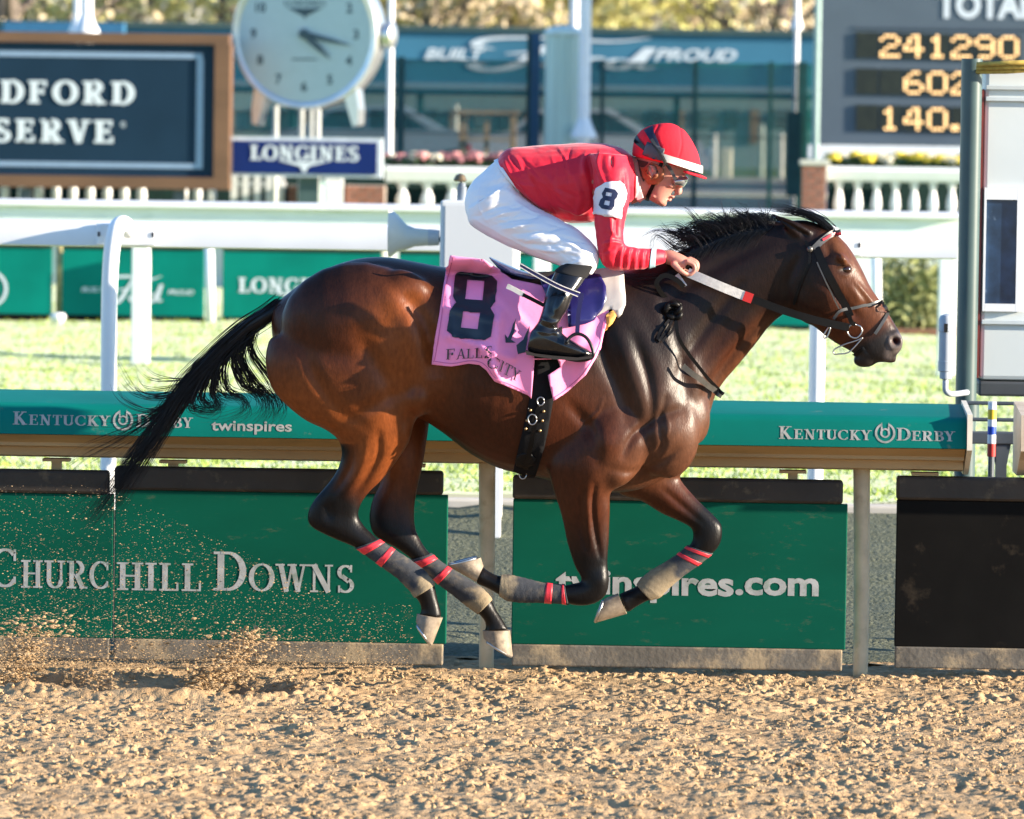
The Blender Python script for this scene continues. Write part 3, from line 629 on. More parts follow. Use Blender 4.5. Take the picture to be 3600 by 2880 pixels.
for u, lab in ((745, 'slim white stake between two teal boards by the tail'), (3075, 'slim white stake standing alone past the teal boards')):
    x = xw(u, YB); b = MB(); b.tube([(x, YB-0.25, Z_TURF-0.05), (x-0.03, YB-0.25, zw(850, YB))], [0.05, 0.05], 12); b.build('white_stake', WHITE, None, smooth=True, label=lab, category='stake')
x = xw(200, YB); b = MB(); b.tube([(x, YB+0.2, Z_TURF-0.05), (x, YB+0.2, zw(860, YB))], 0.05, 10); so = b.build('yellow_stake', mat('pale yellow stake', (0.55, 0.47, 0.22), 0.7, var=0.4, vscale=20), None, smooth=True, label='mottled yellow stake in the gap beside the ringed board', category='stake')
b = MB(); b.lathe([(0.04, 0.0), (0.07, 0.06), (0.085, 0.09), (0.07, 0.12), (0.02, 0.13)], (xw(196, YB-1), YB-0.9, Z_TURF-0.02), 14); b.build('ground_lamp', WHITE, None, smooth=True, label='small white ground fitting at the foot of the yellow stake', category='lamp')

# horn loudspeaker and white cabinet on the near rail
spk = empty('horn_speaker', (xw(1440, 6.2), 6.2, 1.4), 'cream horn loudspeaker pointing left beside a white panel', 'speaker')
hm = mat('cream plastic', (0.66, 0.63, 0.53), 0.4, var=0.06)
b = MB(); xm = xw(1358, 6.2); zc = zw(826, 6.2); k = pxm(6.2)
P = [(xm, 86), (xm+8*k, 84), (xm+30*k, 66), (xm+62*k, 44), (xm+92*k, 34), (xm+140*k, 30)]
th = np.linspace(0, 2*np.pi, 28, endpoint=False); V = []; 
for x_, r_ in P: V += [(x_, 6.2+math.sin(t_)*r_*k*0.9, zc+math.cos(t_)*r_*k*(1.0 if r_ > 40 else 0.95)-(0.02 if r_ < 60 else 0)) for t_ in th]
Fc = [(i*28+j, i*28+(j+1) % 28, (i+1)*28+(j+1) % 28, (i+1)*28+j) for i in range(len(P)-1) for j in range(28)]; b.add(V, Fc)
smooth_angle(b.build('horn', hm, spk), 60)
b = MB(); b.tube([(xm+140*k, 6.2, zc-0.02), (xm+178*k, 6.2, zc-0.02)], [30*k, 27*k], 24); smooth_angle(b.build('driver', mat('grey driver', (0.5, 0.5, 0.5), 0.4), spk))
b = MB(); b.tube([(xm+165*k, 6.2, zc-0.03), (xm+215*k, 6.25, zc-0.03)], 0.014, 10); b.build('bracket', gm, spk)
wp = empty('equipment_cabinet', (xw(1670, 6.0), 6.0, 0.9), 'plain white equipment cabinet on the rail behind the saddle', 'cabinet')
b = MB(); b.box((xw(1538, 6.0), 6.0, zw(1330, 6.0, 1670)), (xw(1812, 6.0), 6.35, zw(706, 6.0, 1670)), bev=0.012); b.build('case', mat('off white panel', (0.60, 0.61, 0.61), 0.5, var=0.04, vscale=1), wp)
b = MB(); b.box((xw(1730, 6.0), 6.1, -0.03), (xw(1760, 6.0), 6.2, zw(1329, 6.0, 1670))); b.build('leg', WHITE, wp)
b = MB(); b.box((xw(1556, 6.0), 5.992, zw(1310, 6.0, 1670)), (xw(1794, 6.0), 5.998, zw(724, 6.0, 1670))); b.build('door', mat('off white panel', (0.6, 0.6, 0.6)), wp)
sl_ = empty('warning_beacon', (xw(1608, 6.2), 6.15, zw(706, 6.0, 1670)), 'small grey beacon with bronze cap on the white cabinet', 'beacon')
xq = xw(1612, 6.15); zq = zw(706, 6.0, 1670); kq = pxm(6.15)
b = MB(); b.lathe([(18*kq, -0.003), (18*kq, 46*kq), (14*kq, 48*kq), (14*kq, 60*kq), (6*kq, 62*kq)], (xq, 6.15, zq), 18); smooth_angle(b.build('body', mat('smoky beacon', (0.16, 0.19, 0.23), 0.25, var=0.3), sl_))
b = MB(); b.lathe([(20*kq, 66*kq), (24*kq, 72*kq), (16*kq, 88*kq), (3*kq, 94*kq)], (xq-6*kq, 6.15, zq), 18); smooth_angle(b.build('cap', mat('bronze cap', (0.22, 0.16, 0.09), 0.35, metal=0.7), sl_))
b = MB(); b.cyl((xq, 6.15, zq+58*kq), (xq-4*kq, 6.15, zq+72*kq), 5*kq, 5*kq, 8); b.build('stem', gm, sl_)
# ================================================================== INFIELD BACKGROUND
YS = 45.0
def px_box(b, u0, u1, v0, v1, Y, thick, mi=0, bev=0.0, um=None):
    um = (u0+u1)/2 if um is None else um
    b.box((xw(u0, Y, v1), Y, zw(v1, Y, um)), (xw(u1, Y, v1), Y+thick, zw(v0, Y, um)), mi, bev); return b
# ---- bourbon sign
sg = empty('framed_sign', (xw(200, YS), YS, Z_TURF), 'big navy sign in a brown frame with spaced serif capitals', 'sign')
b = MB(); px_box(b, -620, 752, 150, 622, YS, 0.25); b.build('panel', NAVY, sg)
b = MB()
px_box(b, -660, 805, 116, 152, YS-0.06, 0.40, um=400); px_box(b, -660, 805, 620, 662, YS-0.06, 0.40, um=400)
px_box(b, 750, 805, 152, 620, YS-0.06, 0.40, um=400); b.build('frame', BROWNF, sg)
b = MB()
for (u0, u1, v0, v1) in ((-580, 712, 184, 203), (-580, 712, 572, 590), (688, 712, 203, 572)): px_box(b, u0, u1, v0, v1, YS-0.012, 0.01, um=400)
b.build('trim_line', BLUELINE, sg)
b = MB(); put_serif(b, 'WOODFORD', -322, 357, YS-0.014, 815, 80, T=0.27, t=0.11, S=0.09, gap=0.16); b.build('lettering', LETTERW, sg, recalc=False); b = MB(); put_serif(b, 'RESERVE', -210, 495, YS-0.014, 632, 80, T=0.27, t=0.11, S=0.09, gap=0.16)
b.build('lettering', LETTERW, sg, recalc=False); b = MB(); put_sans(b, '®', 424, 447, YS-0.014, 18, 18); b.build('lettering', LETTERW, sg, recalc=False)
b = MB(); b.box((xw(60, YS), YS+0.05, Z_TURF), (xw(100, YS), YS+0.2, zw(660, YS, 60))); b.build('leg', gm, sg)
b = MB(); b.box((xw(600, YS), YS+0.05, Z_TURF), (xw(640, YS), YS+0.2, zw(660, YS, 600))); b.build('leg', gm, sg)
# ---- giant wristwatch clock, turned a little to the left
clk = empty('wristwatch_clock', (xw(1075, 45.6), 45.6, Z_TURF), 'giant steel wristwatch clock showing twenty past four', 'clock')
C = W(1072, 120, 45.4); k = pxm(45.4); ang = R(-14)
def ck(a, b_, d):   # local face coords (px right, px up, metres behind face) -> world, face turned about z
    a = a*k*1.03; x = a*math.cos(ang)-d*math.sin(ang)*-1.0; y = a*math.sin(ang)*-0.0
    return (C[0]+a*math.cos(ang)+d*(-math.sin(ang)), C[1]+a*math.sin(-ang)*-1.0+d*math.cos(ang), C[2]+b_*k)
def disc_rings(b, rings, n=56, mi=0, capend=True):
    V = []; 
    for r, d in rings: V += [ck(r*math.cos(t), r*math.sin(t), d) for t in np.linspace(0, 2*np.pi, n, endpoint=False)]
    Fc = [(i*n+j, i*n+(j+1) % n, (i+1)*n+(j+1) % n, (i+1)*n+j) for i in range(len(rings)-1) for j in range(n)]
    if capend: Fc += [list(range(n))[::-1], [(len(rings)-1)*n+j for j in range(n)]]
    b.add(V, Fc, mi)
b = MB(); disc_rings(b, [(236, 0.0), (246, -0.03), (258, -0.03), (264, 0.02), (266, 0.30), (256, 0.36)]); smooth_angle(b.build('case', SILVER, clk), 40)
b = MB(); disc_rings(b, [(240, -0.008), (240, 0.01)]); b.build('dial', CLOCKF, clk)
def on_dial(e0): return lambda a, q, e: ck(a, q, -0.012-e-e0)
b = MB()
for i, num in enumerate(['12', '1', '2', '3', '4', '5', '6', '7', '8', '9', '10', '11']):
    if num in ('12',): continue
    th_ = math.pi/2-i*math.pi/6; V, Fc = sans_text(num, bold=0.03); V = V-(V.max(0)+V.min(0))/2
    b.add([ck(184*math.cos(th_)+p*44, 184*math.sin(th_)+q*46, -0.012) for p, q in V], Fc); b.build('numeral', CLOCKINK, clk, recalc=False); b = MB()
P, w_ = serif_text('LONGINES', T=0.2); put_polys(b, [[np.array([(q[0]-w_/2)*150/w_, 98+q[1]*20]) for q in p] for p in P], on_dial(0))
b.build('dial_print', CLOCKINK, clk, recalc=False); b = MB()
put_polys(b, [[(-64, 92), (0, 60), (0, 90)], [(64, 92), (0, 60), (0, 90)], [(-9, 84), (9, 84), (0, 48)]], on_dial(0.002))
b.build('dial_print', CLOCKINK, clk, recalc=False); b = MB()
put_polys(b, [[(-45, -86), (45, -86), (45, -91), (-45, -91)]], on_dial(0))
b.build('dial_print', CLOCKINK, clk, recalc=False)
def hand(th_, L, w, nm, e):
    b = MB(); c, s_ = math.cos(th_), math.sin(th_)
    pts = [(-0.1*L, 0), (0.15*L, w), (0.55*L, w*0.8), (L, 0), (0.55*L, -w*0.8), (0.15*L, -w)]
    V = [ck(p*c-q*s_, p*s_+q*c, -e) for p, q in pts]+[ck(p*c-q*s_, p*s_+q*c, -e-0.012) for p, q in pts]
    b.add(V, [(0, 1, 2, 3, 4, 5), (11, 10, 9, 8, 7, 6)]+[(i, (i+1) % 6, 6+(i+1) % 6, 6+i) for i in range(6)]); b.build(nm, CLOCKINK, clk)
hand(R(-13), 178, 9, 'minute_hand', 0.03); hand(R(-42), 132, 11, 'hour_hand', 0.05)
b = MB(); disc_rings(b, [(17, -0.02), (17, -0.07), (10, -0.075)], 20); b.build('hub', CLOCKINK, clk)
b = MB(); disc = []
n_ = 20
for (dx, r) in ((262, 26), (270, 44), (300, 46), (306, 38)): disc += [ck(dx, r*math.sin(t), 0.17+r*k*0.9*math.cos(t)) for t in np.linspace(0, 2*np.pi, n_, endpoint=False)]
b.add(disc, [(i*n_+j, i*n_+(j+1) % n_, (i+1)*n_+(j+1) % n_, (i+1)*n_+j) for i in range(3) for j in range(n_)]+[[3*n_+j for j in range(n_)]]); smooth_angle(b.build('crown', SILVER, clk), 40)
for sx in (-1, 1):
    b = MB(); q = []
    for d in (0.03, 0.30): q += [ck(sx*182, -186, d), ck(sx*140, -218, d), ck(sx*156, -270, d), ck(sx*172, -322, d), ck(sx*190, -316, d), ck(sx*192, -262, d)]
    b.add(q, [(0, 1, 2, 3, 4, 5), (11, 10, 9, 8, 7, 6)]+[(i, (i+1) % 6, 6+(i+1) % 6, 6+i) for i in range(6)]); b.build('lug', SILVER, clk)
for u in (957, 1048, 1083, 1105):
    b = MB(); x = xw(u, 45.9); b.cyl((x, 45.9, Z_TURF), (x, 45.9, zw(370, 45.9, u)), 0.036, 0.036, 12); b.build('support_tube', mat('grey white tube', (0.5, 0.52, 0.5), 0.4), clk, smooth=True)
ls = empty('watch_sign', (xw(1075, 44.7), 44.7, Z_TURF), 'royal blue sign with white serif watch name and wings under the clock', 'sign')
b = MB(); px_box(b, 812, 1342, 484, 622, 45.17, 0.25); b.build('case', mat('pale sign edge', (0.55, 0.60, 0.66), 0.5), ls)
b = MB(); px_box(b, 817, 1325, 497, 612, 45.15, 0.015); b.build('panel', LBLUE, ls)
b = MB(); put_serif(b, 'LONGINES', 880, 562, 45.14, 385, 52, T=0.25, t=0.10); b.build('lettering', LETTERW, ls, recalc=False); b = MB(); wings(b, 1070, 566, 45.14, 92, 40); b.build('lettering', LETTERW, ls, recalc=False)
b = MB(); b.box((xw(1040, 45.3), 45.3, Z_TURF), (xw(1110, 45.3), 45.42, zw(622, 44.8, 1070))); b.build('leg', POLEG, ls)
# ---- balustrades
BAL = [(0.058, 0.0), (0.058, 0.06), (0.035, 0.075), (0.045, 0.12), (0.068, 0.20), (0.060, 0.28), (0.036, 0.38), (0.034, 0.42), (0.052, 0.445), (0.056, 0.50)]
def balustrade(us, u0, u1, vtop, vbot, label, height, wide=1.0, Y=46.6):
    o = empty('balustrade', (xw((u0+u1)/2, Y), Y, Z_TERR), label, 'balustrade')
    zt_ = zw(vtop, Y, (u0+u1)/2); zb_ = zw(vbot, Y, (u0+u1)/2); x0, x1 = xw(u0, Y), xw(u1, Y)
    b = MB(); b.prism([(Y-0.14, zt_), (Y-0.16, zt_-0.05), (Y-0.12, zb_+0.03), (Y-0.10, zb_), (Y+0.10, zb_), (Y+0.12, zb_+0.03), (Y+0.16, zt_-0.05), (Y+0.14, zt_)], 'x', x0, x1); b.build('top_rail', WHITE, o)
    b = MB(); b.box((x0, Y-0.10, Z_TERR-0.25), (x1, Y+0.10, Z_TERR), bev=0.01); b.build('base_rail', WHITE, o)
    hk = (zb_-Z_TERR)/0.50; me = None
    for u in us:
        if me is None:
            b = MB(); b.lathe([(r*wide, z*hk) for r, z in BAL], (0, 0, 0), 14); t_ = b.build('baluster', WHITE, o, smooth=True); 
            me = t_.data; bpy.data.objects.remove(t_)
            me.transform(Matrix.Translation(Vector(o.location)))
        c = bpy.data.objects.new('baluster', me); COL.objects.link(c); c.parent = o; c.location = (xw(u, Y)-o.location.x, 0, 0)
    return o
balustrade([2935+66*i for i in range(8)], 2890, 3400, 588, 640, 'white balustrade with yellow flowers behind it', 0.5, 1.0)
balustrade([1405+87*i for i in range(7)], 1345, 2000, 588, 645, 'white balustrade behind the rider seat with pink flowers', 0.5, 1.35)
balustrade([-50+60*i for i in range(10)]+[638, 688, 736], -200, 770, 560, 610, 'white balustrade mostly hidden by the brown framed sign', 0.5, 0.95)
pk = empty('picket_fence', (xw(890, 46.5), 46.5, Z_TERR), 'short run of white pickets under the watch sign', 'fence')
for u in (822, 862, 903, 945, 985):
    b = MB(); px_box(b, u-12, u+12, 610, 760, 46.5, 0.05); b.build('picket', WHITE, pk)
b = MB(); px_box(b, 805, 1005, 640, 655, 46.56, 0.03); b.build('rail', WHITE, pk)
for u0, u1, lab in ((-900, 2000, 'long dark green screen cloth stretched behind the pink flower balustrade'), (2895, 3420, 'dark green screen cloth behind the yellow flower balustrade')):
    b = MB(); b.box((xw(u0, 46.9), 46.95, Z_TERR), (xw(u1, 46.9), 47.0, zw(610, 46.9))); b.build('screen_cloth', DARKGREEN, None, label=lab, category='screen')
# ---- brick piers built of single bricks
def brick_pier(u0, u1, vtop, label, Y=46.3, cap=True):
    x0, x1 = xw(u0, Y), xw(u1, Y); zt_ = zw(vtop, Y, (u0+u1)/2); o = empty('brick_pier', ((x0+x1)/2, Y, Z_TURF), label, 'pier')
    b = MB(); b.box((x0+0.012, Y+0.012, Z_TURF), (x1-0.012, Y+0.45, zt_-0.07)); b.build('core', MORTAR, o)
    if cap: b = MB(); b.box((x0-0.03, Y-0.03, zt_-0.07), (x1+0.03, Y+0.48, zt_), bev=0.01); b.build('cap', STONECAP, o)
    bh, bl, g = 0.078, 0.21, 0.014; z = zt_-0.07-bh-0.004; row = 0; me = {}
    while z > 1.0:
        x = x0; off = (row % 2)*bl*0.5
        while x < x1-0.02:
            L = min((bl-off) if x == x0 and off else bl, x1-x); key = round(L, 3)
            if key not in me:
                b = MB(); b.box((0, 0, 0), (L-g, 0.1, bh-g), bev=0.003); t_ = b.build('brick', BRICK); me[key] = t_.data; bpy.data.objects.remove(t_)
            c = bpy.data.objects.new('brick', me[key]); COL.objects.link(c); c.parent = o; c.location = (x-o.location.x, random.uniform(-0.004, 0.002), z-o.location.z)
            x += L
        z -= bh; row += 1
    return o
brick_pier(2805, 2893, 562, 'red brick pier with pale stone cap beside the yellow flowers')
brick_pier(1205, 1345, 632, 'brick pier to the right of the green bin, no cap', cap=False)
brick_pier(1005, 1050, 632, 'narrow brick pier between pickets and green bin', cap=False)
b = MB(); b.lathe([(0.17, Z_TURF), (0.20, 1.0), (0.20, zw(650, 46.1, 1090)), (0.19, zw(645, 46.1, 1090)), (0.14, zw(634, 46.1, 1090)), (0.02, zw(632, 46.1, 1090))], (xw(1090, 46.1), 46.1, 0), 24)
smooth_angle(b.build('litter_bin', mat('grey green bin', (0.10, 0.17, 0.16), 0.5), None, label='round grey green bin below the watch sign', category='bin'))
b = MB(); px_box(b, 1140, 1202, 628, 780, 46.2, 0.2); b.build('white_pillar', WHITE, None, label='plain white pillar between green bin and brick pier', category='pillar')
# ---- flower boxes
def flowers(u0, u1, vtop, label, cols, Y=46.95, n=46):
    o = empty('flower_box', (xw((u0+u1)/2, Y), Y, Z_TERR), label, 'flowers'); x0, x1 = xw(u0, Y), xw(u1, Y); zt_ = zw(vtop, Y, (u0+u1)/2)
    b = MB(); b.box((x0, Y+0.06, Z_TERR), (x1, Y+0.5, zt_-0.16), bev=0.01); b.build('trough', mat('stone trough', (0.4, 0.38, 0.34), 0.8), o)
    r2 = np.random.default_rng(int(abs(u0)))
    L = MB()
    for i in range(n*40):
        c = np.array([r2.uniform(x0, x1), Y+r2.uniform(0.0, 0.5), zt_-0.19+r2.uniform(0, 0.10)]); d = r2.normal(0, 0.035, (3, 3)); L.add(c+d, [(0, 1, 2)])
    L.build('leaves', mat('flower leaves', (0.05, 0.10, 0.03), 0.6, var=0.4), o, recalc=False, kind='stuff')
    for i in range(n):
        c = np.array([x0+(x1-x0)*(i+0.5)/n+r2.normal(0, 0.03), Y+r2.uniform(0, 0.45), zt_-0.11+r2.uniform(0, 0.06)+0.02*math.sin(i*0.7)]); b = MB(); m_ = cols[int(r2.integers(len(cols)))]
        rr = r2.uniform(0.06, 0.10)
        for q in range(26):
            a1, a2 = r2.uniform(0, 2*np.pi), r2.uniform(-0.3, 1.4); dr = np.array([math.cos(a1)*math.cos(a2), math.sin(a1)*math.cos(a2), math.sin(a2)*0.6]); tdir = np.cross(dr, (0.3, 0.2, 0.9)); tdir /= np.linalg.norm(tdir)
            p_ = c+dr*rr; up_ = np.cross(tdir, dr); b.add([p_-tdir*0.03-up_*0.02, p_+tdir*0.03-up_*0.02, p_+tdir*0.02+up_*0.035+dr*0.02, p_-tdir*0.02+up_*0.035+dr*0.02], [(0, 1, 2, 3)])
        b.build('blossom', m_, o, recalc=False)
fy = mat('yellow petals', (0.80, 0.62, 0.06), 0.6, var=0.15, vscale=20); fp = mat('dusty pink petals', (0.52, 0.22, 0.22), 0.6, var=0.2, vscale=20); fc = mat('cream petals', (0.72, 0.68, 0.52), 0.6)
flowers(2905, 3400, 540, 'yellow chrysanthemums crowding the balustrade below the tote board', [fy, fy, fy, fc], n=60)
flowers(1350, 1760, 540, 'faded pink and cream flowers behind the rider seat', [fp, fp, fc], n=40)
# ---- tote board
YT = 50.0
tb = empty('tote_board', (xw(3250, YT), YT, Z_TERR), 'slate grey tote board with amber bulb numbers', 'scoreboard')
b = MB(); b.box((xw(2842, YT), YT, zw(510, YT, 3100)), (xw(4400, YT), YT+0.6, zw(-420, YT, 3100)), bev=0.02); b.build('housing', TOTE, tb)
b = MB(); px_box(b, 2842, 4000, 512, 560, YT-0.05, 0.6, um=3100); b.build('plinth', WHITE, tb)
b = MB(); px_box(b, 3005, 4000, 95, 101, YT-0.02, 0.018, um=3100); px_box(b, 2860, 3990, -60, -52, YT-0.02, 0.018, um=3100); b.build('seam', mat('tote seam', (0.06, 0.08, 0.11), 0.5), tb)
b = MB(); b.cyl((xw(2850, YT-0.4), YT-0.4, Z_TERR), (xw(2850, YT-0.4), YT-0.4, zw(-420, YT, 2850)), 0.05, 0.05, 12); b.build('downpipe', mat('pale green pipe', (0.25, 0.36, 0.34), 0.5), tb)
DG = {'2': "01110 10001 00001 00110 01000 10000 11111", '4': "00110 01010 01010 10010 11111 00010 00010", '1': "00100 01100 00100 00100 00100 00100 01110", '9': "01110 10001 10001 01111 00001 00001 01110",
      '0': "01110 10001 10001 10001 10001 10001 01110", '6': "00110 01000 10000 11110 10001 10001 01110", '.': "00000 00000 00000 00000 00000 11000 11000", ' ': ''}
bulb_me = None
for row, (v0, v1, txt) in enumerate(((116, 206, ' 241290'), (244, 334, '  602  '), (372, 462, ' 140.  '))):
    for c_, ch in enumerate(txt):
        ua = 3006+c_*83.5; dv = 1.0*c_; b = MB(); px_box(b, ua+3, ua+80, v0+dv, v1+dv, YT-0.03, 0.028, um=3300); w_ = b.build('digit_window', TOTEDARK, tb)
        cells = DG[ch].split()
        if cells:
            b = MB()
            for r_, line in enumerate(cells):
                for q, on in enumerate(line):
                    if on == '1':
                        cc = W(ua+10+q*14.5, v0+dv+10+r_*11.6, YT-0.034); rr = 6.4*pxm(YT)
                        b.add([(cc[0]+rr*math.cos(t_), YT-0.034, cc[2]+rr*0.85*math.sin(t_)) for t_ in np.linspace(0, 2*np.pi, 10, endpoint=False)], [list(range(10))])
            b.build('bulbs', BULB, w_, recalc=False)
b = MB(); put_sans(b, 'TOTAL', 3292, 58, YT-0.012, 345, 84, bold=0.045); b.build('lettering', LETTERW, tb, recalc=False)
# ---- fence with screen
YE = 52.0
fe = empty('screen_fence', (xw(2000, YE), YE, Z_TERR), 'tall dark green fence hung with teal see-through screen', 'fence')
b = MB(); b.add([(xw(760, YE), YE+0.05, Z_TERR), (xw(2845, YE), YE+0.05, Z_TERR), (xw(2845, YE), YE+0.05, zw(212, YE)), (xw(760, YE), YE+0.05, zw(212, YE))], [(0, 1, 2, 3)]); b.build('screen', SCREEN, fe)
for u, w_ in ((1395, 22), (1850, 30), (2100, 14), (2425, 16), (2690, 16), (2800, 34)):
    b = MB(); b.box((xw(u-w_/2, YE), YE-0.06, Z_TERR), (xw(u+w_/2, YE), YE+0.03, zw(115 if u == 1850 else 205, YE))); b.build('post', FENCEP, fe)
for v0 in (216, 332, 404, 470):
    b = MB(); b.box((xw(760, YE), YE-0.02, zw(v0+5, YE)), (xw(2845, YE), YE+0.02, zw(v0, YE))); b.build('wire_rail', FENCEP, fe)
b = MB()
for i in range(230):
    u = 770+i*9; x = xw(u, YE); b.box((x-0.004, YE-0.012, Z_TERR), (x+0.004, YE-0.004, zw(220, YE)))
b.build('wire_mesh', FENCEP, fe, kind='stuff')
b = MB(); px_box(b, 2762, 2812, 395, 690, YE-0.5, 0.3); b.build('utility_cabinet', FENCEP, None, label='narrow dark green steel cabinet by the brick pier', category='cabinet')
b = MB(); px_box(b, 1862, 1893, 115, 560, YE-0.3, 0.2); b.build('blue_post', mat('dull blue post', (0.02, 0.075, 0.14), 0.6), None, label='dull blue post beside the pale glazed column', category='post')
# pale column and lamp posts
co = empty('glazed_column', (xw(1957, YE-0.8), YE-0.8, Z_TERR), 'pale green ribbed column with a domed white cap', 'column')
xc0, xc1 = xw(1897, YE-0.8), xw(2022, YE-0.8); rr = (xc1-xc0)/2; xc = (xc0+xc1)/2
pg = mat('pale green glaze', (0.42, 0.56, 0.50), 0.3, var=0.1, vscale=2, stretch=(4, 4, 0.2)); th = np.linspace(0, 2*np.pi, 40, endpoint=False)
b = MB(); V = []
for z_ in (Z_TERR, zw(120, YE-0.8, 1957)): V += [(xc+rr*(0.93 if i % 4 == 0 else 1)*math.cos(t_), YE-0.8+rr*(0.93 if i % 4 == 0 else 1)*math.sin(t_), z_) for i, t_ in enumerate(th)]
b.add(V, [(j, (j+1) % 40, 40+(j+1) % 40, 40+j) for j in range(40)]); b.build('shaft', pg, co)
b = MB(); zc_ = zw(120, YE-0.8, 1957); b.lathe([(rr*1.06, zc_-0.03), (rr*1.08, zc_+0.03), (rr*0.8, zc_+0.09), (rr*0.3, zc_+0.12), (0.01, zc_+0.125)], (xc, YE-0.8, 0), 28); b.build('cap', mat('pale cap', (0.6, 0.72, 0.67), 0.4), co, smooth=True)
def lamp_post(u, Y, w_, vtop, vbot, label, base=True):
    x = xw(u, Y); o = empty('lamp_post', (x, Y, Z_TERR), label, 'lamp post'); r_ = w_*pxm(Y)/2
    b = MB(); b.cyl((x, Y, Z_TERR), (x, Y, zw(vtop, Y, u)), r_, r_*0.9, 14); smooth_angle(b.build('shaft', WHITE, o))
    if base: b = MB(); b.lathe([(r_*2.0, zw(vbot, Y, u)-0.06), (r_*2.0, zw(vbot, Y, u)), (r_*1.3, zw(vbot, Y, u)+0.12), (r_*1.02, zw(vbot, Y, u)+0.2)], (x, Y, 0), 14); smooth_angle(b.build('base_collar', WHITE, o))
    b = MB(); zt_ = zw(vtop, Y, u); b.lathe([(r_*1.2, zt_), (0.2, zt_+0.1), (0.24, zt_+0.45), (0.1, zt_+0.6), (0.01, zt_+0.65)], (x, Y, 0), 12); smooth_angle(b.build('lantern', CLOCKF, o))
lamp_post(2037, YE-1.2, 44, -500, 470, 'stout white lamp post rising beside the glazed column')
lamp_post(1998, YE+6, 36, -500, 160, 'second lamp post just behind the stout white one')
lamp_post(290, 47.5, 48, -500, 112, 'white lamp post rising behind the brown framed sign')
lamp_post(258, 49.5, 30, -400, 112, 'slimmer grey white post beside the lamp post over the framed sign')
lamp_post(1356, 48.0, 24, -400, 200, 'thin white post behind the clock crown', False)
lamp_post(2778, 53.5, 20, -400, 90, 'thin white post at the edge of the tote board')
# ---- banner wall
YW = 96.0
bw = empty('banner_wall', (xw(2100, YW), YW, 3.3), 'long slate blue banner wall with white slanted slogan', 'wall')
b = MB(); b.box((xw(-900, YW), YW, zw(335, YW)), (xw(5200, YW), YW+0.5, zw(98, YW)-0.1)); b.build('panel', BANNER, bw)
for i in range(14):
    u = -800+i*450; b = MB(); b.box((xw(u, YW), YW+0.1, 1.5), (xw(u+22, YW), YW+0.4, zw(335, YW))); b.build('leg', FENCEP, bw)
sv = empty('service_building', (xw(2000, 112), 112, 1.7), 'low pale service building seen dimly through the fence screen', 'building')
pw = mat('pale building wall', (0.22, 0.30, 0.29), 0.8, var=0.25, vscale=0.3); b = MB(); b.box((xw(-900, 112), 112, 1.6), (xw(5200, 112), 116, 4.6)); b.build('wall', pw, sv)
for i in range(26):
    u = 700+i*88; b = MB(); wd_ = (46, 30, 58)[i % 3]; px_box(b, u, u+wd_, 385, 385+(70, 120, 60)[i % 3], 111.93, 0.06); b.build('window' if i % 3 != 1 else 'door', mat('dark window %d' % (i % 3), ((0.05, 0.09, 0.10), (0.30, 0.20, 0.12), (0.12, 0.17, 0.17))[i % 3], 0.2), sv)
b = MB(); b.box((xw(-900, YW), YW-0.1, zw(98, YW)-0.1), (xw(5200, YW), YW+0.6, zw(94, YW))); b.build('coping', POLEG, bw)
b = MB(); b.box((xw(-900, YW), YW-0.12, zw(316, YW)), (xw(5200, YW), YW-0.005, zw(296, YW))); b.build('pale_band', mat('pale blue band', (0.22, 0.31, 0.38), 0.6), bw)
b = MB(); put_sans(b, 'BUILT', 1492, 208, YW-0.03, 215, 38, bold=0.03, shear=0.3); b.build('lettering', LETTERW, bw, recalc=False); b = MB(); script_ford(b, 1660, 246, YW-0.03, 640, 120); b.build('lettering', LETTERW, bw, recalc=False); b = MB(); put_sans(b, 'PROUD', 2300, 212, YW-0.03, 290, 40, bold=0.03, shear=0.3); b.build('lettering', LETTERW, bw, recalc=False)
b = MB(); b.box((xw(0, 85), 85, 1.6), (xw(420, 85), 85.4, zw(78, 85, 200))); b.build('blue_hoarding', mat('bright blue hoarding', (0.03, 0.14, 0.26), 0.6), None, label='low blue hoarding showing above the framed sign', category='hoarding')
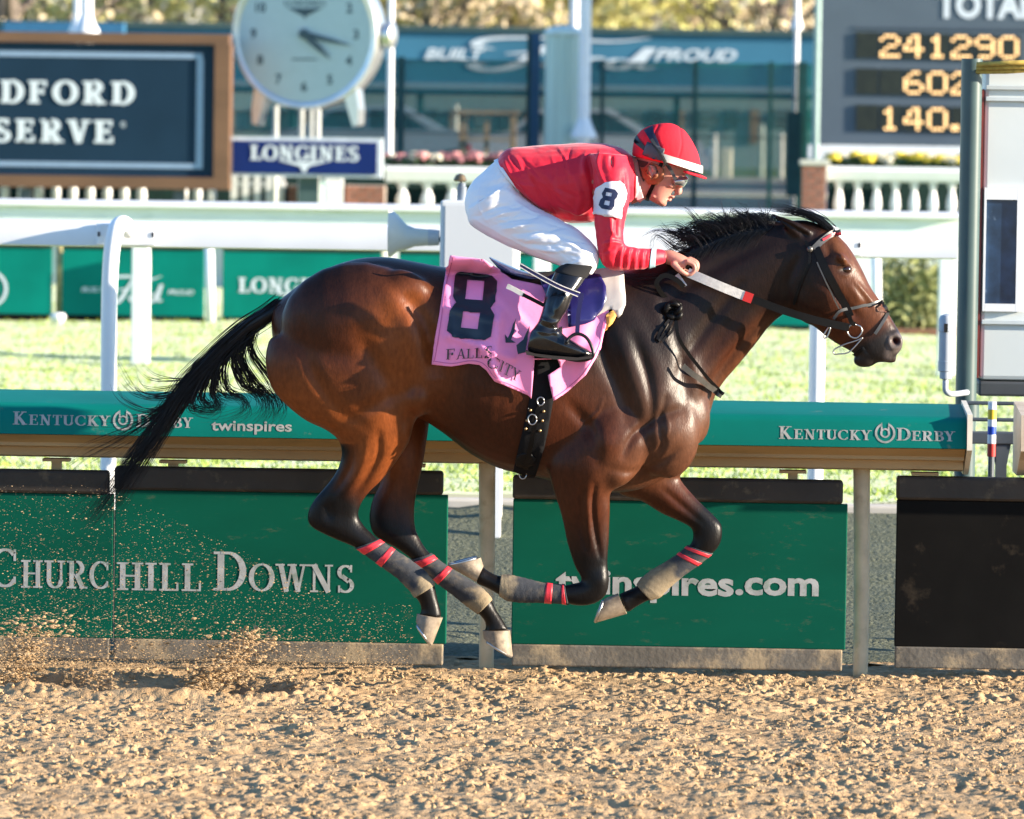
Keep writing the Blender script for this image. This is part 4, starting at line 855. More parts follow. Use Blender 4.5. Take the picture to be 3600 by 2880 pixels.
# ---- things behind the fence
def car(u, Y, z0, colr, label):
    x = xw(u, Y); o = empty('parked_car', (x, Y, z0), label, 'car'); cmn = mat('car paint '+label[:8], colr, 0.25, coat=0.6, var=0.03); gl = mat('car glass', (0.03, 0.05, 0.06), 0.08)
    prof = [(-2.2, 0.35), (-2.25, 0.65), (-2.1, 0.92), (-1.5, 1.0), (-0.95, 1.42), (0.35, 1.45), (1.1, 1.02), (2.0, 0.88), (2.2, 0.62), (2.2, 0.35)]
    b = MB(); b.prism([(x+p, z0+q) for p, q in prof], 'y', Y, Y+1.75); b.build('body', cmn, o)
    for w4 in ([(-1.35, 1.0), (-0.92, 1.34), (-0.32, 1.37), (-0.32, 1.0)], [(-0.24, 1.0), (-0.24, 1.37), (0.3, 1.37), (0.9, 1.0)]):
        b = MB(); b.prism([(x+p, z0+q) for p, q in w4], 'y', Y-0.012, Y+0.02); b.build('window', gl, o)
    for wx in (-1.4, 1.35):
        for yy in (Y-0.02, Y+1.57):
            b = MB(); b.tube([(x+wx, yy, z0+0.32), (x+wx, yy+0.2, z0+0.32)], 0.32, 20); w_ = b.build('wheel', mat('tyre', (0.02, 0.02, 0.02), 0.8), o)
            b = MB(); b.tube([(x+wx, yy-0.01, z0+0.32), (x+wx, yy+0.05, z0+0.32)], 0.19, 14); b.build('rim', SILVER, w_)
    for sx in (2.17, -2.23):
        b = MB(); b.box((x+sx-0.04, Y-0.01, z0+0.62), (x+sx+0.06, Y+0.35, z0+0.76), bev=0.02); b.build('headlight' if sx > 0 else 'tail_light', CLOCKF if sx > 0 else mat('red lamp', (0.4, 0.02, 0.02), 0.3), o)
car(2060, 73, 1.42, (0.45, 0.48, 0.50), 'silver saloon car parked behind the rider back')
car(1330, 76, 1.45, (0.30, 0.36, 0.40), 'grey blue saloon car parked behind the clock lugs')
tf = empty('timber_frame', (xw(1720, 60), 60, 1.3), 'open tan timber frame stacked behind the fence screen', 'frame')
tim = mat('tan timber', (0.45, 0.32, 0.18), 0.7, var=0.2, vscale=3)
for (u0, u1, v0, v1) in ((1612, 1640, 400, 580), (1790, 1812, 400, 580), (1700, 1716, 420, 580)):
    b = MB(); px_box(b, u0, u1, v0, v1, 60, 0.15); b.build('upright', tim, tf)
for (u0, u1, v0, v1) in ((1600, 1826, 388, 404), (1612, 1812, 486, 496), (1612, 1812, 556, 566)):
    b = MB(); px_box(b, u0, u1, v0, v1, 59.9, 0.09); b.build('crossbar', tim, tf)
for i, (u, w_, v0, v1, c_, nm, lab) in enumerate(((1588, 18, 368, 470, (0.6, 0.6, 0.5), 'marker_post', 'pale marker post left of the timber frame'), (1833, 30, 412, 500, (0.65, 0.36, 0.16), 'orange_barrel', 'orange traffic barrel right of the timber frame'),
    (1372, 16, 455, 560, (0.6, 0.62, 0.55), 'marker_post', 'short pale marker post near the watch sign'), (2495, 22, 470, 540, (0.7, 0.7, 0.64), 'marker_post', 'white marker post above the rider helmet peak'),
    (2540, 40, 520, 585, (0.68, 0.64, 0.48), 'utility_box', 'cream utility box on the lawn behind the fence'), (2662, 20, 440, 545, (0.55, 0.62, 0.5), 'marker_post', 'pale green marker post left of the tote board'),
    (2730, 20, 470, 545, (0.7, 0.68, 0.6), 'marker_post', 'cream marker post beside the dark green cabinet'))):
    b = MB(); k_ = pxm(84)*w_/2; x = xw(u, 84); z0_ = 1.5; z1_ = zw(v0, 84, u)
    if nm == 'utility_box': b.box((x-k_, 84, z0_), (x+k_, 84.5, z1_), bev=0.04)
    elif nm == 'orange_barrel': b.lathe([(k_, z0_), (k_*1.05, z0_+0.3), (k_*0.9, z0_+0.32), (k_*0.9, z0_+0.7), (k_*0.8, z1_-0.1), (k_*0.5, z1_)], (x, 84, 0), 16)
    else: b.cyl((x, 84, z0_), (x, 84, z1_), k_, k_*0.9, 10)
    b.build(nm, mat('marker %d' % i, c_, 0.6), None, label=lab, category=nm.split('_')[1])
# ---- shrub bed at the far side of the turf
LEAFD = mat('shrub leaf', (0.15, 0.18, 0.055), 0.6, col2=(0.28, 0.29, 0.12), vscale=3)
sh = empty('shrub', (xw(3175, 34), 34.0, Z_TURF), 'loose olive shrub in a mulch bed left of the finish pole', 'shrub')
b = MB(); r2 = np.random.default_rng(5); x0, x1 = xw(3085, 34), xw(3290, 34)
for i in range(2600):
    t_ = r2.random(); c_ = np.array([x0+(x1-x0)*r2.random(), 34+r2.uniform(-0.4, 0.4), Z_TURF+0.05+r2.random()**1.3*(0.75+0.3*math.sin(7*t_))]); dd = r2.normal(0, 0.035, (3, 3)); b.add(c_+dd, [(0, 1, 2)])
b.build('foliage', LEAFD, sh, recalc=False, kind='stuff')
for i in range(9):
    b = MB(); q = x0+(x1-x0)*(i+0.5)/9; b.tube([(q, 34, Z_TURF-0.05), (q+r2.normal(0, 0.05), 34, Z_TURF+0.35), (q+r2.normal(0, 0.12), 34, Z_TURF+0.75)], [0.014, 0.01, 0.004], 5); b.build('stem', mat('shrub stem', (0.16, 0.11, 0.07), 0.8), sh)
b = MB(); b.box((x0-0.1, 33.3, Z_TURF-0.05), (x1+0.5, 34.9, Z_TURF+0.05), bev=0.03); b.build('mulch_bed', mat('red brown mulch', (0.20, 0.09, 0.05), 0.9, var=0.4, vscale=12, bump=0.6, bscale=20), None, kind='structure', label='red brown mulch bed under the olive shrub')
# ---- autumn trees
bark = mat('grey brown bark', (0.13, 0.105, 0.085), 0.9, var=0.3, vscale=4, bump=0.4)
def tree(u, Y, z0, H, rad, leaf, dens, label, seed, bare=0.0):
    r_ = np.random.default_rng(seed); x = xw(u, Y); o = empty('autumn_tree', (x, Y, z0), label, 'tree', 'trees behind the banner wall')
    b = MB(); tips = []
    lean = r_.normal(0, 0.03*H, 2); b.tube([(x, Y, z0-0.3), (x+lean[0]*0.4, Y, z0+H*0.25), (x+lean[0], Y+lean[1], z0+H*0.7)], [0.035*H*0.75, 0.022*H, 0.006*H], 8)
    for i in range(16):
        h0 = H*(0.14+0.5*i/16); a = i*2.4+r_.normal(0, 0.3); Lb = rad*(1.0-0.45*i/16)*r_.uniform(0.75, 1.1); p0 = np.array([x+lean[0]*h0/H, Y, z0+h0])
        p2 = p0+np.array([math.cos(a)*Lb, math.sin(a)*Lb, Lb*0.5+H*0.06]); p1 = (p0+p2)/2+np.array([0, 0, -0.05*Lb])
        b.tube(cr([p0, p1, p2], 6), np.linspace(0.010*H, 0.003*H, 6), 5); tips += [p1, p2, (p1+p2)/2]
        for q in range(3):
            p3 = p1+(p2-p1)*r_.random()+r_.normal(0, 0.18*rad, 3); b.tube([(p1+p2)/2, p3], [0.004*H, 0.0015*H], 4); tips.append(p3)
    b.build('trunk', bark, o, smooth=True)
    tips = np.array(tips); n_ = int(dens); c_ = tips[r_.integers(len(tips), size=n_)]+r_.normal(0, rad*0.13, (n_, 3)); s_ = r_.uniform(0.09, 0.24, n_)
    d1 = r_.normal(0, 1, (n_, 3)); d1 /= np.linalg.norm(d1, axis=1)[:, None]; d2 = np.cross(d1, r_.normal(0, 1, (n_, 3))); d2 /= np.linalg.norm(d2, axis=1)[:, None]
    V = np.stack([c_-d1*s_[:, None], c_+d2*s_[:, None]*0.6, c_+d1*s_[:, None], c_-d2*s_[:, None]*0.6], 1).reshape(-1, 3)
    raw_mesh('crown', V, np.arange(4*n_).reshape(-1, 4), leaf, o, False)
LY = mat('yellow leaves', (0.60, 0.53, 0.17), 0.6, col2=(0.74, 0.68, 0.34), vscale=0.6); LT = mat('tan leaves', (0.56, 0.45, 0.28), 0.6, col2=(0.70, 0.60, 0.42), vscale=0.6)
LB = mat('brown leaves', (0.34, 0.27, 0.17), 0.6, col2=(0.52, 0.43, 0.28), vscale=0.6); LG = mat('olive leaves', (0.42, 0.42, 0.14), 0.6, col2=(0.62, 0.60, 0.26), vscale=0.6)
LP = mat('rust pink leaves', (0.50, 0.30, 0.22), 0.6, col2=(0.60, 0.42, 0.32), vscale=0.6)
for i, (u, Y, H, rad, lf, dn, lab) in enumerate(((40, 125, 17, 4.6, LT, 1500, 'thin tan tree above the left end of the framed sign'), (330, 135, 10, 4.5, LY, 3200, 'yellow tree behind the white lamp post'),
    (560, 150, 19, 5.0, LT, 1100, 'sparse tan tree between lamp post and clock'), (760, 140, 17, 4.4, LB, 1300, 'sparse brown tree beside the clock edge'), (1480, 128, 13, 4.4, LB, 3000, 'brown tree right of the clock crown'),
    (1780, 134, 10, 4.6, LY, 5200, 'full yellow tree left of the stout lamp post'), (2150, 142, 10, 4.6, LG, 4800, 'olive yellow tree right of the stout lamp post'), (2400, 150, 17, 4.6, LP, 2200, 'rust pink tree over the slogan'),
    (2650, 132, 13, 4.2, LB, 3000, 'dark brown tree beside the tote board'), (1150, 150, 11, 5.0, LY, 2500, 'yellow tree hidden behind the clock'), (3100, 150, 10, 5, LT, 2000, 'tan tree behind the tote board'),
    (-300, 140, 10, 5, LB, 2500, 'brown tree past the end of the framed sign'))):
    tree(u, Y, 1.6, H, rad, lf, dn, lab, 100+i)
# ================================================================== THE HORSE
def loft_pts(st, n=28, sub=5):
    """stations (A_uv, B_uv, half_width_m, y_centre[, power]) -> (V, F) closed tube; ring lies in the A-B / depth plane"""
    S = np.array([[*a[0], *a[1], a[2], a[3], (a[4] if len(a) > 4 else 2.0)] for a in st], float)
    S = cr(S, (len(S)-1)*sub+1); th = np.linspace(0, 2*np.pi, n, endpoint=False); V = []
    for s in S:
        A = W(s[0], s[1], s[5]); B = W(s[2], s[3], s[5]); C_ = (A+B)/2; h = (A-B)/2; e = 2.0/max(s[6], 0.5)
        c, q = np.cos(th), np.sin(th); c = np.sign(c)*abs(c)**e; q = np.sign(q)*abs(q)**e
        V.append(C_+c[:, None]*h+q[:, None]*np.array([0, max(s[4], 0.002), 0]))
    k = len(S); V = np.concatenate(V); Fc = []
    for i in range(k-1):
        for j in range(n): Fc.append((i*n+j, i*n+(j+1) % n, (i+1)*n+(j+1) % n, (i+1)*n+j))
    Fc.append(list(range(n))[::-1]); Fc.append([(k-1)*n+j for j in range(n)])
    return V, Fc
def ell_pts(u, v, ru, rv, w, y, rot=0.0, n=20):
    """ellipsoid: photo-px centre, px radii, half depth in m, tilt in degrees (counter clockwise in the picture)"""
    c = W(u, v, y); k = pxm(y); a = R(rot); V = []; Fc = []
    for i in range(n//2+1):
        ph = math.pi*i/(n//2)
        for j in range(n):
            t_ = 2*math.pi*j/n; p = ru*k*math.cos(ph); q = rv*k*math.sin(ph)*math.cos(t_); d = w*math.sin(ph)*math.sin(t_)
            V.append((c[0]+p*math.cos(a)-q*math.sin(a), c[1]+d, c[2]+p*math.sin(a)+q*math.cos(a)))
    for i in range(n//2):
        for j in range(n): Fc.append((i*n+j, i*n+(j+1) % n, (i+1)*n+(j+1) % n, (i+1)*n+j))
    return np.array(V), Fc
def chain_pts(pts, rad, n=12, sub=4):
    """tube through world points with rounded ends"""
    P = cr(np.array(pts, float), (len(pts)-1)*sub+1); r_ = np.interp(np.linspace(0, 1, len(P)), np.linspace(0, 1, len(rad)), rad)
    m = MB(); m.tube(P, r_, n); V = np.concatenate(m.v); out = [(V, m.f)]
    for p, q in ((P[0], r_[0]), (P[-1], r_[-1])):
        bm = bmesh.new(); bmesh.ops.create_icosphere(bm, subdivisions=2, radius=q); bm.verts.index_update()
        out.append((np.array([v.co[:] for v in bm.verts])+p, [[v.index for v in f.verts] for f in bm.faces])); bm.free()
    return out
def remesh(parts, voxel):
    m = MB()
    for V, Fc in parts: m.add(V, Fc)
    o = m.build('tmp', WHITE); md = o.modifiers.new('r', 'REMESH'); md.mode = 'VOXEL'; md.voxel_size = voxel; md.adaptivity = 0
    dg = bpy.context.evaluated_depsgraph_get(); me = o.evaluated_get(dg).to_mesh(); n = len(me.vertices)
    V = np.empty(n*3); me.vertices.foreach_get('co', V); V = V.reshape(-1, 3)
    lt = np.empty(len(me.polygons), int); me.polygons.foreach_get('loop_total', lt); li = np.empty(len(me.loops), int); me.loops.foreach_get('vertex_index', li)
    if (lt == 4).all(): Fq = li.reshape(-1, 4)
    else: Fq = np.array([list(p.vertices) if len(p.vertices) == 4 else list(p.vertices)+[p.vertices[2]] for p in me.polygons])
    o.evaluated_get(dg).to_mesh_clear(); me0 = o.data; bpy.data.objects.remove(o); bpy.data.meshes.remove(me0)
    return V, Fq
class Surf:
    def __init__(s, V, Fq):
        s.V = V; s.F = Fq; E = np.concatenate([Fq[:, [0, 1]], Fq[:, [1, 2]], Fq[:, [2, 3]], Fq[:, [3, 0]]]); E = np.unique(np.sort(E, 1), axis=0); s.E = E[E[:, 0] != E[:, 1]]
        s.deg = np.bincount(s.E.ravel(), minlength=len(V)).astype(float)
    def lap(s):
        out = np.empty_like(s.V); a, b = s.E[:, 0], s.E[:, 1]
        for c in range(3): out[:, c] = np.bincount(a, s.V[b, c], len(s.V))+np.bincount(b, s.V[a, c], len(s.V))
        return out/np.maximum(s.deg, 1)[:, None]-s.V
    def smooth(s, it, w=1.0, lam=0.6, mu=-0.55):
        w = np.broadcast_to(np.asarray(w, float), (len(s.V),))[:, None]
        for _ in range(it):
            s.V = s.V+lam*w*s.lap()
            if mu: s.V = s.V+mu*w*s.lap()
        return s
    def normals(s):
        a, b, c, d = (s.V[s.F[:, i]] for i in range(4)); fn = np.cross(c-a, d-b); N = np.zeros_like(s.V)
        for i in range(4):
            for k_ in range(3): N[:, k_] += np.bincount(s.F[:, i], fn[:, k_], len(s.V))
        return N/(np.linalg.norm(N, axis=1)[:, None]+1e-12)
    def bvh(s): return BVHTree.FromPolygons(s.V.tolist(), s.F.tolist())
def seg_dist(P, poly):
    """distance from px points to a polyline and parameter along it"""
    best = np.full(len(P), 1e9); par = np.zeros(len(P)); poly = np.array(poly, float); L = np.r_[0, np.cumsum(np.linalg.norm(np.diff(poly, axis=0), axis=1))]
    for i in range(len(poly)-1):
        a, b = poly[i], poly[i+1]; d = b-a; t_ = np.clip(((P-a)@d)/(d@d), 0, 1); q = np.linalg.norm(P-(a+t_[:, None]*d), axis=1); m = q < best
        best[m] = q[m]; par[m] = (L[i]+t_[m]*(L[i+1]-L[i]))/L[-1]
    return best, par

HPARTS = []
# trunk: vertical sections (u, top, bottom, half width)
trunk = [(955, 1078, 1180, .045), (1000, 1040, 1330, .115), (1070, 988, 1420, .185), (1150, 943, 1468, .232), (1250, 911, 1490, .262), (1350, 903, 1480, .270), (1450, 918, 1462, .262),
         (1550, 937, 1516, .268), (1650, 946, 1592, .285), (1750, 953, 1645, .290), (1850, 956, 1670, .280), (1950, 953, 1692, .262), (2050, 948, 1712, .240), (2150, 947, 1733, .222), (2250, 958, 1722, .205),
         (2330, 985, 1688, .190), (2400, 1040, 1640, .165), (2455, 1130, 1560, .125), (2492, 1270, 1475, .07)]
HPARTS.append(loft_pts([((u, a), (u, b), w, 0.0, 2.25) for u, a, b, w in trunk], 40, 4))
# neck
HPARTS.append(loft_pts([((2120, 965), (2480, 1500), .17, 0), ((2200, 948), (2502, 1440), .155, 0), ((2310, 915), (2516, 1392), .128, 0), ((2410, 872), (2548, 1342), .105, 0), ((2490, 838), (2594, 1288), .090, 0),
                        ((2570, 805), (2652, 1216), .080, 0), ((2650, 782), (2712, 1140), .074, 0), ((2720, 772), (2768, 1100), .070, 0), ((2790, 785), (2800, 1075), .066, 0)], 32, 5))
# head
HPARTS.append(loft_pts([((2745, 775), (2770, 1080), .062, 0), ((2825, 772), (2800, 1112), .078, 0), ((2900, 797), (2832, 1132), .088, 0), ((2952, 832), (2866, 1152), .092, 0, 2.2), ((2994, 882), (2900, 1180), .086, 0, 2.2),
                        ((3030, 945), (2935, 1205), .073, 0, 2.2), ((3064, 1014), (2962, 1220), .062, 0, 2.2), ((3100, 1064), (2988, 1234), .055, 0, 2.2), ((3132, 1116), (3008, 1248), .052, 0, 2.2), ((3158, 1160), (3020, 1266), .051, 0, 2.2),
                        ((3174, 1192), (3050, 1272), .048, 0, 2.2), ((3170, 1226), (3085, 1274), .040, 0), ((3150, 1250), (3108, 1274), .024, 0)], 28, 5))
HPARTS.append(ell_pts(2845, 1040, 118, 88, .078, 0, -50))           # cheek
HPARTS.append(ell_pts(3045, 1262, 46, 30, .036, 0, 10))             # chin and lower lip
HPARTS.append(ell_pts(2958, 908, 40, 22, .099, 0, -45))             # brow over the eyes
for sy in (-1, 1):
    HPARTS.append(ell_pts(3142, 1200, 34, 30, .022, sy*.036, -40))  # nostril swelling
    HPARTS.append(ell_pts(3120, 1255, 34, 20, .026, sy*.012, -20))  # upper lip
    # shoulder, chest and haunch masses
    HPARTS.append(ell_pts(2240, 1330, 150, 330, .085, sy*.135, 22))
    HPARTS.append(ell_pts(2330, 1500, 130, 190, .085, sy*.120, 10))
    HPARTS.append(ell_pts(2150, 1560, 130, 170, .08, sy*.165, -10))
    HPARTS.append(ell_pts(1240, 1130, 260, 210, .12, sy*.165, 10))
    HPARTS.append(ell_pts(1430, 1010, 90, 60, .05, sy*.195, -25))   # point of hip
    HPARTS.append(ell_pts(1470, 1400, 42, 70, .06, sy*.185, 5))     # stifle
    HPARTS.append(ell_pts(2420, 1440, 75, 130, .07, sy*.065, 15))   # breast
# legs: (front edge, rear edge, half width, y)
def leg(st, sgn): HPARTS.append(loft_pts([(a, b, w, sgn*y) for a, b, w, y in st], 24, 5))
near_hind = [((1470, 1180), (945, 1180), .10, .15), ((1488, 1290), (930, 1270), .115, .155), ((1498, 1386), (960, 1376), .11, .155), ((1478, 1448), (1060, 1470), .10, .15), ((1453, 1505), (1141, 1510), .088, .145), ((1443, 1548), (1186, 1546), .078, .14),
             ((1418, 1592), (1200, 1588), .070, .135), ((1386, 1637), (1192, 1632), .060, .13), ((1342, 1690), (1170, 1676), .050, .125), ((1302, 1727), (1141, 1714), .044, .12), ((1272, 1768), (1104, 1757), .042, .115),
             ((1260, 1812), (1081, 1806), .042, .11), ((1280, 1848), (1092, 1850), .042, .11), ((1308, 1876), (1165, 1890), .038, .11), ((1332, 1898), (1258, 1930), .034, .11), ((1378, 1930), (1334, 1984), .031, .11), ((1438, 1968), (1398, 2030), .031, .11), ((1494, 2010), (1443, 2076), .035, .11),
             ((1524, 2048), (1456, 2096), .036, .11), ((1537, 2100), (1474, 2118), .031, .11), ((1549, 2145), (1480, 2148), .030, .11), ((1554, 2170), (1468, 2166), .034, .11)]
far_hind = [((1500, 1300), (1000, 1300), .10, .15), ((1512, 1470), (1150, 1480), .095, .15), ((1500, 1560), (1290, 1560), .075, .14), ((1486, 1640), (1340, 1640), .06, .13), ((1470, 1705), (1335, 1700), .048, .125), ((1460, 1765), (1308, 1760), .043, .12), ((1457, 1815), (1298, 1825), .042, .115),
            ((1464, 1868), (1318, 1885), .041, .11), ((1492, 1922), (1400, 1932), .036, .11), ((1530, 1962), (1475, 1990), .032, .11), ((1584, 2002), (1540, 2050), .031, .11), ((1640, 2036), (1596, 2092), .031, .11), ((1690, 2066), (1640, 2128), .035, .11),
            ((1722, 2098), (1672, 2150), .036, .11), ((1744, 2142), (1700, 2178), .030, .11), ((1772, 2186), (1708, 2206), .030, .11), ((1788, 2214), (1698, 2222), .034, .11)]
near_fore = [((2290, 1560), (1960, 1520), .075, .16), ((2200, 1650), (1925, 1620), .078, .165), ((2150, 1725), (1938, 1700), .066, .155), ((2147, 1786), (1968, 1793), .056, .145), ((2143, 1850), (1982, 1850), .049, .135), ((2140, 1910), (1993, 1905), .042, .13), ((2137, 1960), (2008, 1955), .038, .125), ((2137, 1995), (2022, 1994), .037, .12),
             ((2142, 2040), (2042, 2030), .038, .12), ((2130, 2092), (2040, 2046), .038, .12), ((2090, 2122), (2020, 2050), .037, .12), ((2036, 2130), (2002, 2054), .034, .12), ((1975, 2120), (1975, 2058), .031, .12), ((1890, 2116), (1900, 2050), .030, .12), ((1830, 2116), (1838, 2034), .032, .12), ((1782, 2110), (1790, 2023), .036, .12),
             ((1748, 2088), (1754, 2024), .034, .12), ((1712, 2068), (1722, 2010), .030, .12), ((1672, 2052), (1696, 1992), .033, .12)]
far_fore = [((2380, 1560), (2120, 1640), .07, .13), ((2378, 1652), (2170, 1735), .064, .13), ((2410, 1706), (2250, 1762), .055, .13), ((2462, 1766), (2318, 1803), .046, .13), ((2505, 1808), (2386, 1832), .040, .13), ((2536, 1845), (2424, 1852), .038, .13), ((2538, 1890), (2436, 1874), .038, .13), ((2522, 1928), (2432, 1906), .036, .13),
            ((2490, 1957), (2412, 1926), .032, .13), ((2455, 1985), (2386, 1948), .030, .13), ((2402, 2022), (2345, 1976), .030, .13), ((2350, 2066), (2290, 2008), .031, .13), ((2318, 2100), (2255, 2036), .035, .13), ((2282, 2110), (2238, 2060), .034, .13), ((2240, 2132), (2210, 2074), .029, .13), ((2205, 2156), (2176, 2088), .032, .13)]
leg(near_hind, -1); leg(far_hind, 1); leg(near_fore, -1); leg(far_fore, 1)
# ears, pinned back
for sy, du, dv in ((-1, 0, 0), (1, -10, -4)):
    HPARTS.append(loft_pts([((2722+du, 750+dv), (2716+du, 756+dv), .006, sy*.058), ((2752+du, 757+dv), (2730+du, 782+dv), .016, sy*.060), ((2790+du, 772+dv), (2762+du, 806+dv), .022, sy*.062), ((2826+du, 790+dv), (2800+du, 828+dv), .020, sy*.058), ((2858+du, 812+dv), (2836+du, 842+dv), .014, sy*.050)], 14, 5))
V, Fq = remesh(HPARTS, 0.0072)
hs = Surf(V, Fq); hs.smooth(2, 1.0, 0.5, 0)
px = toPX(hs.V)
def region_w(pts, r):            # soft mask around px polyline
    d, _ = seg_dist(px, pts); return np.clip(1.3-d/r, 0, 1)
wj = np.maximum.reduce([region_w([(2150, 1000), (2350, 1100), (2480, 1450)], 190), region_w([(1950, 1500), (2250, 1700), (2350, 1620)], 150), region_w([(1430, 1010), (1480, 1150), (1490, 1450)], 130), region_w([(1000, 1100), (1300, 1450)], 220), region_w([(2760, 800), (2790, 1090)], 70)])
hs.smooth(26, wj, 0.62, 0)
hs.smooth(6, np.clip(1-wj, 0, 1)*0.6*np.clip((2300-px[:, 1])/500, 0.3, 1), 0.5, -0.42)
px = toPX(hs.V); N = hs.normals(); side = np.clip(np.abs(N[:, 1])*1.5-0.25, 0, 1)
disp = np.zeros(len(hs.V))
def groove(poly, width, depth, fade=True):
    global disp
    d, t_ = seg_dist(px, cr(poly, 24)); f = np.sin(np.pi*np.clip(t_*0.94+0.03, 0, 1))**0.5 if fade else 1.0
    disp += -depth*np.exp(-(d/width)**2)*f*side
def ridge(poly, width, h): groove(poly, width, -h)
def bump(u, v, ru, rv, h, rot=0):
    global disp
    a = R(-rot); dx, dy = px[:, 0]-u, px[:, 1]-v; p = dx*math.cos(a)+dy*math.sin(a); q = -dx*math.sin(a)+dy*math.cos(a)
    disp += h*np.exp(-((p/ru)**2+(q/rv)**2))*side
# haunch and stifle
groove([(1440, 1060), (1490, 1130), (1515, 1230), (1522, 1340)], 34, .022); groove([(1180, 1500), (1290, 1440), (1390, 1390), (1470, 1370)], 26, .008)
bump(1405, 1035, 80, 48, .010, -20); bump(1430, 1160, 52, 100, .008, 12); ridge([(1330, 1000), (1430, 1120), (1480, 1230)], 40, .006)
groove([(1250, 1180), (1330, 1280), (1380, 1400), (1380, 1480)], 30, .009); groove([(1060, 1130), (1090, 1290), (1190, 1440), (1280, 1500)], 24, .008)
bump(1470, 1390, 46, 52, .010); groove([(1455, 1440), (1430, 1480), (1440, 1530)], 14, .008); bump(1430, 1520, 22, 40, .008)
groove([(1330, 1520), (1330, 1600), (1290, 1680), (1250, 1740)], 13, .007); groove([(1240, 1560), (1230, 1640), (1180, 1730)], 12, .007); ridge([(1290, 1540), (1270, 1640), (1215, 1740)], 16, .006)
bump(1235, 1800, 30, 44, .006); groove([(1150, 1770), (1160, 1830)], 18, .006)
# flank, ribs
groove([(1520, 1200), (1570, 1330), (1560, 1480)], 50, .016)
for i in range(7): groove([(1640+48*i, 1150), (1625+48*i, 1350), (1590+48*i, 1540)], 17, .0010)
groove([(1560, 1560), (1700, 1610), (1900, 1660)], 22, -.004)
# shoulder, breast, forearm
groove([(2080, 1090), (2120, 1250), (2190, 1400), (2210, 1500)], 26, .012); groove([(2230, 1180), (2280, 1330), (2290, 1460), (2260, 1540)], 20, .012); ridge([(2150, 1120), (2210, 1280), (2250, 1430)], 30, .010)
groove([(2330, 1050), (2390, 1220), (2420, 1380), (2400, 1470)], 26, .010); groove([(2000, 1420), (2080, 1520), (2100, 1620)], 22, .010); bump(2120, 1560, 60, 75, .016, 10)
groove([(2190, 1600), (2230, 1530), (2310, 1470), (2390, 1440)], 16, .012); groove([(2150, 1650), (2220, 1660), (2300, 1640), (2380, 1580)], 14, .010); bump(2330, 1530, 70, 60, .013); bump(2290, 1410, 45, 70, .010); groove([(2340, 1400), (2320, 1490), (2330, 1560), (2290, 1640)], 11, .009)
bump(2180, 1680, 50, 40, .010); groove([(2230, 1690), (2290, 1600)], 9, .006)
groove([(2090, 1700), (2085, 1790), (2095, 1880), (2110, 1960)], 9, .009); groove([(2045, 1720), (2040, 1820), (2058, 1930)], 9, .006); ridge([(2066, 1700), (2064, 1800), (2080, 1930)], 11, .005); bump(2090, 1690, 40, 50, .007); bump(2115, 2040, 20, 34, .005)
groove([(2330, 1720), (2400, 1780), (2470, 1840)], 12, .006)
# neck: jugular groove, brachiocephalic band, creases
groove([(2690, 1120), (2610, 1210), (2540, 1300), (2480, 1390)], 18, .012); ridge([(2650, 1090), (2560, 1210), (2470, 1330), (2420, 1420)], 26, .009); groove([(2600, 1000), (2500, 1130), (2420, 1250), (2370, 1360)], 22, .008); groove([(2700, 850), (2590, 900), (2450, 980), (2350, 1060)], 26, .007)
# head: jaw edge, cheek bone, eye socket, nostril
ridge([(3000, 985), (3055, 1050), (3075, 1085)], 9, .006); ridge([(2985, 1000), (3030, 1065)], 12, .005); groove([(2925, 1010), (2980, 1075), (3020, 1120)], 16, .007); bump(2840, 1050, 75, 85, .006)
ridge([(2780, 1080), (2840, 1125), (2900, 1175)], 14, .005); groove([(2810, 900), (2770, 990), (2765, 1060)], 16, .007); groove([(2905, 850), (2920, 905)], 16, .006); bump(2962, 908, 30, 16, .007, -40); bump(2972, 948, 20, 15, -.004); ridge([(2945, 942), (2962, 930), (2982, 930), (2996, 946)], 5, .006); ridge([(2950, 958), (2972, 968), (2994, 956)], 5, .004)
groove([(3020, 1070), (3065, 1075), (3095, 1080)], 6, .003); groove([(3060, 1255), (3045, 1232), (3030, 1210)], 5, .005)
bump(3152, 1198, 24, 20, -.030, -35); d, t_ = seg_dist(px, [(3128, 1186), (3150, 1172), (3170, 1180), (3176, 1200), (3160, 1222), (3138, 1226), (3126, 1206), (3128, 1186)]); disp += .006*np.exp(-(d/7)**2)*side
# ear hollow
d, t_ = seg_dist(px, [(2735, 768), (2780, 795), (2830, 826)]); disp += -.010*np.exp(-(d/9)**2)*(np.abs(hs.V[:, 1]) > .055)
for sx in (3,):                  # veins on belly side and shoulder
    for poly in ([(2330, 1560), (2350, 1500), (2335, 1450)], [(2040, 1500), (2100, 1450), (2120, 1400)], [(1420, 1600), (1380, 1640), (1370, 1680)], [(2075, 1760), (2070, 1850)]): ridge(poly, 4.5, .0035)
disp += 0.0016*(np.array([mnoise.noise(Vector(p)*22) for p in hs.V])) if len(hs.V) < 140000 else 0
hs.V = hs.V+N*(1.22*disp)[:, None]; hs.smooth(1, 1.0, 0.5, -0.4)
px = toPX(hs.V)
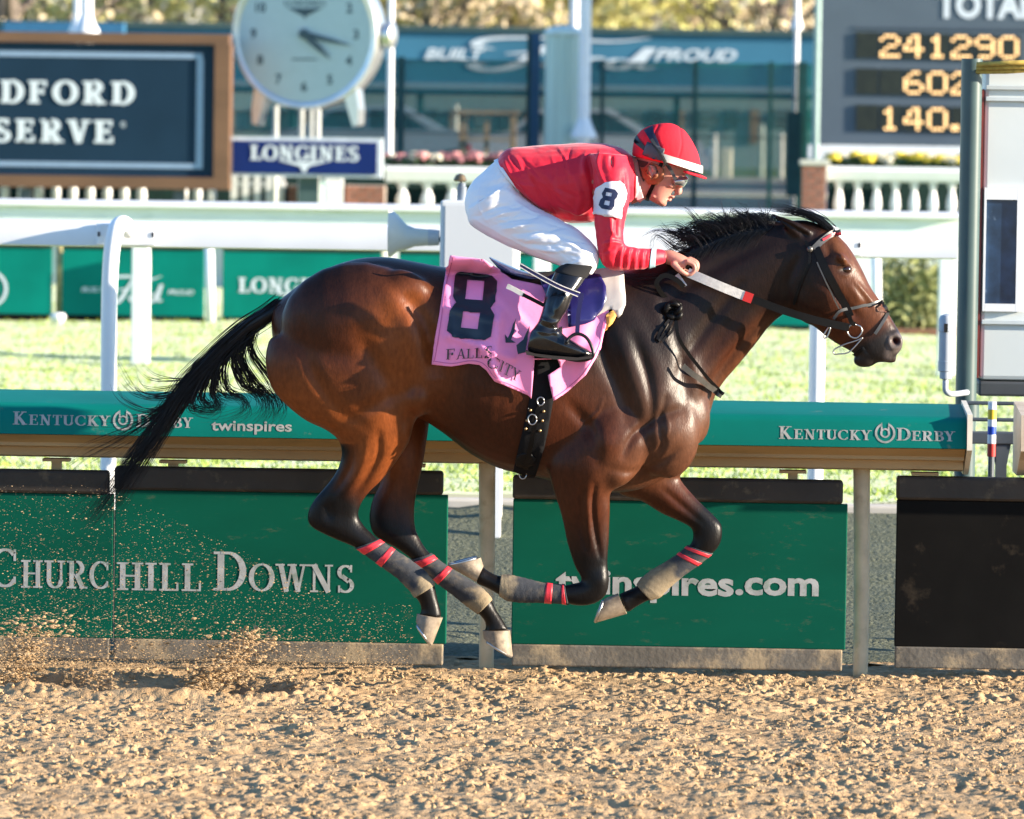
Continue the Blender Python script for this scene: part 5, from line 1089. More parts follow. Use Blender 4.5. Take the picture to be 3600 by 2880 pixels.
# coat colour: bay with black points, sun and shade painted over parts of it
def mask(d, a, b): return np.clip((b-d)/(b-a), 0, 1)
bay = np.array([0.080, 0.0215, 0.0078]); blk = np.array([0.0065, 0.0055, 0.0055]); dun = np.array([0.070, 0.036, 0.022]); grey = np.array([0.050, 0.030, 0.021])
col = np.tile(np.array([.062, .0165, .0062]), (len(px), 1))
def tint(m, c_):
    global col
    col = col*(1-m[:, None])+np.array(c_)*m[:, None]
tint(mask(seg_dist(px, [(1050, 1430), (1200, 1530), (1340, 1560), (1420, 1420), (1440, 1200), (1420, 1060)])[0], 60, 220)*.95, (.215, .056, .0135))  # sunlit orange painted into the haunch, thigh and hip
tint(mask(seg_dist(px, [(1550, 1480), (1700, 1560), (1900, 1600)])[0], 40, 190)*.6, (.040, .0095, .004))  # shade on the barrel painted in as darker brown
tint(np.clip((1190-px[:, 1])/240, 0, 1)*(px[:, 0] < 2300)*mask(np.hypot((px[:, 0]-1430)/120, (px[:, 1]-1080)/110), -.2, 1.0).__rsub__(1.0)*.85, (.012, .0065, .0055))  # dark back with rider's shade painted in, sunlit hip patch left out
tint(mask(seg_dist(px, [(2180, 1200), (2330, 1380), (2420, 1480)])[0], 80, 260)*.75, (.052, .030, .021))  # greyish sheen of the shoulder painted into the coat
tint(mask(seg_dist(px, [(2060, 1010), (2300, 1060), (2450, 980), (2700, 870)])[0], 170, 350)*.92, (.0085, .0052, .0045))  # dark neck, its shaded near side painted into the coat
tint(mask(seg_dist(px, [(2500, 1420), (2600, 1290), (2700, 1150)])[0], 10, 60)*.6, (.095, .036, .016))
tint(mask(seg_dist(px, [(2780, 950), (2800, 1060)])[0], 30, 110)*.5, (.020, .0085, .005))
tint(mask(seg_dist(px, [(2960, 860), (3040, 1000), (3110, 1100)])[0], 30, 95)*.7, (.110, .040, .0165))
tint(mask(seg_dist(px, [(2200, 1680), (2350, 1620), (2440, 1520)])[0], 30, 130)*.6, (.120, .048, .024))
low = np.zeros(len(px))
yy = hs.V[:, 1]; nearm = yy < 0
hk = ((px[:, 1] > 1600) & (px[:, 0] < 1650)); low = np.maximum(low, np.where(hk, np.clip((px[:, 1]-1640-0.55*(px[:, 0]-1180))/110, 0, 1), 0))
rearedge = mask(seg_dist(px, [(1200, 1590), (1130, 1720), (1085, 1820)])[0], 18, 70)*(yy < .0); low = np.maximum(low, rearedge*(px[:, 1] > 1560))
low = np.maximum(low, np.where((px[:, 0] > 1650) & (px[:, 0] < 2230) & (px[:, 1] > 1780), np.clip((px[:, 1]-1800)/170, 0, 1), 0))
low = np.maximum(low, np.where((px[:, 0] >= 2230) & (px[:, 1] > 1700) & (yy > 0.02), np.clip((px[:, 0]+0.6*px[:, 1]-3440)/110, 0, 1), 0))
low = np.maximum(low, np.where((px[:, 1] > 1900), 1, 0)*np.where((px[:, 0] > 2200), 1, low))
col = col*(1-low[:, None])+blk*low[:, None]
mz = mask(seg_dist(px, [(3040, 1262), (3100, 1235), (3150, 1205)])[0], 40, 95); col = col*(1-mz[:, None])+np.array([.022, .018, .017])*mz[:, None]
lip = mask(seg_dist(px, [(3128, 1190), (3170, 1182), (3176, 1205), (3150, 1228), (3130, 1210), (3120, 1260)])[0], 6, 20)*0.6; col = col*(1-lip[:, None])+np.array([.16, .13, .12])*lip[:, None]
ns = mask(np.hypot((px[:, 0]-3153)/19, (px[:, 1]-1199)/15), .5, 1.0); col = col*(1-ns[:, None])+np.array([.05, .010, .008])*ns[:, None]
ey = mask(np.hypot((px[:, 0]-2972)/34, (px[:, 1]-948)/26), .4, 1.0)*0.8; col = col*(1-ey[:, None])+np.array([.018, .012, .01])*ey[:, None]
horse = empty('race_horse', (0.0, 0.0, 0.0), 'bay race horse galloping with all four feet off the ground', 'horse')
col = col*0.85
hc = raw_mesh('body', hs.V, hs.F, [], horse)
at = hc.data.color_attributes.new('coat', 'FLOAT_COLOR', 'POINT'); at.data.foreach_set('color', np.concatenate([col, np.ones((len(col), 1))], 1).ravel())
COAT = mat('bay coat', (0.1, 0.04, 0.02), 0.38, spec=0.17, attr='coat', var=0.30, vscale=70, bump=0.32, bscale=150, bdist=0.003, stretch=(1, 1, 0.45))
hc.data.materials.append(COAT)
HB = hs.bvh()
def hit(u, v, bvh=None, off=0.0):
    """camera-side surface point under a photo pixel, lifted by off along the surface normal"""
    d = Vector(ray(u, v)).normalized(); loc, n_, i_, dist = (bvh or HB).ray_cast(Vector(CAM), d)
    if loc is None: return None
    if n_.dot(d) > 0: n_ = -n_
    return np.array(loc+n_*off)
def hit_or(u, v, y, off=0.0, bvh=None):
    p = hit(u, v, bvh, off)
    return W(u, v, y) if p is None else p

# hooves
HOOF = mat('dusty hoof horn', (0.20, 0.155, 0.11), 0.6, var=0.3, vscale=30, stains=((0.40, 0.32, 0.22), 12, 0.5, 0.7), bump=0.2, bscale=80, bdist=0.003)
SHOE = mat('worn steel shoe', (0.45, 0.45, 0.45), 0.35, metal=0.9)
def hoof(c_front, c_back, s_front, s_back, y, wid):
    b = MB(); n = 24; th = np.linspace(0, 2*np.pi, n, endpoint=False); V = []
    for f, (wf, sc) in zip((0, 0.3, 0.9, 1.0), ((0.82, 1), (0.9, 1), (1.05, 1), (1.02, 0.99))):
        A = np.array(c_front)*(1-f)+np.array(s_front)*f; B = np.array(c_back)*(1-f)+np.array(s_back)*f
        a = W(*A, y); c = W(*B, y); C_ = (a+c)/2; h = (a-c)/2*sc
        V += [C_+math.cos(t_)*h+np.array([0, math.copysign(abs(math.sin(t_))**0.85, math.sin(t_))*wid*wf*(0.9 if math.cos(t_) < -0.3 else 1), 0]) for t_ in th]
    Fc = [(i*n+j, i*n+(j+1) % n, (i+1)*n+(j+1) % n, (i+1)*n+j) for i in range(3) for j in range(n)]; Fc += [list(range(n))[::-1], [3*n+j for j in range(n)]]
    b.add(V, Fc); o = smooth_angle(b.build('hoof', HOOF, horse), 50)
    b = MB(); A = W(*s_front, y); B = W(*s_back, y); C_ = (A+B)/2; h = (A-B)/2; dn = np.cross(h, (0, 1, 0)); dn /= np.linalg.norm(dn)
    c0 = (W(*c_front, y)+W(*c_back, y))/2
    if dn.dot(C_-c0) < 0: dn = -dn
    path = [C_+dn*0.003+math.cos(t_)*h*0.9+np.array([0, math.sin(t_)*wid*0.93, 0]) for t_ in np.linspace(-2.5, 2.5, 26)]
    b.tube(path, 0.0065, 6); b.build('shoe', SHOE, o, smooth=True)
hoof((1557, 2172), (1466, 2158), (1520, 2268), (1462, 2184), -.11, .052)
hoof((1793, 2216), (1697, 2216), (1803, 2308), (1700, 2244), .11, .052)
hoof((1674, 2046), (1700, 1990), (1574, 1990), (1690, 1960), -.12, .055)
hoof((2204, 2158), (2172, 2086), (2094, 2190), (2126, 2104), .13, .055)
# eyes
for sy in (-1, 1):
    c = hit(2974, 948); b = MB(); y0 = c[1]+0.0125 if sy < 0 else -c[1]-0.0125; cc = W(2974, 948, y0); bm = bmesh.new(); bmesh.ops.create_uvsphere(bm, u_segments=24, v_segments=16, radius=0.0200)
    for v_ in bm.verts: v_.co = Vector(cc)+Vector((v_.co.x*1.1, v_.co.y, v_.co.z))
    b.add_bm(bm); b.build('eye', mat('dark brown eye', (0.022, 0.007, 0.004), 0.08, spec=0.4, coat=0.4, var=0.3, vscale=30), horse, smooth=True)
# leg wraps with red bands
WRAP = mat('charcoal leg wrap', (0.040, 0.042, 0.048), 0.85, var=0.2, vscale=60, bump=0.4, bscale=240, bdist=0.003, stains=((0.42, 0.32, 0.20), 16, 0.60, 0.55)); REDB = mat('red tape', (0.60, 0.030, 0.045), 0.45, var=0.12, vscale=30)
DUSTW = mat('dusty wrap end', (0.38, 0.29, 0.18), 0.9, var=0.3, vscale=40, bump=0.4, bscale=150, bdist=0.004, stains=((0.07, 0.065, 0.06), 18, 0.58, 0.8))
WRAPD = mat('charcoal leg wrap with dust', (0.04, 0.04, 0.05), 0.85, spec=0.2, attr='coat', var=0.2, vscale=70, bump=0.4, bscale=200, bdist=.003)
def wrap(st, sgn, s0, s1, s2, red):
    """shell around a leg loft between station indices s0..s1 (charcoal) and s1..s2 (dusty lower part); red: list of (from,to) station fractions"""
    S = np.array([[*a, *b_, w, sgn*y, 2] for a, b_, w, y in st], float)
    def sect(t0, t1, grow, k=18, taper=0):
        idx = np.linspace(t0, t1, k); rows = [[np.interp(i, np.arange(len(S)), S[:, c_]) for c_ in range(7)] for i in idx]; n = 24; V = []; th = np.linspace(0, 2*np.pi, n, endpoint=False)
        for r_, row in enumerate(rows):
            A = W(row[0], row[1], row[5]); B = W(row[2], row[3], row[5]); h = (A-B)/2; L = np.linalg.norm(h); h = h*(L+grow)/L; wob = 1+0.012*np.sin(th*3+r_*1.7)
            V.append((A+B)/2+(np.cos(th)*wob)[:, None]*h+(np.sin(th)*wob)[:, None]*np.array([0, row[4]+grow, 0]))
        V = np.concatenate(V); m_ = len(rows); Fc = [(i*n+j, i*n+(j+1) % n, (i+1)*n+(j+1) % n, (i+1)*n+j) for i in range(m_-1) for j in range(n)]; Fc += [list(range(n))[::-1], [(m_-1)*n+j for j in range(n)]]
        return MB().add(V, Fc)
    m_ = sect(s0, s2, .0042, 40); o = m_.build('leg_wrap', WRAPD, horse, smooth=True); n = 24; V_ = np.concatenate(m_.v)
    t_ = np.repeat(np.linspace(s0, s2, 40), n); nz_ = np.array([mnoise.fractal(Vector(p)*26, 1.0, 2.0, 3) for p in V_]); f = np.clip((t_-s1+0.6*nz_-0.2)/0.7, 0, 1)[:, None]
    f = np.maximum(f, 0.35*np.clip(nz_*2-0.1, 0, 1)[:, None]); c_ = np.array([.040, .043, .050])*(1-f)+np.array([.215, .17, .11])*f
    at_ = o.data.color_attributes.new('coat', 'FLOAT_COLOR', 'POINT'); at_.data.foreach_set('color', np.concatenate([c_, np.ones((len(c_), 1))], 1).ravel())
    for a, b_ in red: sect(a, b_, .0055, 5).build('red_band', REDB, o, smooth=True)
wrap(near_hind, -1, 13.9, 16.6, 18.2, [(14.0, 14.35), (14.85, 15.15)])
wrap(far_hind, 1, 8.6, 11.4, 13.3, [(8.75, 9.1), (9.75, 10.05)])
wrap(near_fore, -1, 11.6, 14.2, 15.8, [(11.75, 12.0), (12.42, 12.72)])
wrap(far_fore, 1, 7.6, 9.6, 12.9, [(7.75, 8.1), (8.75, 9.1)])

# ---- hair: mane, forelock, tail as strands
HAIR = mat('black hair', (0.006, 0.006, 0.0075), 0.40, spec=0.35, var=0.3, vscale=30)
def strands(paths, radii, sides=3):
    """paths (m,k,3) -> arrays"""
    P = np.asarray(paths); m, k = P.shape[:2]; T = np.gradient(P, axis=1); T /= np.linalg.norm(T, axis=2)[..., None]+1e-9
    a = np.cross(T, np.array([0.2, 1.0, 0.1])); a /= np.linalg.norm(a, axis=2)[..., None]+1e-9; b = np.cross(T, a); taper = np.concatenate([np.linspace(0.8, 1, k//3), np.linspace(1, 0.12, k-k//3)])
    rr = np.asarray(radii)[:, None]*taper[None]; V = []
    for s_ in range(sides):
        t_ = 2*np.pi*s_/sides; V.append(P+rr[..., None]*(math.cos(t_)*a+math.sin(t_)*b))
    V = np.stack(V, 2); base = (np.arange(m)*k*sides)[:, None, None]; i = np.arange(k-1)[None, :, None]; j = np.arange(sides)[None, None]; j2 = (j+1) % sides
    Fc = np.stack([base+i*sides+j, base+i*sides+j2, base+(i+1)*sides+j2, base+(i+1)*sides+j], -1).reshape(-1, 4)
    return V.reshape(-1, 3), Fc
def bundle(guide, m, spread0, spread1, y0, yspread, k=14, jitter=0.012, lo=0.0, curl=0.0):
    """m strands following a px guide curve; spreads in metres at root/tip"""
    G = cr(np.array(guide, float), k); out = []
    for _ in range(m):
        t_ = np.linspace(0, 1, k); o0 = rng.normal(0, 1, 2); sp = spread0+(spread1-spread0)*t_; L = rng.uniform(0.72, 1.0); tt = np.linspace(0, L, k)
        gu = np.interp(tt, t_, G[:, 0]); gv = np.interp(tt, t_, G[:, 1]); yy_ = y0+rng.normal(0, yspread)*np.ones(k); P = np.array([W(a, b_, c_) for a, b_, c_ in zip(gu, gv, yy_)])
        ph = rng.uniform(0, 6.28); P[:, 0] += o0[0]*sp+jitter*t_*np.sin(ph+t_*rng.uniform(2, 6)); P[:, 2] += o0[1]*sp+jitter*t_*np.cos(ph+t_*rng.uniform(2, 6)); P[:, 1] += rng.normal(0, 1)*sp*0.7
        out.append(P)
    return out
tp = []
core = [(985, 1070), (930, 1112), (870, 1150), (800, 1210), (730, 1280), (665, 1345), (610, 1420), (570, 1490), (500, 1580), (420, 1690), (340, 1800), (300, 1850)]
tp += bundle(core, 260, .012, .021, 0, .012, 26, .010); tp += bundle(core[:9], 150, .016, .018, 0, .014, 20, .008)
tp += bundle([(960, 1085), (880, 1150), (780, 1240), (690, 1330), (610, 1420), (520, 1480), (400, 1500), (290, 1490)], 44, .012, .016, 0, .012, 22, .014)
tp += bundle([(900, 1125), (800, 1215), (690, 1340), (590, 1450), (470, 1600), (380, 1720), (250, 1815)], 80, .012, .016, 0, .012, 22, .016)
tp += bundle([(900, 1125), (800, 1215), (690, 1340), (600, 1470), (520, 1600), (420, 1760), (360, 1830)], 80, .012, .016, 0, .012, 22, .012)
tp += bundle([(620, 1400), (540, 1470), (430, 1540), (300, 1600), (190, 1690)], 26, .012, .022, 0, .012, 14, .012)
for g in ([(900, 1150), (880, 1230), (940, 1320), (985, 1400), (992, 1440), (960, 1480)], [(880, 1170), (850, 1260), (900, 1350), (945, 1400), (950, 1460), (900, 1500)], [(860, 1180), (820, 1260), (850, 1350), (905, 1390), (920, 1440), (860, 1490)],
          [(840, 1195), (790, 1280), (800, 1370), (860, 1400), (870, 1440), (810, 1470), (740, 1485)], [(810, 1220), (760, 1300), (745, 1380), (770, 1420), (740, 1445), (680, 1440)], [(780, 1240), (730, 1330), (705, 1400), (740, 1430), (770, 1420), (750, 1400)],
          [(870, 1165), (835, 1240), (870, 1330), (890, 1370), (950, 1385), (975, 1440), (930, 1500)], [(820, 1210), (770, 1290), (760, 1370), (820, 1400), (860, 1395)], [(750, 1270), (700, 1350), (670, 1420), (700, 1440), (770, 1440), (800, 1400)]):
    tp += bundle(g, 34, .007, .012, 0, .016, 18, .012)
for g in ([(670, 1330), (600, 1335), (520, 1320), (455, 1245)], [(640, 1370), (560, 1395), (480, 1370), (420, 1270)], [(630, 1390), (540, 1400), (460, 1380), (405, 1310)], [(600, 1420), (520, 1440), (430, 1400), (400, 1340)], [(650, 1350), (560, 1375), (500, 1365), (470, 1300)]):
    tp += bundle(g, 7, .004, .008, 0, .012, 16, .010)
Lk = 22
def resamp(P, k): t_ = np.linspace(0, 1, len(P)); q = np.linspace(0, 1, k); return np.stack([np.interp(q, t_, P[:, c_]) for c_ in range(3)], 1)
tp = np.array([resamp(p, Lk) for p in tp]); Vt, Ft = strands(tp, rng.uniform(.0010, .0021, len(tp)))
tail = raw_mesh('tail', Vt, Ft, HAIR, horse)
dk = MB(); Vd, Fd = loft_pts([((1010, 1038), (955, 1130), .040, 0), ((950, 1072), (925, 1150), .038, 0), ((890, 1102), (872, 1182), .034, 0), ((830, 1150), (822, 1228), .030, 0), ((760, 1215), (768, 1290), .026, 0), ((690, 1290), (705, 1360), .020, 0), ((640, 1350), (650, 1400), .010, 0)], 16, 5); dk.add(Vd, Fd); dk.build('dock', HAIR, tail, smooth=True)
mp_ = []
crest = cr([(2440, 862), (2500, 836), (2570, 806), (2650, 784), (2730, 774)], 60)
for i in range(54):
    t_ = (i+rng.random())/54; c0 = crest[int(t_*59)]; Ln = rng.uniform(85, 185)*(1.12-0.62*t_); y0 = rng.normal(0, .018)
    a0 = R(rng.normal(138-14*t_, 14)); a1 = R(rng.normal(172, 18)); a2 = R(rng.normal(190, 36)); p0 = c0+np.array([4, 16])
    p1 = p0+Ln*0.36*np.array([math.cos(a0), -math.sin(a0)]); p2 = p1+Ln*0.42*np.array([math.cos(a1), -math.sin(a1)]); p3 = p2+Ln*0.36*np.array([math.cos(a2), -math.sin(a2)])
    for q in bundle([p0, p1, p2, p3], 18, .012, .004, y0, .012, 12, .006): mp_.append(resamp(q, 12))
for i in range(26):
    c0 = crest[int(rng.random()*59)]; Ln = rng.uniform(90, 170); a0 = R(rng.normal(115, 22)); a1 = R(rng.normal(150, 30)); p0 = c0+np.array([0, 12]); p1 = p0+Ln*.5*np.array([math.cos(a0), -math.sin(a0)]); p2 = p1+Ln*.5*np.array([math.cos(a1), -math.sin(a1)])
    mp_ += [resamp(q, 12) for q in bundle([p0, p1, p2], 2, .004, .006, 0, .02, 12, .01)]
for g in ([(2560, 880), (2500, 850), (2470, 810), (2440, 775), (2410, 772)], [(2540, 870), (2490, 845), (2455, 850), (2420, 870), (2405, 885)], [(2590, 840), (2530, 810), (2500, 780), (2490, 745)], [(2640, 810), (2580, 780), (2560, 760), (2555, 735)], [(2530, 880), (2480, 870), (2450, 885), (2415, 900)], [(2600, 830), (2545, 800), (2515, 790), (2480, 770)]):
    mp_ += [resamp(p, 12) for p in bundle(g, 26, .010, .013, 0, .02, 12, .012)]
for i in range(150):                                                # thick short hair lying over the far side of the crest
    c0 = crest[int(rng.random()*59)]; y0 = rng.normal(.0, .03); g = cr([c0+(8, 24), c0+(-18, -12), c0+(-46, -20), c0+(-70, 6)], 12)+rng.normal(0, 7, 2); mp_.append(np.array([W(a, b_, y0) for a, b_ in g]))
for i in range(330):                                                # near-side mane lying down against the neck
    t_ = rng.random(); c0 = crest[int(t_*59)]+np.array([0, 8]); Ln = rng.uniform(40, 95); g = cr([c0, c0+(-14, 22), c0+(-30-0.2*Ln, 0.5*Ln+10), c0+(-45-0.3*Ln, Ln+6)], 12); P = []
    for q, (a, b_) in enumerate(g): P.append(hit_or(a, b_, -0.02, .006+rng.random()*.004))
    mp_.append(np.array(P))
mp_ += [resamp(p, 12) for p in bundle([(2420, 930), (2330, 968), (2240, 972), (2150, 962), (2090, 950)], 60, .010, .010, -0.02, .03, 12, .01)]
mp_ += [resamp(p, 12) for p in bundle([(2300, 985), (2230, 990), (2170, 1000), (2110, 1020)], 14, .008, .008, -0.06, .02, 12, .01)]
Vm, Fm = strands(np.array(mp_), rng.uniform(.0008, .0018, len(mp_))); raw_mesh('mane', Vm, Fm, HAIR, horse)
fl = []
for g in ([(2925, 808), (2880, 770), (2820, 745), (2750, 738), (2700, 728)], [(2930, 812), (2890, 778), (2830, 752), (2770, 748), (2720, 752)], [(2910, 800), (2860, 762), (2800, 742), (2730, 728), (2680, 718)]): fl += [resamp(p, 14) for p in bundle(g, 40, .007, .008, -.01, .014, 14, .008)]
Vf, Ff = strands(np.array(fl), rng.uniform(.0009, .0018, len(fl))); raw_mesh('forelock', Vf, Ff, HAIR, horse)
# ================================================================== TACK AND RIDER
def fill_loops(loops, step):
    """triangulate px loops (even-odd) with interior points every step px -> pts, tris"""
    pts = []; edges = []
    for L in loops:
        L = np.array(L, float); out = []
        for i in range(len(L)):
            a, b = L[i], L[(i+1) % len(L)]; k = max(1, int(np.linalg.norm(b-a)/step)); out += [a+(b-a)*t_ for t_ in np.arange(k)/k]
        s0 = len(pts); pts += out; edges += [(s0+i, s0+(i+1) % len(out)) for i in range(len(out))]
    A = np.array(pts); lo, hi = A.min(0), A.max(0)
    def inside(P):
        c = np.zeros(len(P), bool)
        for L in loops:
            L = np.array(L, float); j = len(L)-1
            for i in range(len(L)):
                (xi, yi), (xj, yj) = L[i], L[j]; m = ((yi > P[:, 1]) != (yj > P[:, 1])) & (P[:, 0] < (xj-xi)*(P[:, 1]-yi)/(yj-yi+1e-12)+xi); c ^= m; j = i
        return c
    gx, gy = np.meshgrid(np.arange(lo[0]+step/2, hi[0], step), np.arange(lo[1]+step/2, hi[1], step)); G = np.stack([gx.ravel(), gy.ravel()], 1)
    if len(G):
        G = G[inside(G)]
        if len(G): d = np.min(np.linalg.norm(G[:, None]-A[None], axis=2), axis=1); G = G[d > step*0.45]; pts += list(G)
    r_ = delaunay_2d_cdt([Vector(p) for p in pts], edges, [], 0, 1e-5); P = np.array([v[:] for v in r_[0]]); T = np.array([f for f in r_[2] if len(f) == 3])
    return P, T[inside(P[T].mean(1))]
def drape(loops, step, bvh, off, ydef, smooth_it=0, fn=None):
    P, T = fill_loops(loops, step); V = np.array([hit_or(u, v, ydef, off, bvh) for u, v in P])
    if smooth_it:
        E = np.unique(np.sort(np.concatenate([T[:, [0, 1]], T[:, [1, 2]], T[:, [2, 0]]]), 1), axis=0); deg = np.bincount(E.ravel(), minlength=len(V))
        for _ in range(smooth_it):
            for c_ in (1,): V[:, c_] = 0.5*V[:, c_]+0.5*(np.bincount(E[:, 0], V[E[:, 1], c_], len(V))+np.bincount(E[:, 1], V[E[:, 0], c_], len(V)))/np.maximum(deg, 1)
    if fn is not None: V = fn(P, V)
    return P, V, T
def sheet(name, V, T, m_, parent, thick=0.0, smooth=True, **tags):
    o = raw_mesh(name, V, T, m_, parent, smooth, **tags)
    if thick:
        md = o.modifiers.new('t', 'SOLIDIFY'); md.thickness = thick; md.offset = 0
    return o
def strap(name, pts, width_px, m_, parent, off=.006, ydef=-.1, bvh=None, k=30, thick=.004, lift=None, smooth_it=3):
    """flat leather strap following photo px points on the surface"""
    G = cr(np.array(pts, float), k); d = np.gradient(G, axis=0); d /= np.linalg.norm(d, axis=1)[:, None]; nrm = np.stack([-d[:, 1], d[:, 0]], 1)
    C_ = np.array([hit_or(u, v, ydef, off, bvh) for u, v in G])
    for _ in range(smooth_it): C_[1:-1, 1] = 0.25*C_[:-2, 1]+0.5*C_[1:-1, 1]+0.25*C_[2:, 1]
    if lift is not None: C_[:, 1] -= np.interp(np.linspace(0, 1, k), np.linspace(0, 1, len(lift)), lift)
    wv = np.array([W(u+n_[0], v+n_[1], 0)-W(u, v, 0) for (u, v), n_ in zip(G, nrm)]); wv /= np.linalg.norm(wv, axis=1)[:, None]; hw = width_px*pxm(0)/2
    V = np.concatenate([C_-wv*hw+[0, -thick/2, 0], C_+wv*hw+[0, -thick/2, 0], C_+wv*hw+[0, thick/2, 0], C_-wv*hw+[0, thick/2, 0]]); Fc = []
    for i in range(k-1):
        for a in range(4): b_ = (a+1) % 4; Fc.append((a*k+i, b_*k+i, b_*k+i+1, a*k+i+1))
    b = MB(); b.add(V, Fc+[(0, k, 2*k, 3*k), (k-1, 4*k-1, 3*k-1, 2*k-1)]); return smooth_angle(b.build(name, m_, parent), 40)
LEATHER = mat('black leather', (0.0055, 0.005, 0.005), 0.42, spec=0.14, var=0.2, vscale=40, bump=0.1, bscale=200, bdist=0.002)
LEATHERW = mat('worn grey leather', (0.055, 0.052, 0.047), 0.4, spec=0.6, var=0.25, vscale=40)
PINK = mat('pink saddle cloth', (0.86, 0.25, 0.47), 0.7, var=0.06, vscale=6, bump=0.25, bscale=14, bdist=0.012, sheen=0.15)
INK = mat('black print', (0.012, 0.014, 0.022), 0.35, spec=0.5, var=0.15)
PURPLE = mat('dark purple blue leather', (0.012, 0.009, 0.080), 0.30, spec=0.4, var=0.15, vscale=8, coat=0.2)
PAD = mat('grey white foam pad', (0.42, 0.39, 0.37), 0.7, var=0.08)
STEEL = mat('bit steel', (0.42, 0.41, 0.40), 0.3, metal=1.0)
# ---- saddle cloth (pink towel)
cloth = empty('saddle_cloth', W(1800, 1000, 0), 'pink saddle cloth with big black 8 under the saddle', 'saddle cloth')
cl = [(1583, 898), (1620, 903), (1700, 912), (1800, 985), (1880, 1000), (1960, 1020), (2100, 1010), (2142, 1060), (2140, 1110), (2125, 1170), (2112, 1225), (2060, 1316), (1995, 1376), (1946, 1408), (1935, 1360), (1927, 1318), (1970, 1290), (1960, 1262), (1880, 1264), (1868, 1400), (1858, 1390),
      (1800, 1365), (1740, 1338), (1712, 1300), (1688, 1282), (1650, 1278), (1590, 1287), (1519, 1280), (1530, 1210), (1548, 1090), (1562, 990)]
def cloth_fn(P, V):
    f = np.exp(-((P[:, 1]-1300)/110)**2); V = V.copy(); V[:, 1] -= 0.012+0.016*f+0.010*np.sin(P[:, 0]/27.0+0.6*np.sin(P[:, 1]/60))*np.clip((P[:, 1]-1080)/200, 0, 1)
    g = np.exp(-(((P[:, 0]-1720)/55)**2+((P[:, 1]-1170)/110)**2)); V[:, 1] -= 0.030*g
    g = np.clip((P[:, 0]-1990)/130, 0, 1)*np.clip((P[:, 1]-1100)/150, 0, 1); V[:, 1] -= 0.022*g*(1+0.6*np.sin(P[:, 0]/14.0+P[:, 1]/23))
    V[:, 1] -= 0.012*np.exp(-((P[:, 0]-1535)/22)**2)*np.clip((P[:, 1]-1000)/200, 0, 1)
    for u0, v0, u1, v1, h in ((1560, 1080, 1760, 1130, .010), (1580, 1180, 1800, 1260, .012), (1740, 1030, 1880, 1180, .012), (1690, 1210, 1760, 1330, .014), (1760, 1100, 1740, 1300, .014), (1560, 960, 1600, 1250, .008)):
        d_, t_ = seg_dist(P, [(u0, v0), (u1, v1)]); V[:, 1] -= h*np.exp(-(d_/13)**2)
    return V
P, Vc, Tc = drape([cl], 9, HB, .004, -.27, 8, cloth_fn)
# the top edge that stands above the back line folds over the spine
sheet('cloth', Vc, Tc, PINK, cloth, .004); CB = BVHTree.FromPolygons(Vc.tolist(), Tc.tolist())
zz8 = lambda L: [(1500+a/2.03, 850+b_/2.03) for a, b_ in L]
eight = [zz8([(240, 203), (440, 225), (503, 290), (490, 430), (455, 480), (482, 530), (458, 680), (410, 708), (195, 688), (150, 640), (165, 490), (210, 440), (187, 395), (203, 245)]), zz8([(290, 280), (412, 288), (400, 425), (275, 415)]), zz8([(262, 502), (383, 515), (370, 628), (245, 615)])]
P, V8, T8 = drape(eight, 8, CB, .0065, -.29); sheet('number_eight', V8, T8, INK, cloth)
def drape_text(poly_list, fn, parent, name, m_, bvh, off, ydef):
    b = MB()
    for i, p in enumerate(poly_list): b.add([hit_or(*fn(q[0], q[1]), ydef, off+0.0003*(i % 5), bvh) for q in p], [list(range(len(p)))])
    return b.build(name, m_, parent, recalc=False)
P1, w1 = serif_text('FALLS', T=0.13, t=0.05); P2, w2 = serif_text('CITY', T=0.13, t=0.05)
drape_text(P1, lambda a, b_: (1570+a/w1*165+0.05*b_*38, 1264-a/w1*8-b_*36), cloth, 'lettering', INK, CB, .0075, -.29)
drape_text(P2, lambda a, b_: (1712+a/w2*108+b_*14, 1284+a/w2*60-b_*38), cloth, 'lettering', INK, CB, .0075, -.29)
for L in ([(640, 545), (625, 640), (600, 700), (635, 722), (560, 722), (552, 660), (575, 690), (600, 640), (615, 590)], [(735, 600), (690, 700), (640, 740), (648, 805), (705, 790), (720, 700)]):
    P, Vx, Tx = drape([zz8(L)], 12, CB, .0045, -.29); sheet('print', Vx, Tx, INK, cloth)
for hem in ([(1592, 905), (1570, 995), (1556, 1092), (1538, 1212), (1528, 1272)], [(1524, 1270), (1590, 1278), (1650, 1269), (1690, 1273), (1716, 1292), (1744, 1329), (1802, 1356), (1856, 1380)], [(2130, 1110), (2115, 1170), (2102, 1222), (2052, 1310), (1990, 1368), (1950, 1396)]):
    strap('hem', hem, 3.0, mat('deep pink stitching', (0.50, 0.12, 0.26), 0.8), cloth, .003, -.29, bvh=CB, k=40, thick=.001, smooth_it=0)
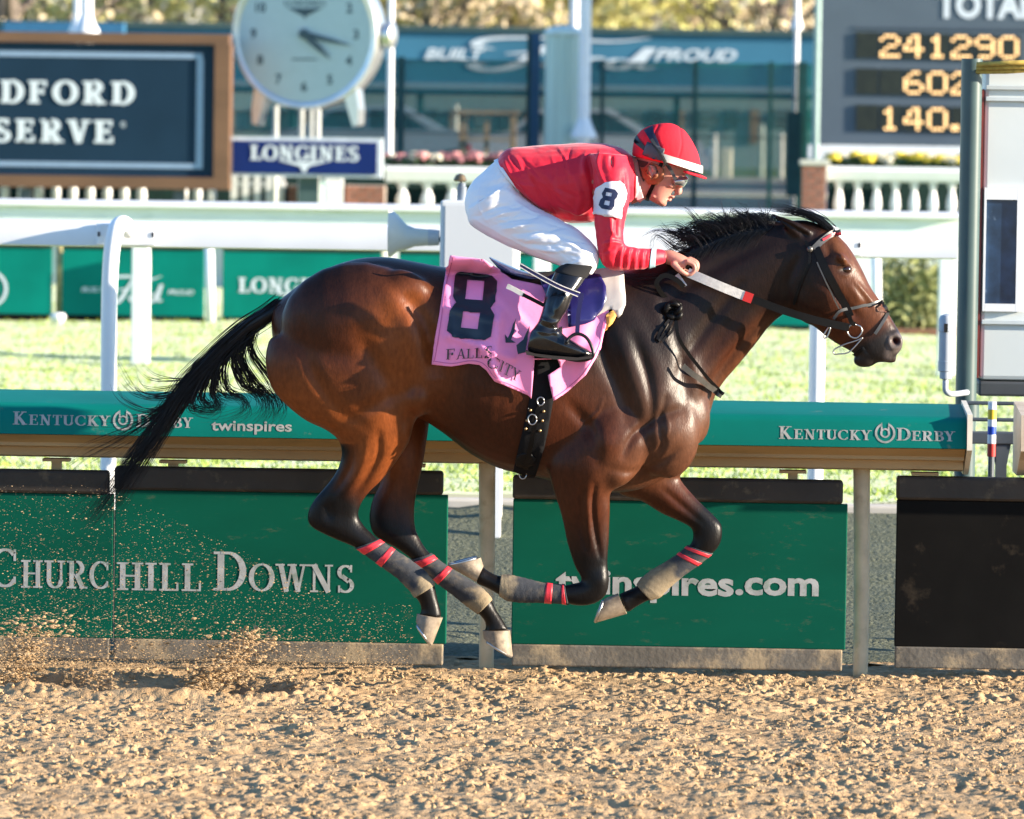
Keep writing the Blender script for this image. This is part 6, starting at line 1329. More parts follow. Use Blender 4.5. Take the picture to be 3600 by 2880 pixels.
# ---- saddle, pad, girth, stirrup
sad = empty('racing_saddle', W(1900, 980, 0), 'small dark purple racing saddle with black girth and stirrup', 'saddle')
parts = [loft_pts([((1712, 898), (1726, 914), .05, 0), ((1770, 925), (1770, 960), .10, 0), ((1850, 955), (1850, 990), .115, 0), ((1950, 965), (1950, 1010), .11, 0), ((2040, 945), (2050, 1000), .08, 0), ((2090, 930), (2100, 985), .05, 0)], 24, 5)]
V, Fq = remesh(parts, .006); ss = Surf(V, Fq).smooth(6, 1, .5, -.4); raw_mesh('seat', ss.V, ss.F, mat('blue grey saddle seat', (0.05, 0.05, 0.12), 0.25, coat=0.5), sad)
fl_ = [(1960, 985), (2000, 1000), (2060, 985), (2108, 990), (2130, 1030), (2136, 1065), (2120, 1100), (2090, 1128), (2050, 1148), (1992, 1158), (1990, 1080), (1915, 1060), (1900, 1010)]
P, Vp, Tp = drape([[(2085, 965), (2130, 962), (2190, 968), (2195, 1080), (2185, 1110), (2172, 1125), (2150, 1092), (2100, 1115), (2050, 1130), (2040, 1000)]], 14, HB, .020, -.25, 4); sheet('pad', Vp, Tp, PAD, sad, .012)
P, Vp, Tp = drape([[(2132, 1110), (2156, 1098), (2166, 1118), (2156, 1142), (2128, 1168), (2136, 1140)]], 12, HB, .022, -.25, 3); sheet('pad_lining', Vp, Tp, mat('orange lining', (0.72, 0.36, 0.08), 0.7), sad, .005)
P, Vp, Tp = drape([fl_], 14, HB, .040, -.28, 6); sheet('flap', Vp, Tp, PURPLE, sad, .006)
gir = [(1880, 1250), (1975, 1250), (1965, 1340), (1942, 1420), (1925, 1520), (1902, 1610), (1884, 1668), (1846, 1664), (1806, 1650), (1826, 1560), (1850, 1460), (1866, 1370)]
P, Vg, Tg = drape([gir], 16, HB, .007, -.25, 4); gsh = sheet('girth', Vg, Tg, mat('black girth web', (0.005, 0.005, 0.006), 0.8, spec=0.15, var=0.2, bump=0.2, bscale=120, bdist=.003), sad, .006)
P, Vg, Tg = drape([[(1876, 1180), (1975, 1150), (1976, 1262), (1878, 1262)]], 16, CB, .010, -.30, 3); sheet('girth_strap', Vg, Tg, MATS['black girth web'], sad, .004)
strap('buckle_strap', [(1902, 1395), (1880, 1480), (1866, 1560), (1850, 1640)], 16, LEATHER, sad, .016, -.25)
for (u, v) in ((1864, 1440), (1910, 1444), (1852, 1475), (1906, 1476), (1848, 1503), (1898, 1510)):
    c = hit_or(u, v, -.25, .014); b = MB(); b.tube([c+[0, .006, 0], c+[0, -.006, 0]], .0055, 10); b.build('rivet', mat('brass rivet', (0.35, 0.22, 0.10), 0.4, metal=0.8), sad, smooth=True)
for (u, v, r0) in ((1898, 1408, 12), (1870, 1470, 15), (1841, 1652, 13)):
    c = hit_or(u, v, -.25, .020); b = MB(); k = pxm(0); b.tube([c+np.array([math.cos(t_)*r0*k, 0, math.sin(t_)*r0*1.2*k]) for t_ in np.linspace(0, 2*np.pi, 17)], .0028, 6); b.build('buckle', STEEL, sad, smooth=True)
P, Vg, Tg = drape([[(1818, 1594), (1838, 1585), (1868, 1588), (1884, 1606), (1876, 1626), (1846, 1636), (1818, 1628), (1812, 1610)]], 14, HB, .015, -.25, 2); sheet('girth_patch', Vg, Tg, LEATHER, sad, .004)
# stirrup leather and iron (near side), iron ring around the foot
strap('stirrup_leather', [(2046, 1030), (2034, 1100), (2030, 1160), (2030, 1178)], 15, PURPLE, sad, .0, -.36, bvh=BVHTree.FromPolygons([(9, 9, 9), (9, 9, 10), (9, 10, 9)], [(0, 1, 2)]))
b = MB(); b.tube(cr([W(1990, 1205, -.40), W(2005, 1185, -.39), W(2030, 1174, -.385), W(2060, 1186, -.385), W(2080, 1220, -.385), W(2083, 1256, -.385), W(2040, 1268, -.36), W(1990, 1262, -.33)], 40), .0065, 8); b.build('stirrup_iron', mat('black stirrup iron', (0.02, 0.02, 0.022), 0.3, metal=0.6), sad, smooth=True)
# ---- bridle
bri = empty('bridle', W(2900, 900, -.08), 'black leather bridle with red browband, ring bit and white gripped rein', 'bridle')
zh = lambda L: [(2700+a/2.782, 700+b_/2.782) for a, b_ in L]
strap('browband', zh([(450, 490), (520, 420), (620, 350), (715, 325)]), 22, LEATHERW, bri, .006, -.04, k=24)
strap('browband_inlay', zh([(530, 410), (620, 365), (712, 333)]), 8, mat('red inlay', (0.55, 0.03, 0.04), 0.3), bri, .011, -.045, k=20)
strap('cheek_strap', zh([(470, 480), (560, 680), (650, 850), (760, 1060), (800, 1150)]), 26, LEATHER, bri, .006, -.08, k=40)
strap('cheek_strap_edge', zh([(480, 620), (560, 800), (640, 980), (690, 1070)]), 5, LEATHERW, bri, .010, -.08)
strap('throat_latch', zh([(365, 410), (400, 500), (405, 620), (340, 780), (290, 920), (260, 1030)]), 10, LEATHER, bri, .006, -.08)
strap('noseband', zh([(640, 1170), (700, 1095), (800, 1070), (950, 1040), (1080, 1010), (1130, 1020)]), 10, LEATHERW, bri, .006, -.06)
strap('nose_strap', zh([(1090, 1010), (1150, 1060), (1160, 1120), (1110, 1220), (1045, 1320)]), 11, LEATHERW, bri, .006, -.05)
strap('chin_strap', zh([(850, 1530), (900, 1480), (940, 1460)]), 12, LEATHER, bri, .006, -.04)
strap('bit_strap', zh([(780, 1130), (810, 1200), (850, 1225)]), 15, LEATHER, bri, .012, -.07)
def ring(name, pts, r_, off, m_, yd=-.07):
    b = MB(); Q = np.array([hit_or(u, v, yd, off) for u, v in zh(pts)]); Q[:, 1] = Q[:, 1].min(); b.tube(cr(np.vstack([Q, Q[:1]]), 40), r_, 8); b.build(name, m_, bri, smooth=True)
ring('bit_ring', [(860, 1225), (905, 1250), (915, 1300), (870, 1350), (810, 1340), (775, 1290), (800, 1235)], .0034, .008, STEEL)
ring('curb_shank', [(925, 1350), (900, 1380), (800, 1470), (700, 1515), (645, 1515), (650, 1470), (760, 1400), (860, 1375)], .0028, .012, STEEL)
ring('small_ring', [(545, 1365), (560, 1300), (595, 1245), (612, 1255), (590, 1320)], .0034, .012, STEEL)
for (u, v) in zh([(410, 495)]):
    c = hit_or(u, v, -.08, .008); b = MB(); b.tube([c+[0, .004, 0], c+[0, -.008, 0]], .012, 12); b.build('buckle', LEATHERW, bri, smooth=True)
NB = BVHTree.FromPolygons([(9, 9, 9), (9, 9, 10), (9, 10, 9)], [(0, 1, 2)])
GRIP = mat('white rubber grip', (0.62, 0.59, 0.54), 0.7, var=0.12, vscale=60, bump=0.5, bscale=260, bdist=.002)
def free_strap(name, pts, ys_, w_, m_, parent=bri, k=30, th_=.005):
    G = cr(np.array([(*p, y) for p, y in zip(pts, ys_)], float), k); C_ = np.array([W(*g) for g in G]); d = np.gradient(G[:, :2], axis=0); d /= np.linalg.norm(d, axis=1)[:, None]
    wv = np.array([W(u-dy, v+dx, y)-W(u, v, y) for (u, v, y), (dx, dy) in zip(G, d)]); wv /= np.linalg.norm(wv, axis=1)[:, None]; b = MB(); b.tube(C_, w_*pxm(0)/2, 10, flat=(th_/(w_*pxm(0)/2), wv[0])) if False else None
    hw = w_*pxm(0)/2; e = np.array([0, th_/2, 0]); V = np.concatenate([C_-wv*hw-e, C_+wv*hw-e, C_+wv*hw+e, C_-wv*hw+e]); Fc = [(a*k+i, ((a+1) % 4)*k+i, ((a+1) % 4)*k+i+1, a*k+i+1) for i in range(k-1) for a in range(4)]
    b.add(V, Fc+[(0, k, 2*k, 3*k), (k-1, 4*k-1, 3*k-1, 2*k-1)]); return smooth_angle(b.build(name, m_, parent), 40)
free_strap('rein_grip', [(2418, 958), (2470, 980), (2526, 1004), (2575, 1024), (2618, 1041)], [-.115, -.125, -.13, -.13, -.13], 32, GRIP, th_=.010)
free_strap('rein_tape', [(2615, 1040), (2645, 1051)], [-.131, -.131], 34, mat('red rein tape', (0.5, 0.02, 0.02), 0.3), th_=.012, k=6)
free_strap('rein', [(2640, 1049), (2740, 1087), (2860, 1124), (2985, 1152)], [-.13, -.125, -.115, -.095], 27, LEATHER, th_=.007)
free_strap('rein', [(2420, 990), (2520, 1030), (2640, 1075), (2740, 1105)], [.115, .125, .125, .115], 22, LEATHER, th_=.007)
free_strap('rein_loop', [(2350, 1060), (2318, 1020), (2310, 990), (2340, 968), (2380, 985), (2405, 1010)], [-.10, -.125, -.13, -.13, -.13, -.125], 17, LEATHER)
free_strap('rein_end', [(2378, 966), (2392, 985), (2408, 1008)], [-.10, -.11, -.12], 18, GRIP)
b = MB()
kn = W(2366, 1085, -.135)
for s0, (a0, rx, rz, tl) in enumerate(((0, .028, .022, .4), (1, .024, .028, -.5), (2, .020, .030, 1.2))):
    Q = [kn+np.array([math.cos(t_)*rx*math.cos(tl)-math.sin(t_)*rz*math.sin(tl), .012*math.sin(2*t_+a0), math.cos(t_)*rx*math.sin(tl)+math.sin(t_)*rz*math.cos(tl)-.008*s0]) for t_ in np.linspace(0, 2*np.pi, 22)]
    b.tube(Q, .011, 8)
b.build('rein_knot', LEATHER, bri, smooth=True)
for pts in ([(2372, 1110), (2350, 1145), (2322, 1190), (2312, 1200)], [(2380, 1112), (2368, 1150), (2345, 1180), (2325, 1202)], [(2366, 1105), (2338, 1140), (2316, 1170), (2308, 1196)]): strap('rein_tail', pts, 9, LEATHER, bri, .012, -.13, k=16)
strap('neck_strap', [(2375, 1130), (2385, 1190), (2430, 1260), (2480, 1325), (2530, 1375), (2545, 1386)], 12, LEATHER, bri, .010, -.08, lift=[.04, .035, .03, .02, .005, .0])
strap('neck_strap_end', [(2396, 1285), (2430, 1312), (2470, 1345), (2510, 1375), (2538, 1392)], 20, LEATHERW, bri, .014, -.07, lift=[.045, .04, .025, .008, 0])

# ================================================================== RIDER
SKIN = mat('skin', (0.42, 0.19, 0.145), 0.5, var=0.10, vscale=30, bump=0.08, bscale=160, bdist=.002)
SKIN.node_tree.nodes['Principled BSDF'].inputs['Subsurface Weight'].default_value = 0.15
SKIN.node_tree.nodes['Principled BSDF'].inputs['Subsurface Radius'].default_value = (0.012, 0.005, 0.003)
RED = mat('red silk', (0.60, 0.014, 0.036), 0.5, spec=0.28, var=0.06, vscale=6, bump=0.22, bscale=34, sheen=0.15, bdist=.008)
BREECH = mat('white breeches cloth', (0.76, 0.75, 0.77), 0.6, var=0.03, vscale=10, bump=0.10, bscale=35, bdist=.005)
BOOT = mat('polished black boot', (0.006, 0.006, 0.007), 0.24, spec=0.45, var=0.2, coat=0.25, bump=0.10, bscale=18, bdist=.01)
per = empty('person', W(1900, 1250, -.05), 'jockey in red silks and white breeches crouched over the saddle', 'person')
torso = [((1742, 566), (1838, 692), .150, 0), ((1787, 522), (1905, 748), .168, 0), ((1883, 512), (1990, 780), .176, 0), ((1975, 506), (2062, 784), .180, 0), ((2060, 503), (2112, 772), .185, 0), ((2130, 507), (2172, 742), .180, 0), ((2190, 523), (2222, 712), .140, 0), ((2226, 548), (2246, 690), .085, 0)]
def arm(sg, near):
    if near: return [((2070, 540), (2205, 545), .075, -.150), ((2082, 600), (2218, 600), .076, -.185), ((2088, 700), (2212, 700), .066, -.215), ((2090, 776), (2196, 776), .060, -.232), ((2096, 846), (2190, 834), .056, -.24), ((2110, 915), (2198, 862), .054, -.235), ((2140, 948), (2218, 868), .050, -.22),
                   ((2180, 953), (2238, 871), .047, -.20), ((2262, 948), (2276, 873), .042, -.15), ((2318, 932), (2318, 876), .034, -.115), ((2340, 925), (2338, 880), .030, -.10)]
    return [((2070, 545), (2200, 550), .075, .150), ((2085, 620), (2205, 620), .072, .185), ((2090, 720), (2200, 720), .062, .21), ((2100, 820), (2190, 810), .056, .225), ((2120, 915), (2190, 880), .052, .22), ((2150, 955), (2210, 890), .048, .20), ((2220, 968), (2240, 902), .044, .165), ((2290, 974), (2300, 912), .038, .12), ((2342, 968), (2345, 925), .032, .085)]
def thigh(sy): return [((1800, 640), (1640, 735), .105, sy*.085), ((1850, 697), (1652, 785), .105, sy*.10), ((1905, 738), (1702, 825), .100, sy*.125), ((1962, 766), (1782, 864), .092, sy*.155), ((2020, 800), (1860, 896), .082, sy*.185), ((2066, 838), (1930, 922), .072, sy*.21), ((2098, 874), (1975, 938), .064, sy*.225), ((2106, 908), (1985, 946), .058, sy*.235), ((2098, 942), (1982, 950), .055, sy*.24), ((2082, 968), (1974, 930), .052, sy*.25)]
def shin(sy): return [((2096, 935), (1985, 925), .050, sy*.245), ((2064, 972), (1955, 948), .053, sy*.27), ((2042, 1005), (1930, 1000), .055, sy*.30), ((2016, 1040), (1913, 1045), .054, sy*.33), ((1997, 1089), (1906, 1089), .048, sy*.345), ((1972, 1130), (1892, 1130), .042, sy*.35), ((1962, 1160), (1875, 1165), .040, sy*.35)]
def foot(sy): return [((1866, 1165), (1852, 1232), .030, sy*.35), ((1898, 1132), (1885, 1246), .040, sy*.35), ((1948, 1142), (1940, 1252), .041, sy*.35), ((1986, 1180), (1985, 1256), .043, sy*.35), ((2040, 1213), (2040, 1259), .042, sy*.345), ((2072, 1232), (2074, 1256), .028, sy*.34), ((2084, 1240), (2084, 1252), .010, sy*.34)]
pelvis = [((1742, 566), (1838, 692), .146, 0), ((1690, 612), (1872, 735), .166, 0), ((1650, 655), (1860, 765), .178, 0), ((1634, 705), (1790, 800), .178, 0), ((1636, 745), (1715, 815), .150, 0), ((1660, 785), (1690, 812), .09, 0)]
def grow(st, d):                 # shrink or grow lofts by d metres
    out = []
    for s in st:
        A, B = np.array(s[0], float), np.array(s[1], float); h = A-B; L = np.linalg.norm(h); h = h*(L/2+d/pxm(s[3]))/(L/2); c = (A+B)/2
        out.append((tuple(c+h/2), tuple(c-h/2), max(s[2]+d, .006), s[3]))
    return out
# one continuous body under the clothes
headp = [((2262, 470), (2405, 470), .055, 0), ((2242, 520), (2438, 520), .072, 0), ((2236, 570), (2436, 570), .077, 0), ((2240, 610), (2412, 612), .076, 0), ((2248, 640), (2400, 640), .066, 0), ((2258, 662), (2374, 664), .056, 0), ((2268, 682), (2358, 684), .049, 0), ((2280, 700), (2348, 702), .042, 0), ((2302, 714), (2342, 716), .034, 0), ((2318, 722), (2334, 724), .018, 0)]
BP = [loft_pts(headp, 28, 5), loft_pts([((2215, 545), (2220, 720), .062, 0), ((2238, 556), (2262, 704), .056, 0), ((2280, 590), (2300, 690), .05, 0)], 20, 4)]
BP += [loft_pts([((2385, 640), (2370, 650), .012, 0), ((2398, 660), (2372, 672), .016, 0), ((2397, 680), (2368, 688), .019, 0), ((2384, 687), (2368, 689), .014, 0)], 14, 4), ell_pts(2362, 692, 10, 7, .020, 0), ell_pts(2352, 703, 9, 6, .018, 0), ell_pts(2331, 716, 13, 11, .020, 0), ell_pts(2398, 622, 14, 12, .05, 0)]
BP += [ell_pts(2356, 652, 24, 14, .060, 0), ell_pts(2298, 690, 20, 12, .05, 0, -30)]
for sy in (-1, 1): BP.append(ell_pts(2293, 604, 15, 27, .012, sy*.080, 20)); BP.append(ell_pts(2385, 645, 20, 12, .03, sy*.026, -30))
for st in (torso, pelvis, arm(-1, True), arm(1, False), thigh(-1), thigh(1), shin(-1), shin(1), foot(-1), foot(1)): BP.append(loft_pts(grow(st, -.012), 20, 4))
# hands: palm + four curled fingers + thumb, closed round the reins
def hand_parts(sy, du, dv):
    y0 = sy*.085; out = []; q = lambda u, v, dy: W(u+du, v+dv, y0+dy*sy)
    out.append(loft_pts([((2330+du, 880+dv), (2334+du, 924+dv), .026, y0), ((2360+du, 880+dv), (2352+du, 932+dv), .034, y0), ((2392+du, 892+dv), (2378+du, 940+dv), .040, y0), ((2426+du, 910+dv), (2400+du, 954+dv), .040, y0)], 18, 4))
    for i, dy in enumerate((.036, .012, -.012, -.034)):
        L = (0.95, 1.05, 1.0, 0.82)[i]
        k0 = np.array([2416, 916.0])+np.array(((0, 4), (5, -1), (9, -6), (10, -10)))[i]; pts = [k0, k0+(24*L, 13*L), k0+(26*L, 34*L), k0+(8*L, 48*L), k0+(-14*L, 42*L)]
        out += chain_pts([q(p[0], p[1], dy) for p in pts], [.0098, .0092, .0086, .0082, .0072], 10)
    out += chain_pts([q(2368, 930, .040), q(2388, 948, .046), q(2408, 962, .040), q(2424, 966, .030)], [.0125, .0115, .0100, .0085], 10)
    return out
for sy, du, dv in ((-1, 0, 0), (1, 4, 26)): BP += hand_parts(sy, du, dv)
V, Fq = remesh(BP, .0034); bs = Surf(V, Fq); bs.smooth(3, 1, .5, -.35); pb = toPX(bs.V); Nn = bs.normals(); dsp = np.zeros(len(pb))
sd_ = np.abs(Nn[:, 1]) > .2
dd, _ = seg_dist(pb, [(2346, 700), (2362, 698)]); dsp += -.004*np.exp(-(dd/3)**2); dsp += -.005*np.exp(-((pb[:, 0]-2378)/6)**2-((pb[:, 1]-683)/4)**2)*(np.abs(bs.V[:, 1]) < .03)
dd, _ = seg_dist(pb, cr([(2286, 590), (2292, 605), (2300, 618), (2302, 606)], 10)); dsp += -.006*np.exp(-(dd/5)**2)*(np.abs(bs.V[:, 1]) > .06)
dsp += -.010*np.exp(-((pb[:, 0]-2388)/12)**2-((pb[:, 1]-634)/9)**2)*(np.abs(bs.V[:, 1]) > .018)
bs.V = bs.V+Nn*dsp[:, None]; raw_mesh('body', bs.V, bs.F, SKIN, per)
# hair at the nape
def garment(name, lofts, m_, voxel, wr=(), it=6, noise_amp=.0, noise_scale=9., cut=None):
    V, Fq = remesh(lofts, voxel); s_ = Surf(V, Fq); s_.smooth(it, 1, .55, 0); p_ = toPX(s_.V); n_ = s_.normals(); d_ = np.zeros(len(p_))
    for poly, wd, h in wr:
        q, t_ = seg_dist(p_, cr(poly, 20)); d_ += h*np.exp(-(q/wd)**2)*np.sin(np.pi*np.clip(t_, 0.02, .98))**.6*np.clip(np.abs(n_[:, 1])*1.6, 0, 1)
    if noise_amp: d_ += noise_amp*np.array([mnoise.fractal(Vector((a*noise_scale, b_*noise_scale, c_*noise_scale*1.6)), 1.0, 2.0, 3) for a, b_, c_ in s_.V])
    s_.V = s_.V+n_*d_[:, None]; o = raw_mesh(name, s_.V, s_.F, m_, per); o['_'] = 0; del o['_']; return o, s_
shirt_wr = [([(2070, 560), (2090, 700), (2085, 770)], 9, -0.0150), ([(2010, 600), (2040, 700), (2010, 770)], 12, 0.0090), ([(1900, 580), (1960, 680), (2060, 760)], 13, 0.0090), ([(1800, 600), (1860, 680), (1950, 760)], 10, 0.0105), ([(1830, 560), (1900, 700)], 10, -0.0090), ([(1960, 720), (2030, 745), (2080, 730)], 6, 0.0090),
            ([(2060, 540), (2050, 580), (2060, 640)], 9, 0.0120), ([(2110, 530), (2105, 580), (2120, 640)], 7, 0.0120), ([(2150, 540), (2150, 590)], 7, -0.0120), ([(1770, 560), (1800, 620), (1850, 660)], 6, 0.0090), ([(1790, 545), (1830, 600)], 6, -0.0075)]
fs_ = np.random.default_rng(4)
for i in range(26):
    c0 = np.array([fs_.uniform(1800, 2180), fs_.uniform(540, 760)]); a_ = R(fs_.normal(62, 26)); L_ = fs_.uniform(40, 130); d_ = np.array([math.cos(a_), math.sin(a_)])*L_/2
    shirt_wr.append(([c0-d_, c0+np.array([fs_.normal(0, 6), 0]), c0+d_], fs_.uniform(3.5, 6.5), fs_.choice([-1, 1])*fs_.uniform(.002, .0045)))
torso_s, ss_ = garment('shirt', [loft_pts(torso, 32, 5), loft_pts(arm(-1, True), 22, 5), loft_pts(arm(1, False), 20, 5)], RED, .0050,
    shirt_wr+[([(2180+12*i, 860+2*i), (2168+13*i, 905), (2165+13*i, 945)], 5.0, (.007 if i % 2 else -.007)) for i in range(9)]+[([(2125, 700), (2150, 800), (2140, 880)], 10, .007), ([(2170, 760), (2165, 830), (2185, 855)], 8, -.008), ([(2200, 620), (2185, 700), (2195, 770)], 8, .008), ([(2140, 800), (2175, 845)], 6, .008), ([(2115, 860), (2160, 850), (2195, 860)], 6, .008), ([(2120, 890), (2165, 870)], 6, -.006), ([(2205, 610), (2215, 690)], 7, -.008)], 4, .005, 8.)
br_wr = [([(1680+26*i, 760+16*i), (1740+30*i, 730+22*i), (1810+28*i, 720+22*i)], 6, (.0075 if i % 2 else -.0065)) for i in range(8)]+[([(1690, 690), (1760, 670), (1830, 700)], 10, .006), ([(1700, 660), (1780, 640), (1830, 670)], 9, -.005), ([(1655, 760), (1720, 800), (1850, 870), (1950, 910)], 4, .003), ([(1690, 640), (1680, 720), (1720, 790)], 4, .0035), ([(1990, 850), (2040, 880), (2085, 900)], 7, .007), ([(1985, 890), (2040, 910)], 6, -.006), ([(1960, 830), (2030, 850)], 7, -.005), ([(2000, 930), (2050, 920), (2090, 930)], 6, .006), ([(1780, 690), (1860, 740), (1980, 790)], 8, .005)]
fr_ = np.random.default_rng(3)
for i in range(30):
    c0 = np.array([fr_.uniform(1670, 2060), 0.0]); c0[1] = 700+(c0[0]-1670)*0.46+fr_.uniform(-50, 60); a_ = R(fr_.normal(-4, 14)+(18 if c0[0] > 1950 else 0)); L_ = fr_.uniform(40, 120); d_ = np.array([math.cos(a_), math.sin(a_)])*L_/2
    br_wr.append(([c0-d_, c0+np.array([0, fr_.normal(0, 5)]), c0+d_], fr_.uniform(3.0, 5.0), fr_.choice([-1, 1])*fr_.uniform(.0018, .0036)))
br_wr += [([(1745+i*9, 575+i*11), (1730+i*9, 592+i*11), (1718+i*9, 612+i*11)], 2.6, .0022) for i in range(10)]
bre, bs_ = garment('breeches', [loft_pts(pelvis, 32, 5), loft_pts(thigh(-1), 24, 5), loft_pts(thigh(1), 24, 5)], BREECH, .0050, br_wr, 4, .0035, 10.)
band_st = grow([((1738, 566), (1838, 690), .150, 0), ((1752, 560), (1846, 698), .154, 0)], .004)
Vb, Fb = loft_pts(band_st, 32, 4); MB().add(Vb, Fb).build('waistband', BREECH, per, smooth=True)
for sy in (-1, 1):
    bt, b_s = garment('boot', [loft_pts(shin(sy)[1:], 22, 5), loft_pts(foot(sy), 22, 5)], BOOT, .0055, [([(1900, 1120), (1940, 1135), (1972, 1125)], 7, .007), ([(1890, 1140), (1940, 1155), (1975, 1150)], 6, -.006), ([(1880, 1160), (1930, 1172), (1970, 1165)], 6, .006), ([(1960, 1020), (1940, 1080), (1950, 1110)], 9, -.006), ([(1990, 1000), (1975, 1060), (1955, 1100)], 8, .006), ([(1915, 1190), (1980, 1215), (2040, 1235)], 7, .004), ([(1930, 1170), (1985, 1200)], 6, -.005)], 3, .0)
    Vs, Fs = loft_pts(grow(shin(sy)[:2], .002)+[((2060, 978), (1950, 955), .056, sy*.273)], 22, 5); MB().add(Vs, Fs).build('sock', mat('black sock', (0.008, 0.008, 0.009), 0.95), per, smooth=True)
    b = MB(); q = [W(*p, sy*.35) for p in ((1848, 1232), (1852, 1246), (1946, 1262), (2030, 1266), (2085, 1258), (2082, 1250), (2030, 1256), (1946, 1250), (1880, 1242))]; V = [p+np.array([0, -.042, 0]) for p in q]+[p+np.array([0, .042, 0]) for p in q]; n9 = len(q)
    b.add(V, [list(range(n9)), list(range(n9, 2*n9))[::-1]]+[(i, (i+1) % n9, n9+(i+1) % n9, n9+i) for i in range(n9)]); b.build('sole', mat('brown black sole', (0.03, 0.022, 0.018), 0.5), per)
# cuffs
def cuff(st, i0, i1, m_, name):
    S = np.array([[*s[0], *s[1], s[2], s[3]] for s in st]); rows = [[np.interp(t_, np.arange(len(S)), S[:, c_]) for c_ in range(6)] for t_ in (i0, (i0+i1)/2, i1)]
    Vq, Fq_ = loft_pts(grow([((r_[0], r_[1]), (r_[2], r_[3]), r_[4], r_[5]) for r_ in rows], .0035), 22, 3); MB().add(Vq, Fq_).build(name, m_, per, smooth=True)
PALE = mat('pale blue cuff', (0.28, 0.42, 0.48), 0.6); cuff(arm(-1, True), 8.35, 8.75, PALE, 'cuff_band'); cuff(arm(1, False), 6.9, 7.3, mat('slate cuff', (0.08, 0.09, 0.16), 0.6), 'cuff_band')
# armband with number
AB = BVHTree.FromPolygons(ss_.V.tolist(), ss_.F.tolist())
za = lambda L: [(1500+a/1.568, 400+b_/1.568) for a, b_ in L]
P, Va, Ta = drape([za([(985, 380), (1060, 372), (1085, 395), (1092, 440), (1066, 580), (912, 548), (925, 480), (945, 410)])], 10, AB, .010, -.24, 3); sheet('armband', Va, Ta, mat('white vinyl armband', (0.66, 0.64, 0.68), 0.4), per, .004); ABB = BVHTree.FromPolygons(Va.tolist(), Ta.tolist())
e8 = [za([(985, 408), (1038, 418), (1055, 440), (1048, 462), (1036, 475), (1034, 510), (1018, 532), (968, 524), (952, 505), (960, 475), (974, 462), (968, 440)]), za([(992, 432), (1022, 438), (1018, 458), (988, 452)]), za([(985, 478), (1012, 484), (1006, 508), (978, 502)])]
P, V8, T8 = drape(e8, 8, ABB, .0035, -.26); sheet('armband_number', V8, T8, mat('navy print', (0.010, 0.016, 0.055), 0.5), per)
# helmet with cover, peak, goggles
hel = [((2222, 548), (2463, 604), .108, 0), ((2224, 520), (2462, 574), .110, 0), ((2232, 488), (2452, 534), .104, 0), ((2250, 462), (2432, 494), .090, 0), ((2282, 443), (2405, 458), .064, 0), ((2322, 434), (2372, 438), .030, 0), ((2342, 433), (2352, 433), .008, 0)]
V, Fq = remesh([loft_pts(hel, 32, 6)], .005); h_ = Surf(V, Fq).smooth(4, 1, .5, -.3); ph_ = toPX(h_.V)
for pl_ in ([(2316, 440), (2304, 473), (2323, 519)], [(2392, 448), (2397, 508), (2386, 555)], [(2290, 446), (2262, 500), (2258, 545)]):
    q_, t_ = seg_dist(ph_, cr(pl_, 14)); h_.V = h_.V+h_.normals()*(-.0028*np.exp(-(q_/3.2)**2))[:, None]
helm = raw_mesh('helmet', h_.V, h_.F, mat('red helmet silk', (0.62, 0.02, 0.035), 0.75, spec=0.10, var=0.08, vscale=6, bump=0.15, bscale=50), per); HBV = BVHTree.FromPolygons(h_.V.tolist(), h_.F.tolist())
zq1 = lambda L: [(2150+a/4.793, 400+b_/4.793) for a, b_ in L]
P, Vx, Tx = drape([zq1([(550, 285), (700, 205), (720, 330), (760, 420), (830, 560), (720, 560), (640, 430)])], 9, HBV, .003, -.08); sheet('helmet_stripe', Vx, Tx, mat('navy stripe', (0.012, 0.014, 0.035), 0.5), helm)
P, Vx, Tx = drape([zq1([(370, 470), (440, 370), (480, 440), (580, 560), (560, 635), (440, 530)])], 9, HBV, .004, -.08); sheet('helmet_band', Vx, Tx, mat('black band', (0.01, 0.01, 0.012), 0.5), helm)
b = MB(); V = []; nn = 24                      # peak
for r_, zsh in ((0.0, 0), (1.0, 0)):
    for t_ in np.linspace(-1.2, 1.2, nn):
        c0 = W(2372, 585, 0); base = np.array([c0[0]+math.cos(t_)*.098, math.sin(t_)*.105, 0]); ext = np.array([math.cos(t_)*.028, math.sin(t_)*.012, -.014*math.cos(t_)])*r_
        V.append([base[0]+ext[0], base[1]+ext[1], W(2372, 588, 0)[2]+(base[0]-c0[0])*-0.22+ext[2]-.004])
b.add(V, [(i, i+1, nn+i+1, nn+i) for i in range(nn-1)]); pk_ = b.build('peak', MATS['red helmet silk'], helm, smooth=True); md = pk_.modifiers.new('t', 'SOLIDIFY'); md.thickness = .007
def head_band(name, v0, v1, t0, t1, m_, rx, ry, u_c, slope, grow_=.0, thick=.004):
    b = MB(); k = 40; c0 = W(u_c, (v0+v1)/2, 0); z1 = W(u_c, v0, 0)[2]; z0 = W(u_c, v1, 0)[2]; V = []
    for g, zz_ in ((0, z0), (0, z1), (thick, z1), (thick, z0)):
        for t_ in np.linspace(t0, t1, k): x_ = (rx+g)*math.cos(t_); V.append((c0[0]+x_, (ry+g)*math.sin(t_), zz_-slope*x_))
    b.add(V, [(a*k+i, ((a+1) % 4)*k+i, ((a+1) % 4)*k+i+1, a*k+i+1) for i in range(k-1) for a in range(4)]+[(0, k, 2*k, 3*k), (k-1, 2*k-1, 3*k-1, 4*k-1)]); return smooth_angle(b.build(name, m_, per), 40)
head_band('spare_goggles', 545, 571, -1.75, 1.75, mat('smoky white goggle frame', (0.62, 0.60, 0.54), 0.3, var=0.15, vscale=30), .135, .114, 2347, .30)
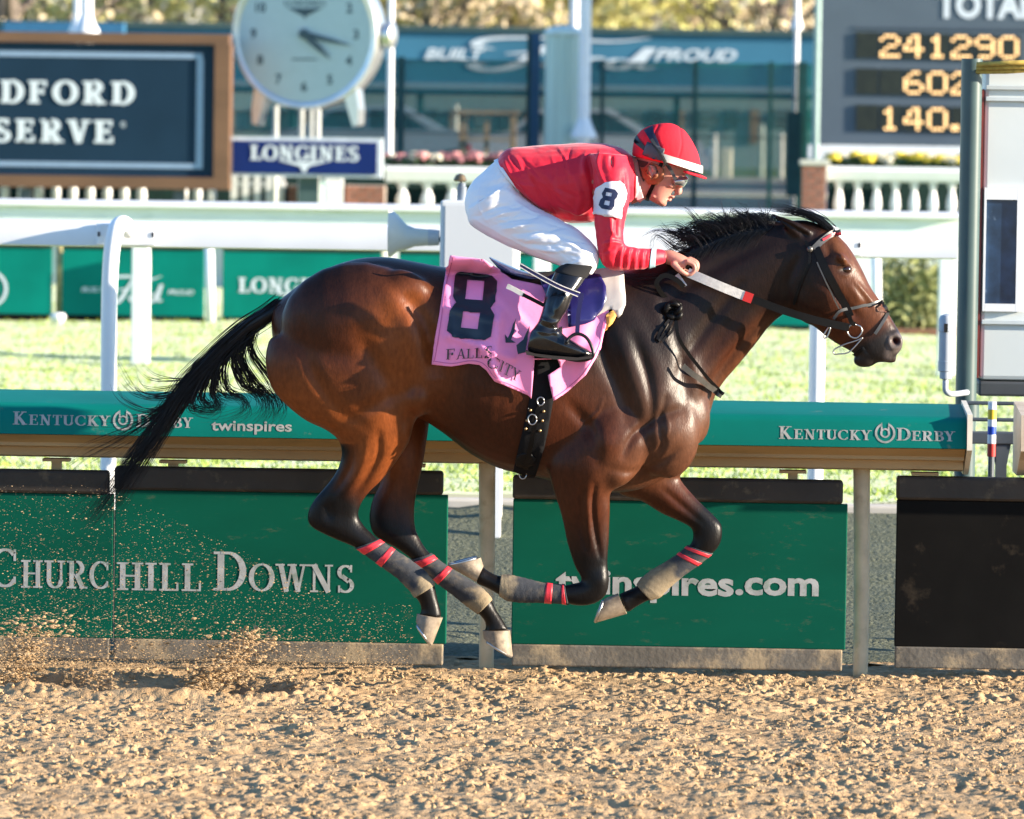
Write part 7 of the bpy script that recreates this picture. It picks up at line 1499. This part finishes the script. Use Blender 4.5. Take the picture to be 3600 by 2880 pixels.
b = MB(); P, Vx, Tx = drape([zq1([(625, 485), (720, 520), (850, 590), (900, 600), (880, 680), (850, 790), (640, 730), (550, 690), (590, 580)])], 9, HBV, .010, -.095); sheet('goggle_clip', Vx, Tx, mat('dark grey plastic', (0.045, 0.045, 0.055), 0.4), per, .008)
strap('goggle_strap', zq1([(690, 440), (760, 560), (840, 680), (900, 790), (970, 900), (1010, 970), (1080, 1110)]), 11, mat('grey elastic', (0.06, 0.06, 0.055), 0.6), per, .012, -.095, bvh=HBV, k=24)
strap('goggle_strap', zq1([(700, 520), (800, 640), (900, 820), (990, 960)]), 7, mat('black elastic', (0.012, 0.012, 0.012), 0.6), per, .014, -.10, bvh=HBV, k=24)
# worn goggles
b = MB(); V, Fq = loft_pts([((2366, 622), (2372, 655), .074, 0), ((2395, 612), (2398, 660), .066, 0), ((2412, 618), (2408, 652), .050, 0), ((2421, 626), (2415, 642), .026, 0)], 24, 5); b.add(V, Fq)
b.build('goggles', mat('clear goggle lens', (0.30, 0.30, 0.31), 0.08, spec=1.0, metal=0.6, var=0.4, vscale=25, coat=1.0), per, smooth=True)
PB = bs.bvh()
strap('chin_strap', [(2330, 560), (2310, 620), (2295, 655), (2284, 680), (2274, 706)], 13, LEATHER, per, .006, -.08, bvh=PB, k=20)
P, Vx, Tx = drape([[(2240, 560), (2280, 570), (2278, 610), (2262, 640), (2248, 610)]], 8, PB, .004, -.075); sheet('hair', Vx, Tx, mat('brown hair', (0.05, 0.025, 0.015), 0.7), per)
P, Vx, Tx = drape([zq1([(570, 900), (650, 830), (760, 850), (880, 930), (880, 1080), (780, 1180), (640, 1180), (520, 1080), (480, 900)]), zq1([(640, 860), (740, 880), (770, 980), (690, 1080), (620, 1000)])], 6, PB, .007, -.085); sheet('ear_guard', Vx, Tx, mat('tan leather ear guard', (0.26, 0.085, 0.035), 0.5), per, .005)
P, Vx, Tx = drape([[(2228, 620), (2240, 625), (2262, 692), (2246, 706), (2226, 690)]], 8, PB, .010, -.06); sheet('collar', Vx, Tx, mat('pale pink collar', (0.72, 0.38, 0.40), 0.7), per, .004)
# ---- whips: the rider's whip tucked behind the boot, the blue whip across the knee
wh = empty('riding_whip', W(1900, 990, -.40), 'dark blue stitched whip lying across the rider boot top', 'whip')
free_strap('shaft', [(1828, 932), (1880, 962), (1960, 1005), (2036, 1036)], [-.40, -.40, -.40, -.39], 17, mat('dark blue leather', (0.02, 0.018, 0.10), 0.4), wh, th_=.012)
free_strap('stitching', [(1832, 928), (1884, 957), (1964, 1000), (2040, 1030)], [-.408, -.408, -.408, -.398], 3, GRIP, wh, th_=.003); free_strap('stitching', [(1826, 938), (1876, 968), (1956, 1011), (2032, 1043)], [-.408, -.408, -.408, -.398], 3, GRIP, wh, th_=.003)
w2_ = empty('riding_whip', W(1850, 1050, -.32), 'thin black whip with white tip sticking out behind the boot', 'whip')
free_strap('shaft', [(1838, 1036), (1870, 1052), (1920, 1078)], [-.325, -.33, -.335], 13, LEATHER, w2_, th_=.012); free_strap('tip', [(1782, 1006), (1800, 1014), (1822, 1026), (1842, 1038)], [-.32, -.322, -.324, -.326], 17, GRIP, w2_, th_=.010)

# ================================================================== flying dirt
def spray(n, box, dens, smin, smax, seed):
    r_ = np.random.default_rng(seed); out = []
    return out
def spray_pts():
    C_ = []; S_ = []; r_ = np.random.default_rng(77)
    n = 22000; u = r_.uniform(-30, 1450, n); h = r_.random(n)**3.6; v = 2345-h*640*(0.35+0.65*np.clip((1250-u)/900, 0, 1)); y = r_.normal(0, .32, n)-.02
    keep = r_.random(n) < np.clip(1.15-(u/1550)**2, 0, 1)
    for a, b_, c_ in zip(u[keep], v[keep], y[keep]): C_.append(W(a, b_, c_))
    S_ += list(0.0008+0.0020*r_.random(keep.sum())**3)
    for (u0, v0, u1, v1, m, wd) in ((50, 2400, 150, 2170, 1500, 48), (690, 2405, 900, 2225, 2000, 42), (-20, 2390, 40, 2150, 700, 70), (330, 2390, 420, 2150, 500, 110), (860, 2380, 1150, 2290, 260, 60)):
        t_ = r_.random(m)**(1.5 if wd < 50 else 2.2); uu = u0+(u1-u0)*t_+r_.normal(0, 1, m)*wd*(0.5+t_); vv = v0+(v1-v0)*t_**1.3+r_.normal(0, 1, m)*22
        for a, b_ in zip(uu, vv): C_.append(W(a, min(b_, 2425), r_.normal(-.08, .10)))
        S_ += list(0.0014+(0.0075 if wd < 50 else .005)*r_.random(m)**2.6)
    return np.array(C_), np.array(S_)
Cs, Ssz = spray_pts(); ok = Cs[:, 2] > -0.01
clod_cloud('dirt_spray', Cs[ok], Ssz[ok], DIRT, long=1.7, kind='stuff', label='crumbs of dirt thrown up behind the horse hooves')
